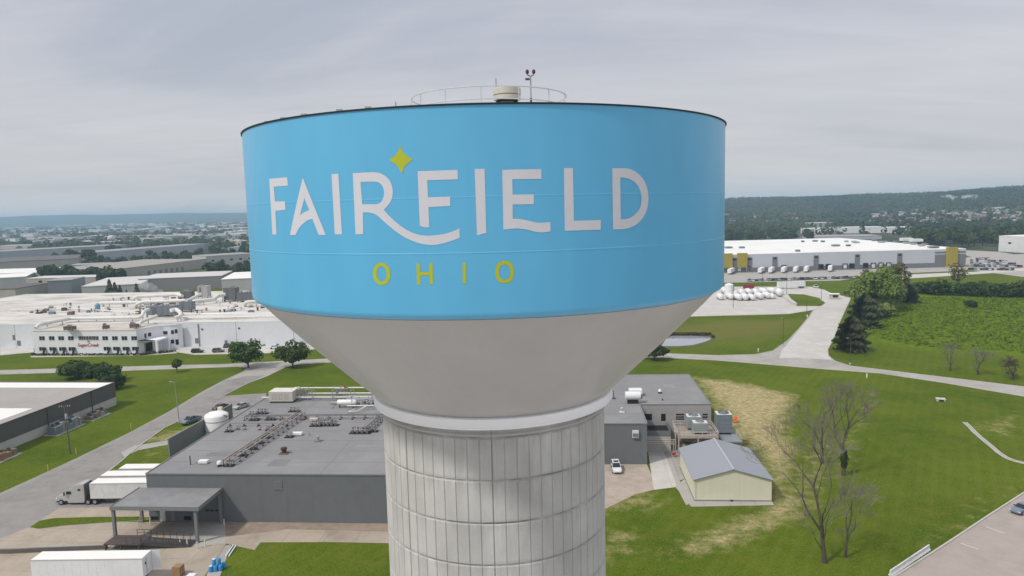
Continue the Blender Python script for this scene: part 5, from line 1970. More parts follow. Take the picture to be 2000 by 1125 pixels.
LEAF_DK = leaf_mat('dark_leaf', (.022, .043, .010), (.05, .085, .018))
LEAF_MID = leaf_mat('mid_leaf', (.04, .075, .012), (.085, .14, .028))
LEAF_LT = leaf_mat('spring_leaf', (.13, .178, .03), (.21, .255, .065))
LEAF_BR = leaf_mat('budding_leaf', (.10, .085, .035), (.17, .15, .055))
NEEDLE = leaf_mat('dark_needle', (.030, .042, .020), (.115, .125, .060), trans=.08, scale=.9)

def leafy(name, label, px, py, h, rad, trunk_h, seed, m, n_=1500, size=.34, group=None, bark=BARK, lobes=26, cat='tree', lob=.42):
    rg = random.Random(seed)
    p = at(px, py)
    t = thing(name, label, cat, (p.x, p.y, 0), rg.uniform(0, 6), group)
    q = MB()
    rz_ = (h - trunk_h) / 2
    r0 = .022 * h + .06
    q.tube([(0, 0, -.1), (.05, 0, trunk_h * .5), (0, .05, trunk_h + rz_ * .3), (.1, 0, trunk_h + rz_)], [r0 * 1.3, r0, r0 * .75, r0 * .25], 8)
    for k in range(6):
        a = k * 1.05 + rg.uniform(-.3, .3)
        e = Vector((math.cos(a) * rad * .62, math.sin(a) * rad * .62, trunk_h + rz_ * rg.uniform(.5, 1.2)))
        q.tube([(0, 0, trunk_h * rg.uniform(.75, 1.0)), e * .5 + Vector((0, 0, trunk_h * .35)), e], [r0 * .5, r0 * .33, r0 * .12], 6)
    q.build('trunk', bark, t, smooth=60)
    q = MB()
    crown(q, (0, 0, trunk_h + rz_ * .95), (rad, rad, rz_ * 1.05), n_, size, rg, lobes, lob)
    q.build('crown', m, t)
    return t

def hgt(px, pyb, pyt):
    """height of an upright thing standing at (px, pyb) whose top is seen at pyt"""
    g = at(px, pyb)
    lo, hi = 0.0, 80.0
    for _ in range(40):
        mid_ = (lo + hi) / 2
        y = mid_ - CAM_H
        yy = g.y * _cp - y * _sp
        zz_ = g.y * _sp + y * _cp
        zr = -g.x * _sr + zz_ * _cr
        if 562.5 - FOC * zr / yy > pyt:
            lo = mid_
        else:
            hi = mid_
    return lo

leafy('broadleaf_tree', 'spreading dark green tree on the street corner, the one farther from the tower', 485, 719, hgt(485, 719, 659), 7.6, 1.8, 1, LEAF_MID, 2300, .40)
leafy('broadleaf_tree', 'spreading dark green tree on the street corner, the one nearer the tower', 572, 717, hgt(572, 717, 662), 7.2, 1.8, 2, LEAF_MID, 2300, .40)
leafy('broadleaf_tree', 'small young tree on the lawn beside the main road before the white plant', 346, 727, hgt(346, 727, 700), 2.2, 1.6, 3, LEAF_MID, 900, .26)
leafy('broadleaf_tree', 'round green tree behind the brown warehouse, the paler one', 152, 738, hgt(152, 738, 702), 6.4, .5, 4, LEAF_MID, 3600, .42)
leafy('broadleaf_tree', 'round green tree behind the brown warehouse, the darker one', 205, 747, hgt(205, 747, 708), 6.2, .6, 5, LEAF_DK, 3200, .42)
leafy('broadleaf_tree', 'low dark tree at the back corner of the brown warehouse', 221, 760, hgt(221, 760, 727), 4.2, .5, 6, LEAF_DK, 1600, .38)
leafy('broadleaf_tree', 'tall bright spring green tree behind the evergreens by the access road', 1712, 606, hgt(1712, 606, 515), 13.5, .8, 7, LEAF_LT, 11000, .50, lobes=60, lob=.30)
leafy('broadleaf_tree', 'tall brownish budding tree beside the spring green tree', 1747, 596, hgt(1747, 596, 502), 8.5, 3, 8, LEAF_BR, 2400, .45, lobes=30, lob=.25)
leafy('broadleaf_tree', 'small bright green tree at the foot of the tall spring green tree', 1728, 618, hgt(1728, 618, 590), 5.5, .4, 9, LEAF_LT, 2000, .45)
leafy('broadleaf_tree', 'dark tree across the main road half hidden by the tower bowl', 1279, 703, hgt(1279, 703, 670), 5.5, 1.5, 13, LEAF_DK, 1800, .4)
leafy('shrub', 'lone round dark bush in the weed field', 1896, 601, 4.2, 3.6, .3, 10, LEAF_DK, 900, .36, cat='bush')
leafy('shrub', 'dark bush between the evergreen and the small bright tree', 1722, 622, 4.5, 3.6, .3, 12, LEAF_DK, 800, .36, cat='bush')
for k, (px, py, h, r_) in enumerate(((1795, 572, 6.5, 7), (1815, 574, 7.5, 8), (1838, 576, 9, 8), (1860, 576, 8, 8), (1884, 577, 8.5, 8), (1905, 578, 8, 8), (1928, 579, 9, 9), (1950, 579, 8.5, 8), (1975, 580, 8, 8), (1998, 578, 9, 9), (2025, 578, 9, 9))):
    leafy('shrub', 'big rounded dark shrub in the row at the back of the weed field', px, py, h, r_, .3, 40 + k, LEAF_DK if k % 3 else LEAF_MID, 900, .6, 'shrubs at the back of the weed field', cat='bush')
leafy('broadleaf_tree', 'thin greyish budding tree in front of the mustard portal of the big white warehouse', 1870, 566, hgt(1870, 566, 505), 7, 5, 60, LEAF_BR, 420, .5)
leafy('broadleaf_tree', 'thin budding tree behind the shrub row by the warehouse end', 1690, 556, hgt(1690, 556, 520), 4, 3, 61, LEAF_BR, 260, .4)

def evergreen(label, px, py, ptop, rad, seed):
    rg = random.Random(seed)
    p = at(px, py)
    h = hgt(px, py, ptop)
    t = thing('evergreen_tree', label, 'evergreen', (p.x, p.y, 0), rg.uniform(0, 6))
    q = MB()
    q.tube([(0, 0, 0), (0, 0, h * .95)], [.28, .05], 8)
    q.build('trunk', BARK, t, smooth=60)
    q = MB()
    n_ = 6500
    for i in range(n_):
        f = rg.random() ** .8
        z = .4 + f * (h - .5)
        rr = rad * (max(0, 1 - f ** 3.0) ** .7) * (.82 + .18 * math.sin(z * 2.3 + rg.uniform(-.5, .5)))
        a = rg.uniform(0, 2 * math.pi)
        rr *= .85 + .15 * math.sin(a * 6 + z * 1.3)
        r_ = rr * rg.uniform(.55, 1.0)
        out = Vector((math.cos(a), math.sin(a), -.15 + .5 * f))
        leaf_quad(q, Vector((math.cos(a) * r_, math.sin(a) * r_, z)), out.cross(Vector((rg.uniform(-.5, .5), rg.uniform(-.5, .5), 1))) + Vector((0, 0, rg.uniform(-.3, 1.0))) + out * .4, rg.uniform(.2, .42), rg, 1.6)
    q.build('crown', NEEDLE, t)
    return t
evergreen('dark dense evergreen at the road junction behind the street lamp', 1663, 686, 618, 6.6, 21)
evergreen('dark dense evergreen behind the one at the road junction', 1688, 640, 575, 7.6, 22)
evergreen('small dark pointed evergreen alone at the far edge of the weed field', 1777, 592, 556, 4.6, 23)

TWIG = mat('pale_twig', (.19, .165, .14), .9, .2, 1.5)
def bare(name, label, px, py, h, seed, spread=1.0, depth=6, lean=(0, 0), r0=None, fork=.3, twig=None):
    rg = random.Random(seed)
    p = at(px, py)
    t = thing(name, label, 'tree', (p.x, p.y, 0), 0)
    tr, tw = MB(), MB()
    r0 = r0 or h * .017
    def grow(pos, d, ln, r, k):
        pts = [pos]
        rs = [r]
        cur, dd = pos, d.normalized()
        for i in range(3):
            dd = (dd + Vector((rg.uniform(-.22, .22), rg.uniform(-.22, .22), rg.uniform(-.04, .16)))).normalized()
            cur = cur + dd * ln / 3
            pts.append(cur)
            rs.append(max(.017, r * (1 - .11 * (i + 1))))
        (tr if r > .045 else tw).tube(pts, rs, 7 if r > .12 else (5 if r > .045 else 3), cap=False)
        if k <= 1:
            for _ in range(2):
                s0 = pts[rg.choice((1, 2, 3))]
                td = (dd + Vector((rg.uniform(-.9, .9), rg.uniform(-.9, .9), rg.uniform(-.3, .6)))).normalized()
                mid_ = s0 + td * ln * .35
                tw.tube([s0, mid_, mid_ + (td + Vector((rg.uniform(-.4, .4), rg.uniform(-.4, .4), .2))) * ln * .3], [.014, .011, .008], 3, cap=False)
        if k <= 0:
            return
        nb = 3 if rg.random() < .72 else 2
        for j in range(nb):
            s = rg.uniform(.35, .85) * spread
            side = dd.cross(Vector((rg.uniform(-1, 1), rg.uniform(-1, 1), rg.uniform(-.4, .4)))).normalized()
            grow(pts[-1] if j < 2 else pts[2], (dd + side * s), ln * rg.uniform(.62, .82), rs[-1] * (.86 if j == 0 else .64), k - 1)
    tp = Vector((lean[0] * .25, lean[1] * .25, h * fork))
    tr.tube([(0, 0, -.1), tp * .5, tp], [r0 * 1.35, r0, r0 * .88], 9, cap=False)
    for j in range(5):
        a = j * 2.4 + rg.uniform(-.4, .4)
        out = (.28, .45, .55, .9, 1.1)[j]
        grow(tp * (1 - .17 * j), Vector((math.cos(a) * out * spread + lean[0] * .08, math.sin(a) * out * spread + lean[1] * .08, 1)), h * (.245 if j < 3 else .125), r0 * (.75, .6, .52, .36, .3)[j], depth - (1 if j < 3 else 2))
    tr.build('trunk', BARK, t, smooth=60)
    tw.build('branch', twig or TWIG, t)
    return t
bare('bare_tree', 'tall leafless tree nearest the car park barrier, leaning over the straw path', 1611, 1099, hgt(1611, 1099, 800), 101, .82, 6, (-2.2, 1.0), .29, .24)
bt = bare('bare_tree', 'leafless tree with dark ivy round its trunk, right of the cream shed', 1648, 929, hgt(1648, 929, 745), 102, .7, 6, (-1.5, 0), .32, .33)
rg = random.Random(8)
q = MB()
for i in range(420):
    a, z = rg.uniform(0, 6.28), rg.uniform(1.6, 5.2)
    r_ = (.85 - abs(z - 3.4) * .22) * rg.uniform(.5, 1)
    leaf_quad(q, Vector((math.cos(a) * r_, math.sin(a) * r_, z)), Vector((math.cos(a), math.sin(a), rg.uniform(-.3, .8))), rg.uniform(.12, .24), rg)
q.build('ivy', LEAF_DK, bt)
bare('bare_tree', 'leafless tree between the cream shed and the ivy clad tree', 1606, 905, hgt(1606, 905, 768), 103, 1.0, 6, (-1.0, 0), .27, .3)
bare('bare_tree', 'small leafless tree beside the tall one near the car park barrier', 1651, 1088, hgt(1651, 1088, 950), 104, .7, 5, (1.0, 0), .16, .4)
bare('bare_tree', 'small bare tree across the main road, leftmost before the weed field', 1856, 724, hgt(1856, 724, 668), 105, 1.3, 6, (0, 0), .20, .25)
bare('bare_tree', 'small bare tree across the main road, middle one before the weed field', 1910, 731, hgt(1910, 731, 672), 106, 1.4, 6, (0, 0), .22, .25)
bare('bare_tree', 'twiggy brown tree across the main road at the picture edge', 1979, 742, hgt(1979, 742, 690), 107, 1.4, 7, (0, 0), .24, .16, mat('brown_twig', (.10, .075, .055), .9))

# weeds of the field: one mass nobody could count
rg = random.Random(77)
wpoly = G2((1690, 655), (1735, 604), (1790, 580), (2060, 582), (2060, 705), (1960, 684), (1860, 684), (1780, 674))
wx = [p[0] for p in wpoly]
wy = [p[1] for p in wpoly]
q = MB()
def inside(x, y, poly):
    c = False
    for i in range(len(poly)):
        (x0, y0), (x1, y1) = poly[i], poly[(i + 1) % len(poly)]
        if (y0 > y) != (y1 > y) and x < (x1 - x0) * (y - y0) / (y1 - y0) + x0:
            c = not c
    return c
cnt = 0
while cnt < 5200:
    x, y = rg.uniform(min(wx), max(wx)), rg.uniform(min(wy), max(wy))
    if not inside(x, y, wpoly):
        continue
    cnt += 1
    s = rg.uniform(.25, .85)
    for k in range(5):
        leaf_quad(q, Vector((x + rg.uniform(-.7, .7), y + rg.uniform(-.7, .7), s * rg.uniform(.1, .9))), Vector((rg.uniform(-1, 1), rg.uniform(-1, 1), 1.2)), s * .45, rg)
tag(q.build('weeds', leaf_mat('weed_leaf', (.085, .145, .007), (.175, .24, .014), scale=.12)), 'bright green weeds covering the rough field', None, None, 'stuff')

# reeds on the far bank of the pond
rg = random.Random(61)
q = MB()
for i in range(700):
    f = rg.random()
    px = 1296 + 100 * f
    p = at(px, 654.5 + 1.5 * rg.random() + (4 if f > .93 else 0))
    leaf_quad(q, Vector((p.x, p.y, rg.uniform(.1, 1.1))), Vector((rg.uniform(-1, 1), -1, .4)), rg.uniform(.2, .4), rg)
tag(q.build('reeds', leaf_mat('reed_leaf', (.05, .048, .018), (.10, .085, .035))), 'dark reeds along the far bank of the pond', None, None, 'stuff')

# ------------------------------------------------------------------ the white plant across the main road
p0 = at(349, 630, 10)
PO = Vector((p0.x, p0.y))
PH = 10.0
pl = thing('plant_building', 'very long white food plant with a pale roof crowded with ducts', 'building', (PO.x, PO.y, 0), BR)
q = MB()
q.box(-160, 120, 0, 118, 0, PH - .15)
q.build('wall', PWALL, pl)
q = MB()
q.box(-159.9, 119.9, .1, 117.9, PH - .15, PH - .1)
rf = q.build('roof', PROOF, pl)
q = MB()
q.box(-160.05, 120.05, -.05, .35, PH - .15, PH + .12)
q.box(-160.05, -159.7, .35, 118, PH - .15, PH + .12)
q.build('parapet', WHITE, pl)
q = MB()
q.box(2, 119, 14, 16, PH - .1, PH + 1.5)
q.box(20, 119, 60, 62, PH - .1, PH + 1.8)
q.build('roof_step', WROOF, rf)
for px, py in ((395, 643), (467, 641)):
    d = ray(px, py)
    t_ = (PO.dot(E2)) / (d.x * E2.x + d.y * E2.y)
    h_ = Vector((0, 0, CAM_H)) + d * t_
    u = (Vector((h_.x, h_.y)) - PO).dot(E1)
    q = MB()
    q.box(u - .4, u + .4, -.15, 0, h_.z - .3, h_.z + .3)
    q.build('wall_lamp', DSTEEL, pl)
for px, hh, wd in ((384, 3.4, 1.4), (441, 2.4, 1.2), (36, 3.2, 1.6), (27, 5.6, 1.0)):
    d = ray(px, 660)
    t_ = (PO.dot(E2)) / (d.x * E2.x + d.y * E2.y)
    u = (Vector((d.x, d.y)) * t_ - PO).dot(E1)
    q = MB()
    q.box(u - wd / 2, u + wd / 2, -.06, .02, hh - 2.2 if hh > 2.4 else 0.02, hh)
    q.build('door', DGREY, pl)
q = MB()
d = ray(389, 660)
t_ = (PO.dot(E2)) / (d.x * E2.x + d.y * E2.y)
u = (Vector((d.x, d.y)) * t_ - PO).dot(E1)
q.bar((u, -.2, 0), (u, -.2, 9.4), .25, .25)
q.build('downspout', UNIT, pl)
# office front
g0 = at(68, 692)
of = thing('office_building', 'white two storey office front with dark windows joined to the food plant', 'building', (g0.x, g0.y, 0), R(-6.0))
OE1 = Vector((math.cos(R(-6)), math.sin(R(-6))))
OE2 = Vector((-OE1.y, OE1.x))
def ol(p):
    d = Vector((p.x, p.y)) - Vector((g0.x, g0.y))
    return d.dot(OE1), d.dot(OE2)
OH = 9.5
OW = ol(at(272, 690.5))[0]
ent = [ol(at(*p)) for p in ((300, 684.5), (318, 681.5), (336, 680.5), (349, 679.5))]
plan = [(0, 0), (OW, 0)] + ent + [(ent[-1][0] + 1, 14), (0, 14)]
q = MB()
q.prism(plan, 0, OH, 0, 1)
q.build('wall', [OWALL, mat('office_roof', (.56, .50, .42), .8, .15, .2, dirt=(.3, .25, .2), dirt_amt=.5, dirt_scale=.12)], of)
q = MB()
for i in range(len(plan) - 2):
    a, b_ = plan[i], plan[i + 1]
    q.bar((a[0], a[1], OH + .12), (b_[0], b_[1], OH + .12), .35, .34)
q.build('parapet', OWALL, of)
def ofw(px, py):
    d = ray(px, py)
    t_ = Vector((g0.x, g0.y)).dot(OE2) / (d.x * OE2.x + d.y * OE2.y)
    h_ = Vector((0, 0, CAM_H)) + d * t_
    return ol(h_)[0], h_.z
def owin(px, py, wd, ht):
    u, z = ofw(px, py)
    q = MB()
    q.box(u - wd / 2, u + wd / 2, -.06, .02, z - ht / 2, z + ht / 2)
    f = q.build('window', GLASS, of)
    q = MB()
    q.box(u - wd / 2 - .1, u + wd / 2 + .1, -.12, .02, z - ht / 2 - .15, z - ht / 2)
    q.bar((u, -.08, z - ht / 2), (u, -.08, z + ht / 2), .06, .04)
    q.build('window_frame', OWALL, f)
for px in (82, 101, 119.5, 138.5, 205.5, 224.5, 243, 262):
    owin(px, 660.5, 2.3, 1.55)
for k in range(6):
    owin(156.5 + k * 6.6, 660.3, 1.25, 1.5)
for px in (82, 102, 121, 139.5, 208, 226.5, 245, 263.5):
    owin(px, 681.5 if px < 150 else 681, 2.3, 1.45)
    u, z = ofw(px + 6.5, 683)
    q = MB()
    q.bar((u, -.1, 2.8), (u, -1.3, .1), 1.0, .08)
    q.build('awning', BLACK, of)
for px, py, k, wd, ht in ((284, 656, 0, .9, 1.9), (292, 653.5, 0, 1.5, 1.5), (323, 650, 2, 1.6, 1.3), (337, 648.5, 3, 1.0, 1.5), (344, 647, 3, 1.0, 1.6), (337, 667, 3, 1.2, 1.6), (346, 668, 3, 1.2, 2.2)):
    a = Vector(plan[1 + k])
    b_ = Vector(plan[2 + k])
    dd = (b_ - a).normalized()
    nn = Vector((dd.y, -dd.x))
    aw = Vector((g0.x, g0.y)) + OE1 * a.x + OE2 * a.y
    nw = OE1 * nn.x + OE2 * nn.y
    d = ray(px, py)
    t_ = aw.dot(nw) / (d.x * nw.x + d.y * nw.y)
    h_ = Vector((0, 0, CAM_H)) + d * t_
    u, v = ol(h_)
    q = MB()
    c = Vector((u, v))
    q.bar((*(c - dd * wd / 2), h_.z), (*(c + dd * wd / 2), h_.z), .14, ht)
    q.build('window', GLASS, of)
pc = [ol(at(*p)) for p in ((283, 688), (307, 691), (329, 683.5))]
q = MB()
q.prism([pc[0], pc[1], pc[2], ent[1], (OW, 0.3)], 4.7, 5.3)
po = q.build('porch_roof', OWALL, of)
for c in pc:
    q = MB()
    q.box(c[0] - .4, c[0] + .4, c[1] - .1, c[1] + .7, 0, 4.7)
    q.build('column', OWALL, po)
q = MB()
d0, d1 = Vector(plan[1]).lerp(Vector(plan[2]), .45), Vector(plan[1]).lerp(Vector(plan[2]), .95)
q.bar((d0.x, d0.y, 1.9), (d1.x, d1.y, 1.9), .16, 3.6)
q.build('door', BLACK, of)
cu = bpy.data.curves.new('sign_lettering', 'FONT')
cu.body = 'SugarCreek'
cu.size, cu.extrude = 1.9, .04
cu.align_x, cu.align_y = 'CENTER', 'CENTER'
cu.shear = .2
cu.materials.append(RED)
tmp = bpy.data.objects.new('text', cu)
COL.objects.link(tmp)
tm = bpy.data.meshes.new_from_object(tmp.evaluated_get(bpy.context.evaluated_depsgraph_get()))
bpy.data.objects.remove(tmp)
tm.name = 'sign_lettering'
so_ = bpy.data.objects.new('sign_lettering', tm)
COL.objects.link(so_)
so_.parent = of
u, z = ofw(172, 674)
so_.location = (u, -.08, z)
so_.rotation_euler = (R(90), 0, 0)
u, z = ofw(173, 666.5)
q = MB()
for k in range(5):
    a = math.pi / 2 + k * 2 * math.pi / 5
    q.poly([(u + .22 * math.cos(a - .63), -.1, z + .22 * math.sin(a - .63)), (u + .95 * math.cos(a), -.1, z + .95 * math.sin(a)), (u + .22 * math.cos(a + .63), -.1, z + .22 * math.sin(a + .63)), (u, -.1, z)][::-1])
q.build('sign_star', RED, of)
hg = MB()
rg = random.Random(9)
for i in range(900):
    t_ = rg.random()
    p = at(60 + 285 * t_, 694.5 - 6 * max(0, t_ - .75) / .25 * 1.3)
    leaf_quad(hg, Vector((p.x, p.y + rg.uniform(-.5, .5), rg.uniform(.1, .9))), Vector((rg.uniform(-1, 1), rg.uniform(-1, 1), .8)), .3, rg)
tag(hg.build('low_hedge', LEAF_DK), 'low clipped hedge along the foot of the white office front', 'hedge')

def duct(label, pts, r, z=None, m=None):
    """fat insulated duct over roof points (px, py, height above the roof)"""
    P = [at(a, b_, PH + h_) for a, b_, h_ in pts]
    base = P[0].copy()
    base.z = PH - .1
    t = thing('roof_duct', label, 'duct', tuple(base), 0)
    q = MB()
    PP = [p - base for p in P]
    # round the bends
    S = [PP[0]]
    for i in range(1, len(PP) - 1):
        a, c, e = PP[i - 1], PP[i], PP[i + 1]
        d1, d2 = min(1.6, (a - c).length * .45), min(1.6, (e - c).length * .45)
        u1, u2 = c + (a - c).normalized() * d1, c + (e - c).normalized() * d2
        for k in range(5):
            f = k / 4
            S.append(u1 * (1 - f) ** 2 + c * 2 * f * (1 - f) + u2 * f * f)
    S.append(PP[-1])
    q.tube(S, r, 12)
    q.build('duct_run', m or PIPE_WHITE, t, smooth=50)
    q = MB()
    for i in range(len(PP) - 1):
        a, c = PP[i], PP[i + 1]
        k = max(1, int((c - a).length / 7))
        for j in range(k):
            c_ = a.lerp(c, (j + .5) / k)
            q.bar((c_.x, c_.y, 0), (c_.x, c_.y, max(.2, c_.z - r * .6)), .25, .25)
    q.build('stand', STEEL, t)
    return t
duct('white duct running along the front of the plant roof above the office', ((70, 641, .3), (76, 634, 1.5), (136, 622, 1.5), (276, 620, 1.5), (281, 608, 3.5), (290, 604, 3.8)), .72)
duct('short white duct slanting down from the front grey unit to the office roof', ((272, 637, .1), (272, 630, 1.2), (306, 617, 2.6)), .68)
duct('white duct hooking round the east end of the front grey unit', ((334, 606, 3.6), (344, 604, 3.6), (353, 611, 3.0), (352, 618, 2.0), (342, 621, 1.6)), .85)
duct('long white duct behind the front grey unit with a bent end', ((196, 592, 2.2), (266, 590.5, 2.2), (362, 587, 2.4)), .8)
duct('white duct elbow dropping to the roof behind the front grey unit', ((265, 600, .1), (267, 594, 2.2), (280, 591, 2.6)), .75)
duct('white duct farthest back near the steam plume', ((260, 588, .1), (262, 581, 2.2), (275, 579, 2.5), (346, 575, 2.8), (356, 578, 2.5)), .85)
duct('white duct bending between the two tall grey units', ((362, 590, 2.4), (376, 582, 3.0), (392, 574, 3.6)), .7)
duct('thick white duct between the tall grey unit and the dark unit', ((377, 592, .8), (379, 588, 2.0), (416, 585, 2.0), (428, 576, 3.6), (440, 575, 3.6)), .95)
duct('white duct elbow on the plant roof next to the tower tank', ((478, 597, .2), (480, 590, 2.4), (520, 588, 2.4)), .85)
duct('thin white pipe low across the middle of the plant roof', ((20, 606, .6), (150, 603, .6), (270, 611, .7)), .25)
duct('thin pale pipe along the front strip of the plant roof by the tower bowl', ((352, 622, .5), (440, 620, .5), (560, 617, .5)), .3)
duct('thin pale pipe behind the front strip of the plant roof', ((360, 614, .5), (450, 611, .5), (540, 608, .5)), .3)
def unit(label, x0, y0, x1, py0, h, d, m, seed=0, legs=.8):
    """box unit on the plant roof: front foot from (x0, y0) to (x1, py0)"""
    a, b_ = at(x0, y0, PH), at(x1, py0, PH)
    wd = (Vector((b_.x, b_.y)) - Vector((a.x, a.y))).length
    t = thing('roof_unit', label, 'rooftop unit', (a.x, a.y, PH - .1), BR)
    q = MB()
    q.box(0, wd, 0, d, legs, h, 0)
    k = 2.4
    while k < wd - .5:
        q.bar((k, -.04, legs + .1), (k, -.04, h - .1), .12, .08)
        k += 2.4
    q.box(-.1, wd + .1, -.1, d + .1, h, h + .12)
    q.build('casing', m, t)
    rg = random.Random(seed)
    q = MB()
    for k in range(3):
        x = wd * rg.uniform(.15, .85)
        q.box(x - .5, x + .5, d * .3, d * .6, h + .12, h + rg.uniform(.5, 1.1))
    q.box(wd * .2, wd * .34, -.12, -.02, legs + .3, h - .5, 1)
    q.build('fitting', [STEEL, UNITD], t)
    q = MB()
    for x in (.2, wd - .2):
        for y in (.2, d - .2):
            q.bar((x, y, 0), (x, y, legs), .25, .25)
    q.build('leg', DSTEEL, t)
    return t
unit('large grey unit at the front of the plant roof above the office porch', 287, 619, 343, 617, 4.6, 5, UNIT, 1)
unit('blue grey unit just behind the front grey unit on the plant roof', 350, 609, 377, 607, 4.4, 4, UNIT, 2)
unit('dark grey unit beside the white duct farthest back', 353, 586, 376, 584, 4.4, 4, UNITD, 3)
unit('tall pale grey unit in the middle of the back of the plant roof', 387, 583, 407, 581, 6.5, 4, mat('pale_unit', (.40, .39, .37), .6), 4)
unit('dark plant unit at the back of the plant roof by the tower, tall half', 437, 589, 462, 587, 6.8, 5, UNITD, 5)
unit('dark plant unit at the back of the plant roof by the tower, low half', 463, 590, 498, 588, 4.6, 5, UNITD, 6)
unit('small brown unit on the office roof, west one', 124, 645, 146, 643.5, 1.4, 2.2, rustm, 7, .2)
unit('small brown unit on the office roof, middle one', 200, 643, 210, 642, 1.3, 2, rustm, 8, .2)
unit('small brown unit on the office roof, beside the slanting duct', 253, 641, 268, 639, 1.5, 2, rustm, 9, .2)
bc = thing('hopper', 'small blue domed hopper on the plant roof', 'hopper', tuple(at(191, 606, PH)), 0)
q = MB()
q.lathe([(1.1, .6), (1.2, 2.2), (.9, 2.9), (.45, 3.4), (.01, 3.5)], 16)
q.build('dome', mat('hopper_blue', (.12, .32, .42), .5), bc, smooth=50)
q = MB()
for a in range(4):
    x, y = math.cos(a * math.pi / 2 + .7), math.sin(a * math.pi / 2 + .7)
    q.bar((x, y, 0), (x, y, 1.0), .25, .25)
q.build('leg', mat('hopper_leg', (.1, .24, .3), .5), bc)
rg = random.Random(12)
for k in range(110):
    px, py = rg.uniform(60, 540), rg.uniform(580, 616)
    if py < 596 and px < 200:
        py = rg.uniform(604, 616)
    p = at(px, py, PH)
    m_ = rg.choice((DSTEEL, STEEL, rustm, WHITE_DIRTY, UNIT))
    q = MB()
    if rg.random() < .5:
        s = rg.uniform(.5, 1.3)
        q.box(-s, s, -s * .6, s * .6, 0, s * rg.uniform(.6, 1.3))
        q.box(-s * .8, s * .8, -s * .5, s * .5, s * 1.3, s * 1.4)
    else:
        s = rg.uniform(.25, .5)
        q.lathe([(s, 0), (s, 1.1), (s * 1.5, 1.15), (s * 1.4, 1.5), (.01, 1.6)], 10)
    tag(q.build('roof_fitting', m_, None, (p.x, p.y, PH - .1), BR), 'small vent or box among the ducts on the plant roof', 'roof fitting', 'small fittings on the plant roof')
# steam from a stack
stm, n, b = new_mat('steam')
stm.node_tree.nodes.remove(b)
pv = n.add('ShaderNodeVolumePrincipled', {'Color': (1, 1, 1), 'Density': .11})
n.l.new(pv.outputs[0], stm.node_tree.nodes['Material Output'].inputs['Volume'])
q = MB()
rg = random.Random(4)
for k in range(11):
    f = k / 10
    p = at(322 - 42 * f, 576 - 24 * f, 0)
    c = at(322 - 42 * f + rg.uniform(-3, 3), 577 - 24 * f, PH + 3 + 2.5 * f)
    d = ray(322 - 42 * f, 577 - 24 * f)
    yy = 350.0
    c = Vector((0, 0, CAM_H)) + d * (yy / d.y)
    q.ball(c + Vector((0, 0, rg.uniform(-.6, .6))), 1.0 + 1.3 * f * (1 - .3 * f) + rg.uniform(0, .5), 10)
tag(q.build('steam', stm), 'white steam plume drifting off the plant roof', None, None, 'stuff')

# ------------------------------------------------------------------ the big distribution warehouse on the right
g1 = at(1420, 533)
DH = 14.2
db = thing('distribution_warehouse', 'huge pale warehouse with a white roof, mustard portals and a row of docks', 'building', (g1.x, g1.y, 0), R(1.0))
d0 = Vector((math.cos(R(1)), math.sin(R(1))))
d1 = Vector((-d0.y, d0.x))
def dl(px, py):
    d = ray(px, py)
    gg = Vector((g1.x, g1.y))
    t_ = gg.dot(d1) / (d.x * d1.x + d.y * d1.y)
    h_ = Vector((0, 0, CAM_H)) + d * t_
    return (Vector((h_.x, h_.y)) - gg).dot(d0), h_.z
UE = dl(1886, 500)[0]
q = MB()
q.box(-60, UE, 0, 205, 0, DH - .3)
q.build('wall', DWALL, db)
q = MB()
q.prism([(-60, 0), (UE, 0), (UE, 205), (-60, 205)], DH - .3, DH)
q.build('roof', WROOF, db)
q = MB()
ul = dl(1826, 500)[0]
q.box(ul, UE + .15, -.2, 0, 0, DH - 4.3)
q.box(ul, UE + .15, -.25, 0, DH - 3.2, DH - 1.9)
q.box(UE, UE + .15, 0, 60, 0, DH - 4.3)
q.build('grey_cladding', DGREY, db)
q = MB()
q.box(-60, ul, -.12, 0, 0, 3.6)
q.build('dock_band', DGREY, db)
for a, b_, top in ((1400, 1429.5, DH + .9), (1439.5, 1458.5, DH + .9), (1847, 1868, DH + 1.3)):
    u0, u1 = dl(a, 510)[0], dl(b_, 510)[0]
    q = MB()
    q.box(u0, u1, -1.6, .5, 0 if a > 1800 else 4.0, top)
    q.build('portal', MUSTARD, db)
for a, b_, top in ((1429.5, 1439.5, 11.6), (1458.5, 1469, 11.6), (1508.5, 1518, 11.6), (1589, 1598.5, 11.8), (1669.5, 1679, 11.8), (1752, 1761.5, 11.8)):
    u0, u1 = dl(a, 510)[0], dl(b_, 510)[0]
    q = MB()
    q.box(u0, u1, -.35, 0, 0, top)
    f = q.build('grey_bay', DGREY, db)
    q = MB()
    q.box(u0 + .7, u1 - .7, -.42, -.3, top - 2.0, top - .7)
    q.build('bay_window', BLACK, f)
for px in (1444, 1460, 1531, 1603, 1617, 1650, 1663, 1690, 1705, 1720, 1735):
    u = dl(px, 525)[0]
    q = MB()
    q.box(u - 1.5, u + 1.5, -.3, -.1, 1.2, 4.4)
    f = q.build('dock_door', BLACK if px in (1603, 1663, 1690, 1617) else WHITE_DIRTY, db)
    q = MB()
    q.box(u - 1.9, u - 1.5, -.6, -.1, 1.0, 4.7)
    q.box(u + 1.5, u + 1.9, -.6, -.1, 1.0, 4.7)
    q.box(u - 1.9, u + 1.9, -.6, -.1, 4.4, 4.9)
    q.build('dock_seal', BLACK, f)
rg = random.Random(15)
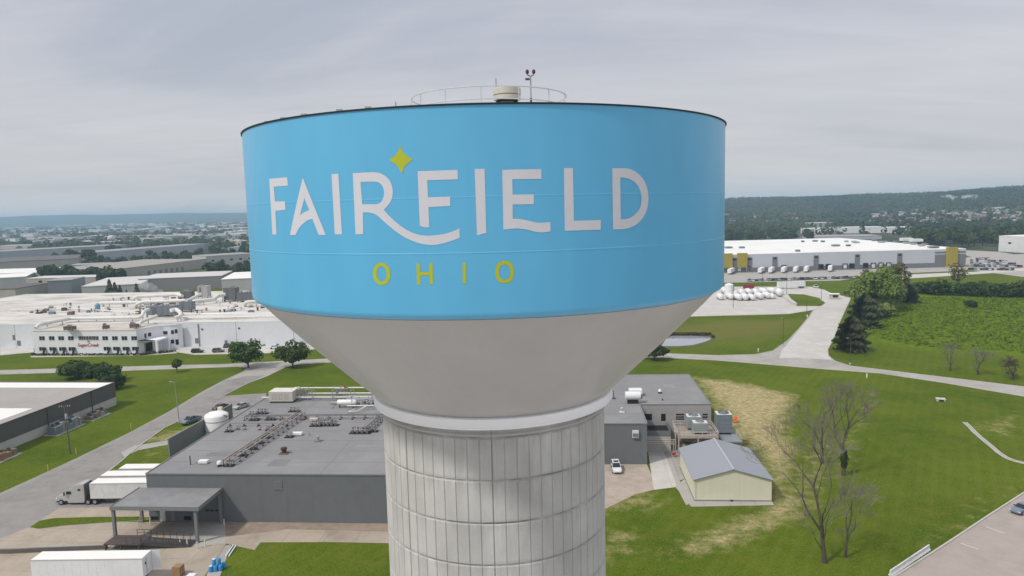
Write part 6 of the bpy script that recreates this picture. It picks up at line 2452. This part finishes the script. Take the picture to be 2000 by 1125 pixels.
for px, py in ((1423, 485), (1449, 485), (1558, 491.5), (1568, 473), (1607, 473), (1632, 481), (1653, 473), (1672, 475), (1668, 473.5), (1707, 471), (1722, 474), (1733, 472), (1750, 473.5), (1770, 476), (1784, 478), (1800, 481), (1818, 484.5), (1824, 484.8), (1806, 478.5), (1592, 472), (1657, 481)):
    p = at(px, py, DH)
    s = rg.uniform(1.4, 3.0)
    q = MB()
    q.box(-s, s, -s * .8, s * .8, .3, 1.5)
    q.box(-s * .7, s * .7, -s * .6, s * .6, 0, .3)
    q.box(-s * .6, s * .6, -s * .5, s * .5, 1.5, 1.65)
    tag(q.build('rooftop_unit', rg.choice((UNIT, STEEL, UNITD)), None, (p.x, p.y, DH), R(1)), 'small grey air unit on the huge white warehouse roof', 'rooftop unit', 'air units on the white warehouse roof')
for px, py in ((1770, 470), (1789, 472)):
    p = at(px, py, DH)
    q = MB()
    q.box(-5, 5, -3, 3, 0, 2.4)
    q.box(-4.6, 4.6, -2.6, 2.6, 2.4, 2.6)
    tag(q.build('roof_penthouse', WROOF, None, (p.x, p.y, DH), R(1)), 'white roof penthouse at the back edge of the huge white warehouse', 'penthouse', 'white penthouses on the warehouse roof')
# trailers at the docks and in the yard
first = None
rg = random.Random(16)
for px, py, lab in ((1421, 535, 'white trailer at the dock under the mustard portal by the tower'), (1484, 534.5, 'white trailer at the dock just past the second mustard portal'), (1508, 535, 'white trailer at the dock under the first narrow grey bay'), (1536, 535, 'first of three white trailers at the docks before the second narrow grey bay'), (1558, 534, 'middle of three white trailers at the docks before the second narrow grey bay'), (1577, 533, 'last of three white trailers at the docks before the second narrow grey bay'), (1625, 532, 'single white trailer at the dock past the second narrow grey bay')):
    p = at(px, py)
    loc_ = (p.x + 2.5, g1.y - 8.6 + .0175 * (p.x - g1.x), .05)
    if first is None:
        first = trailer(lab, loc_, R(62), 15, 'trailers backed onto the warehouse docks', m=WHITE)
    else:
        dup(first, loc_, R(62 + rg.uniform(-3, 3)), lab)
trailer('long white trailer parked alone on the road behind the tank yard', (*at(1545, 563.5)[:2], .05), R(4), 17, m=WHITE)
t = thing('shipping_container', 'dark red container behind the white tanks', 'container', (*at(1462, 563.5)[:2], .05), R(-6))
q = MB()
q.box(-3.1, 3.1, -1.25, 1.25, .1, 2.7)
for k in range(14):
    q.box(-2.95 + k * .44, -2.75 + k * .44, -1.29, 1.29, .25, 2.55)
q.build('body', mat('container_red', (.24, .025, .03), .6, .1), t)
q = MB()
q.box(3.1, 3.16, -1.2, -.03, .2, 2.6)
q.box(3.1, 3.16, .03, 1.2, .2, 2.6)
q.build('door', mat('container_door', (.20, .02, .025), .6), t)
t = thing('guard_booth', 'small tan guard booth with dark windows on the access road', 'booth', (*at(1629, 584)[:2], .05), R(-15))
q = MB()
q.box(-2.2, 2.2, -1.5, 1.5, 0, 2.7)
q.build('wall', mat('booth_tan', (.46, .42, .36), .7), t)
q = MB()
q.box(-2.6, 2.6, -1.9, 1.9, 2.7, 2.95)
q.build('roof', WROOF, t)
q = MB()
q.box(-.9, 1.7, -1.56, -1.48, 1.0, 2.2)
q.build('window', GLASS, t)
q = MB()
q.box(2.18, 2.26, -1.0, .6, .9, 2.2)
q.build('window', GLASS, t)
tiny_car('suv', P_BLACK, 'black suv on the road past the guard booth', (*at(1656, 574)[:2], .06), R(10), None)
tiny_car('pickup', P_WHITE, 'white pickup behind the long white trailer', (*at(1593, 562)[:2], .05), R(85), None)
# white tanks in the yard
TKW = mat('tank_yard_white', (.74, .74, .75), .4, .04, .5, dirt=(.5, .49, .47), dirt_amt=.35)
q = MB()
q.lathe([(.02, -4.0), (.9, -3.9), (1.36, -3.62), (1.5, -3.2), (1.5, 3.2), (1.36, 3.62), (.9, 3.9), (.02, 4.0)], 20, 0, (0, 0, 1.95), 'y')
tk0 = thing('storage_tank', 'white horizontal tank with a domed end in the crowded tank yard', 'tank', (0, 0, 0), 0, 'white tanks in the tank yard')
q.build('tank_shell', TKW, tk0, smooth=50)
for y in (-2.4, 2.4):
    q = MB()
    q.box(-1.2, 1.2, y - .25, y + .25, 0, .9)
    q.build('saddle', CONC, tk0)
q = MB()
q.tube([(0, -1, 3.4), (0, -1, 4.0)], .25, 10)
q.build('hatch', TKW, tk0)
rg = random.Random(17)
i = 0
for px, py, s in ((1410, 587, 1), (1429, 586.5, 1), (1445, 588, 1.05), (1459, 588, 1.1), (1472, 588, .95), (1487, 586, 1.1), (1502, 584.5, 1.05), (1513, 585, .85), (1527, 580, 1.25), (1419, 575, 1.1), (1438, 578, .9), (1452, 578, 1), (1466, 577, 1), (1480, 577, 1), (1495, 576, 1), (1511, 575, 1)):
    p = at(px, py)
    o = tk0 if i == 0 else dup(tk0, (0, 0, 0))
    o.location = (p.x, p.y + 4, .03)
    o.rotation_euler.z = R(rg.uniform(-14, 6))
    o.scale = (s, s, s)
    i += 1
t = thing('storage_tank', 'white upright tank with a dark ladder beside the tower tank edge', 'tank', (*at(1424, 577)[:2], .03), 0)
q = MB()
q.lathe([(.02, 0), (2.6, 0), (2.6, 6.2), (1.6, 6.9), (.02, 7.2)], 24)
q.build('tank_shell', TKW, t, smooth=50)
q = MB()
for x in (-.3, .3):
    q.bar((2.0 + x, -1.9, 0), (2.0 + x, -1.9, 6.5), .1, .1)
q.build('ladder', DSTEEL, t)
# low white wall beside the lawn island
t = thing('concrete_wall', 'low pale concrete block row beside the lawn island', 'wall', (0, 0, 0))
q = MB()
a, b_ = at(1528, 578), at(1553, 596)
for k in range(7):
    q.bar(a.lerp(b_, (k + .04) / 7) + Vector((0, 0, .55)), a.lerp(b_, (k + .96) / 7) + Vector((0, 0, .55)), 2.0, 1.1)
q.build('block_row', CONC_PALE, t)
# parked cars
rg = random.Random(18)
paints = [(P_WHITE, 'white'), (P_BLACK, 'black'), (P_GREY, 'grey'), (P_SILVER, 'silver'), (P_BLACK, 'black'), (P_BLUE, 'dark blue'), (P_RED, 'red'), (P_WHITE, 'white'), (P_GREY, 'grey'), (P_WHITE, 'white'), (P_SILVER, 'silver'), (P_WHITE, 'white')]
for k in range(36):
    px = 1463 + k * 6.35
    py = 549.5 - .030 * (px - 1463)
    if rg.random() < .12:
        continue
    p = at(px, py)
    m_, nm = rg.choice(paints)
    tiny_car(rg.choice(('sedan', 'suv', 'suv', 'pickup')), m_, nm + ' car in the parking row before the warehouse docks', (p.x, p.y + rg.uniform(-.4, .4), .05), R(90 + rg.uniform(-4, 4)), 'cars in the row before the warehouse docks')
for row, (y0, x0, x1) in enumerate(((506.5, 1891, 1925), (511, 1892, 1960), (516, 1892, 1978), (521, 1893, 1992), (527, 1888, 1975))):
    px = x0
    while px < x1:
        px += 5.6
        if rg.random() < .22:
            continue
        p = at(px, y0 + .01 * (px - x0))
        m_, nm = rg.choice(paints)
        tiny_car(rg.choice(('sedan', 'suv', 'pickup')), m_, nm + ' car in the big car park beyond the end of the white warehouse', (p.x, p.y, .05), R(60 + rg.uniform(-5, 5)), 'cars in the lot beyond the warehouse end')

# ------------------------------------------------------------------ other buildings
RECTS = []
def building(label, a, b_, h, dep, wall, roof, name='warehouse', group=None, bays=0, windows=0):
    """flat roofed block from the pixels of its near ground corners, height and depth in metres"""
    p, p2 = at(*a), at(*b_)
    d = Vector((p2.x - p.x, p2.y - p.y))
    wd = d.length
    rz = math.atan2(d.y, d.x)
    t = thing(name, label, 'building', (p.x, p.y, 0), rz, group)
    q = MB()
    q.box(0, wd, 0, dep, 0, h - .4)
    q.build('wall', wall, t)
    q = MB()
    q.prism([(-.2, -.2), (wd + .2, -.2), (wd + .2, dep + .2), (-.2, dep + .2)], h - .4, h)
    q.build('roof', roof, t)
    if bays:
        for k in range(bays):
            u = wd * (.3 + .45 * k / bays)
            q = MB()
            q.box(u - 1.6, u + 1.6, -.15, .02, .4, 4.2)
            q.build('dock_door', DGREY, t)
    if windows:
        for k in range(windows):
            u = wd * (k + .7) / (windows + .4)
            q = MB()
            q.box(u - 1.4, u + 1.4, -.1, .02, h * .5, h * .5 + 1.8)
            q.build('window', GLASS, t)
    RECTS.append((p.x, p.y, math.cos(rz), math.sin(rz), wd, dep))
    return t
GW = mat('far_grey_wall', (.40, .41, .44), .8, .08, .1)
GW2 = mat('far_pale_wall', (.46, .46, .46), .8, .08, .1)
TW = mat('far_tan_wall', (.42, .38, .34), .8, .08, .1)
DR = mat('far_dark_roof', (.125, .112, .108), .85, .1, .05)
MR = mat('far_mid_roof', (.30, .29, .285), .85, .1, .05)
LR = mat('far_light_roof', (.56, .54, .52), .8, .08, .05)
building('white walled warehouse with a light roof just behind the plant', (161, 584), (275, 578), 8.5, 70, GW2, LR, windows=0)
building('long grey block behind the steam plume with a pale parapet', (272, 570), (434, 563), 9.5, 45, mat('block_mauve', (.25, .24, .25), .8), LR)
building('white roofed block behind the dark plant units by the tower', (434, 570), (520, 566), 9, 60, GW2, WROOF)
building('blue grey building behind the west part of the plant roof', (95, 582), (141, 580), 12, 25, UNIT, MR)
building('grey building at the picture edge behind the plant roof', (-40, 592), (32, 590), 9, 40, TW, DR)
building('beige long building with a light roof before the tree belt', (52, 562), (188, 559), 7.5, 22, TW, LR, windows=3)
building('white roofed warehouse lower of two at the picture edge', (-120, 566), (52, 556), 7, 50, GW2, WROOF)
building('white roofed warehouse upper of two with a long pointed roof', (-150, 553), (112, 546), 7, 60, GW2, WROOF)
building('wide brown roofed warehouse behind the white roofed pair', (-160, 536), (152, 520), 9, 110, TW, DR)
building('pale grey green building half hidden behind dark trees', (134, 534), (207, 531), 8, 30, GW2, MR)
building('tan warehouse with a row of loading bays, end on to the tower', (234, 546), (404, 523), 9.5, 75, TW, mat('tan_roof', (.33, .30, .275), .85), bays=7)
building('grey office block with square windows next to the tan warehouse', (404, 523), (500, 516), 12, 40, GW2, MR, windows=5)
building('very long grey warehouse with a dark roof across the valley', (-160, 516), (250, 490), 10.5, 60, GW, MR)
building('second very long grey warehouse nearer the tower across the valley', (184, 507), (412, 487), 9.5, 50, GW, MR)
building('white industrial building right of the far car park', (1950, 491), (2060, 497), 15.5, 80, WHITE_DIRTY, WROOF, windows=3)
building('low white barrel roofed shed behind the huge warehouse, widest one', (1640, 456), (1722, 455), 10, 30, WHITE_DIRTY, WROOF)
building('low white barrel roofed shed behind the huge warehouse, one by the grey hall', (1570, 457), (1634, 456), 9, 30, WHITE_DIRTY, WROOF)
building('low white barrel roofed shed behind the huge warehouse, one by the woods', (1735, 455), (1786, 454), 9, 30, WHITE_DIRTY, WROOF)
building('grey hall with a shallow roof above the white sheds', (1592, 446), (1628, 445), 11, 40, TW, LR)
building('flat grey building between the huge warehouse and the white sheds', (1584, 469), (1722, 467), 4.5, 60, GW, MR)
building('thin white long building on the far valley floor', (1490, 437), (1514, 436.5), 7, 20, GW2, WROOF)
rg = random.Random(23)
far_cols = [GW, GW2, TW, WHITE_DIRTY]
far_roofs = [LR, MR, DR, WROOF, LR]
spec = [(0, 30, 449), (20, 74, 462), (75, 112, 472), (118, 190, 455), (128, 165, 448), (0, 18, 470), (30, 48, 472), (60, 100, 478), (196, 214, 470), (0, 60, 487), (165, 250, 447), (250, 275, 443), (292, 318, 453), (296, 318, 446), (335, 343, 451), (362, 387, 450), (366, 408, 457), (340, 366, 437), (425, 450, 437), (440, 456, 448), (450, 480, 455), (422, 474, 466), (310, 365, 468), (308, 335, 470), (420, 460, 477), (445, 465, 494), (474, 488, 482), (390, 420, 444), (200, 240, 440), (100, 130, 444), (410, 440, 452), (455, 485, 442), (230, 262, 456), (268, 290, 452), (172, 186, 481), (188, 210, 480)]
rg2 = random.Random(71)
for k in range(150):
    x0 = rg2.uniform(-10, 470)
    y_ = 440 - .0245 * x0 + 42 * rg2.random() ** 1.3
    spec.append((x0, x0 + rg2.uniform(5, 20), y_))
for k, (x0, x1, y) in enumerate(spec):
    h = rg.uniform(7, 11)
    building('small distant industrial building in the hazy valley town', (x0, y), (x1, y - .02 * (x1 - x0) - rg.uniform(-.5, .5)), h, rg.uniform(25, 70), rg.choice(far_cols), rg.choice(far_roofs), 'far_building', 'distant buildings of the valley town')
# a pale water sphere far off
t = thing('water_sphere', 'tiny pale round water tank in the far trees', 'water tank', tuple(at(218, 474)), 0)
q = MB()
q.ball((0, 0, 9), 8, 16)
q.build('tank_ball', LR, t, smooth=80)
q = MB()
q.tube([(0, 0, 0), (0, 0, 4)], 2.4, 12)
q.build('stem', LR, t)

# ------------------------------------------------------------------ hills
def ridge(ax):                       # ground height of the eastern ridge by bearing (x / y)
    k = np.interp(ax, [.02, .18, .30, .42, .50, .60, .72, 1.0, 1.5], [0, 42, 60, 66, 72, 74, 82, 84, 84])
    return k
def hill_z(x, y):
    d = math.hypot(x, y)
    ax = x / max(y, 1)
    s = min(1, max(0, (d - 1550) / 2000))
    s = s * s * (3 - 2 * s)
    u = .10 * math.sin(x * .004 + 1) * math.sin(y * .0035) + .06 * math.sin(x * .011) * math.sin(y * .009 + 2)
    return max(0.0, float(ridge(ax)) * (s + u * min(1, s * 3) * (1 if d < 3600 else .3)))
NA, ND = 90, 44
q = MB()
for i in range(NA + 1):
    ax = -.02 + 1.15 * i / NA
    for j in range(ND + 1):
        d = 1500 + 4600 * (j / ND) ** 1.2
        y = d / math.sqrt(1 + ax * ax)
        x = ax * y
        q.v.append((x, y, hill_z(x, y) + .05 if j else -2))
for i in range(NA):
    for j in range(ND):
        a = i * (ND + 1) + j
        q.f.append((a, a + ND + 1, a + ND + 2, a + 1))
        q.m.append(0)
hm, n, b = new_mat('wooded_ground')
tc = n.add('ShaderNodeTexCoord')
f = n.noise(tc.outputs['Object'], .006, 5, .65)
c = n.mix(n.ramp(f, .35, .65), (.028, .042, .018), (.06, .058, .04))
n.l.new(c, b.inputs['Base Color'])
b.inputs['Roughness'].default_value = 1
b.inputs['Specular IOR Level'].default_value = 0
structure(q.build('hills', hm, smooth=60))
q = MB()
prof = [(-.80, 118), (-.735, 146), (-.62, 150), (-.55, 138), (-.46, 128), (-.38, 112), (-.28, 104), (-.1, 98), (.1, 90), (.3, 80)]
NB = 120
for i in range(NB + 1):
    ax = -1.0 + 1.3 * i / NB
    h = float(np.interp(ax, [p[0] for p in prof], [p[1] for p in prof])) + 4 * math.sin(ax * 37) + 2.5 * math.sin(ax * 91)
    for y, hh in ((6200, -2), (7100, h * .40), (8000, 53 + (h - 53) * .588), (9500, h * .5), (11000, -2)):
        q.v.append((ax * y, y, hh))
for i in range(NB):
    for j in range(4):
        a = i * 5 + j
        q.f.append((a, a + 5, a + 6, a + 1))
        q.m.append(0)
structure(q.build('far_hills', hm, smooth=60))

def on_hill(px, py):
    d = ray(px, py)
    t_ = 600.0
    while t_ < 6000:
        p = Vector((0, 0, CAM_H)) + d * t_
        if p.z <= hill_z(p.x, p.y):
            return p
        t_ += 6
    return None
# houses on the slope
hw = [mat('house_white', (.52, .51, .49), .8, .05, .2), mat('house_tan', (.34, .29, .24), .8, .05, .2), mat('house_brick', (.22, .14, .11), .8, .05, .2)]
hr_ = [mat('house_roof_grey', (.20, .195, .195), .85), mat('house_roof_dark', (.10, .095, .092), .85), mat('house_roof_pale', (.36, .34, .33), .85)]
rg = random.Random(29)
spots = []
for k in range(78):
    spots.append((rg.uniform(1692, 1995), rg.uniform(414, 441)))
for k in range(20):
    spots.append((rg.uniform(1840, 1904), rg.uniform(385, 392)))
for k in range(26):
    spots.append((rg.uniform(1895, 1999), rg.uniform(408, 436)))
for k in range(12):
    spots.append((rg.uniform(1418, 1600), rg.uniform(418, 440)))
HOUSES = []
for px, py in spots:
    p = on_hill(px, py)
    if p is None:
        continue
    HOUSES.append((p.x, p.y))
    L_, W_, H_ = rg.uniform(13, 20), rg.uniform(9, 11), rg.uniform(5, 7)
    q = MB()
    q.box(-L_ / 2, L_ / 2, -W_ / 2, W_ / 2, -3, H_, 0)
    e = .5
    z0, z1 = H_ - .1, H_ + 3.2
    A_, B_, C_, D_ = (-L_ / 2 - e, -W_ / 2 - e, z0), (L_ / 2 + e, -W_ / 2 - e, z0), (L_ / 2 + e, W_ / 2 + e, z0), (-L_ / 2 - e, W_ / 2 + e, z0)
    r1, r2 = (-L_ / 2 - e, 0, z1), (L_ / 2 + e, 0, z1)
    q.poly([A_, B_, r2, r1], 1)
    q.poly([C_, D_, r1, r2], 1)
    q.poly([D_, A_, r1], 0)
    q.poly([B_, C_, r2], 0)
    up_ = py < 400
    tag(q.build('house', [hw[0] if up_ else rg.choice(hw), rg.choice(hr_)], None, (p.x, p.y, p.z), rg.uniform(-.7, .7)),
        'tiny pale house in the bright cluster high on the wooded hill' if up_ else 'tiny gabled house among trees on the lower hillside', 'house', 'houses high on the hill' if up_ else 'houses on the lower hillside')

# ------------------------------------------------------------------ trees of the town and the hill
def in_rect(x, y, m_=4):
    for ox, oy, c, s, wd, dp in RECTS:
        dx, dy = x - ox, y - oy
        u, v = dx * c + dy * s, -dx * s + dy * c
        if -m_ < u < wd + m_ and -m_ < v < dp + m_:
            return True
    return False
protos = []
for k in range(6):
    rg = random.Random(300 + k)
    q = MB()
    q.tube([(0, 0, 0), (0, 0, 4.5)], [.35, .18], 5, 1)
    pine = k == 5
    if pine:
        for i in range(170):
            f = rg.random()
            a = rg.uniform(0, 6.28)
            r_ = 4.0 * (1 - f) * rg.uniform(.5, 1)
            leaf_quad(q, Vector((math.cos(a) * r_, math.sin(a) * r_, .6 + 9.4 * f)), Vector((math.cos(a), math.sin(a), .6)), .75, rg)
    else:
        crown(q, (0, 0, 5.6), (4.6, 4.6, 4.4), 230, .85, rg, 8, .5)
    protos.append(q)
pm = [LEAF_DK, leaf_mat('town_leaf', (.03, .052, .014), (.055, .08, .022)), leaf_mat('far_olive_leaf', (.05, .068, .018), (.09, .11, .03)), LEAF_DK, LEAF_BR, NEEDLE]
pobj = [None] * 6
def town_tree(px, py, h, k, label, group):
    p = at(px, py)
    if pobj[k] is None:
        pobj[k] = o = protos[k].build('tree', [pm[k], BARK])
    else:
        o = pobj[k].copy()
        COL.objects.link(o)
    s = h / 10
    o.location = (p.x, p.y, 0)
    o.rotation_euler.z = px * 1.7 + py
    o.scale = (s * 1.05, s * 1.05, s)
    tag(o, label, 'tree', group)
    return (p.x, p.y)
rg = random.Random(33)
for px, py, h in ((216, 585, 13), (226, 585, 11), (236, 584, 9), (268, 582, 9.5), (248, 584, 6)):
    town_tree(px, py, h, 5, 'dark pointed conifer between the plant roof and the white walled warehouse', 'conifers behind the plant')
NT_ = 0
belts = [
    (75, 135, 541, 551, 13, 14, 'tree in the bushy belt between the white roofs and the brown warehouse'),
    (140, 200, 541, 549, 11, 12, 'tree in the belt before the half hidden grey green building'),
    (198, 242, 530, 562, 14, 13, 'tree in the tall dark clump at the end of the tan warehouse'),
    (102, 186, 507, 513, 11, 15, 'tree in front of the very long grey warehouse'),
    (208, 236, 493, 497, 10, 13, 'tree by the end of the very long grey warehouse'),
    (165, 300, 512, 524, 28, 10, 'tree in the row between the two long grey warehouses'),
    (290, 395, 500, 516, 26, 10, 'tree in the row behind the tan warehouse'),
    (360, 412, 505, 520, 10, 12, 'tree at the far end of the tan warehouse'),
    (405, 492, 524, 548, 22, 11, 'tree among the yards before the grey office block'),
    (412, 490, 492, 512, 22, 12, 'tree in the dark belt behind the grey office block'),
]
for x0, x1, y0, y1, cnt, h, lab in belts:
    for k in range(cnt):
        for _ in range(12):
            px, py = rg.uniform(x0, x1), rg.uniform(y0, y1)
            p = at(px, py)
            if not in_rect(p.x, p.y, 2):
                break
        town_tree(px, py, h * rg.uniform(.7, 1.2), rg.choice((0, 1, 2, 3, 0, 3)), lab, lab.replace('tree in', 'trees in').replace('tree ', 'trees '))
for x0, x1, y0, y1, cnt, h, lab in ((1416, 1585, 466, 476, 30, 16, 'tree in the wood behind the west half of the huge warehouse'), (1790, 1952, 470, 486, 44, 17, 'tree in the wood between the huge warehouse and the white industrial building'), (1960, 2010, 462, 468, 8, 16, 'tree in the wood behind the white industrial building')):
    for k in range(cnt):
        px, py = rg.uniform(x0, x1), rg.uniform(y0, y1)
        town_tree(px, py, h * rg.uniform(.75, 1.2), rg.choice((1, 2, 0, 2, 1)), lab, lab.replace('tree in', 'trees in'))

def far_mass(name, label, pts, m, per, seed):
    rg = random.Random(seed)
    q = MB()
    for x, y, z, h, r_ in pts:
        for k in range(per):
            v = Vector((rg.gauss(0, 1), rg.gauss(0, 1), rg.gauss(0, 1))).normalized()
            leaf_quad(q, Vector((x + v.x * r_ * .75, y + v.y * r_ * .75, z + h * .55 + v.z * h * .42)), v + Vector((0, 0, .5)), r_ * rg.uniform(.3, .5), rg)
    return tag(q.build(name, m), label, None, None, 'stuff')
rg = random.Random(35)
sets = {0: [], 1: [], 2: []}
cnt = 0
while cnt < 1500:
    px = rg.uniform(-60, 560)
    py = 432 - .0245 * px + 6 + 62 * rg.random() ** 1.7
    p = at(px, py)
    cl = math.sin(p.x * .006 + 1.3) * math.sin(p.y * .0042) + .6 * math.sin(p.x * .017 + p.y * .011)
    k_ = Vector((p.x, p.y)).normalized()
    if cl < rg.uniform(-.9, .7) or any(in_rect(p.x + k_.x * s_, p.y + k_.y * s_, 5) for s_ in (0, 20, 40, 60)):
        continue
    cnt += 1
    d = p.length
    s = 1 + d / 5000
    sets[rg.choice((0, 0, 1, 2))].append((p.x, p.y, 0, rg.uniform(7, 12) * min(s, 1.4), rg.uniform(4, 7.5) * s))
rg = random.Random(36)
hs = {0: [], 1: [], 2: []}
HA = np.array(HOUSES)
cnt = 0
while cnt < 10500:
    ax = rg.uniform(.06, .80)
    d = 1180 + 2600 * rg.random() ** .9
    y = d / math.sqrt(1 + ax * ax)
    x = ax * y
    z = hill_z(x, y)
    kx, ky = x / d, y / d
    if any(in_rect(x + kx * s_, y + ky * s_, 6) for s_ in (0, 30)):
        continue
    if min(np.min(np.hypot(HA[:, 0] - x - kx * s_, HA[:, 1] - y - ky * s_)) for s_ in (0, 14, 28)) < 13:
        continue
    if d < 1500 and rg.random() < .55:
        continue
    cnt += 1
    k = 2 if math.sin(x * .008 + y * .005) + rg.uniform(-.8, .8) > .9 else (1 if math.sin(x * .013 - y * .004) + rg.uniform(-1, 1) > .2 else 0)
    hs[k].append((x, y, z, rg.uniform(10, 17), rg.uniform(5, 8)))
far_dk = leaf_mat('far_dark_leaf', (.028, .052, .016), (.05, .08, .022), scale=.02)
far_ol = leaf_mat('far_mid_leaf', (.05, .08, .018), (.085, .12, .028), scale=.02)
far_br = leaf_mat('far_brown_twigs', (.065, .055, .042), (.095, .08, .055), scale=.02)
for k, m_ in ((0, far_dk), (1, far_ol), (2, far_br)):
    far_mass('far_woods', 'distant trees and woods of the hazy valley town', sets[k], m_, 12, 40 + k)
    far_mass('hill_woods', 'woods covering the eastern hillside', hs[k], m_, 11, 50 + k)

# ------------------------------------------------------------------ the air
hz, n, b = new_mat('haze')
hz.node_tree.nodes.remove(b)
pv = n.add('ShaderNodeVolumePrincipled', {'Color': (.54, .79, 1.0), 'Density': 1.4e-4, 'Anisotropy': .0})
n.l.new(pv.outputs[0], hz.node_tree.nodes['Material Output'].inputs['Volume'])
q = MB()
q.box(-14000, 14000, -300, 13000, -3, 116)
tag(q.build('haze', hz), 'thin blue haze over the valley', None, None, 'stuff')
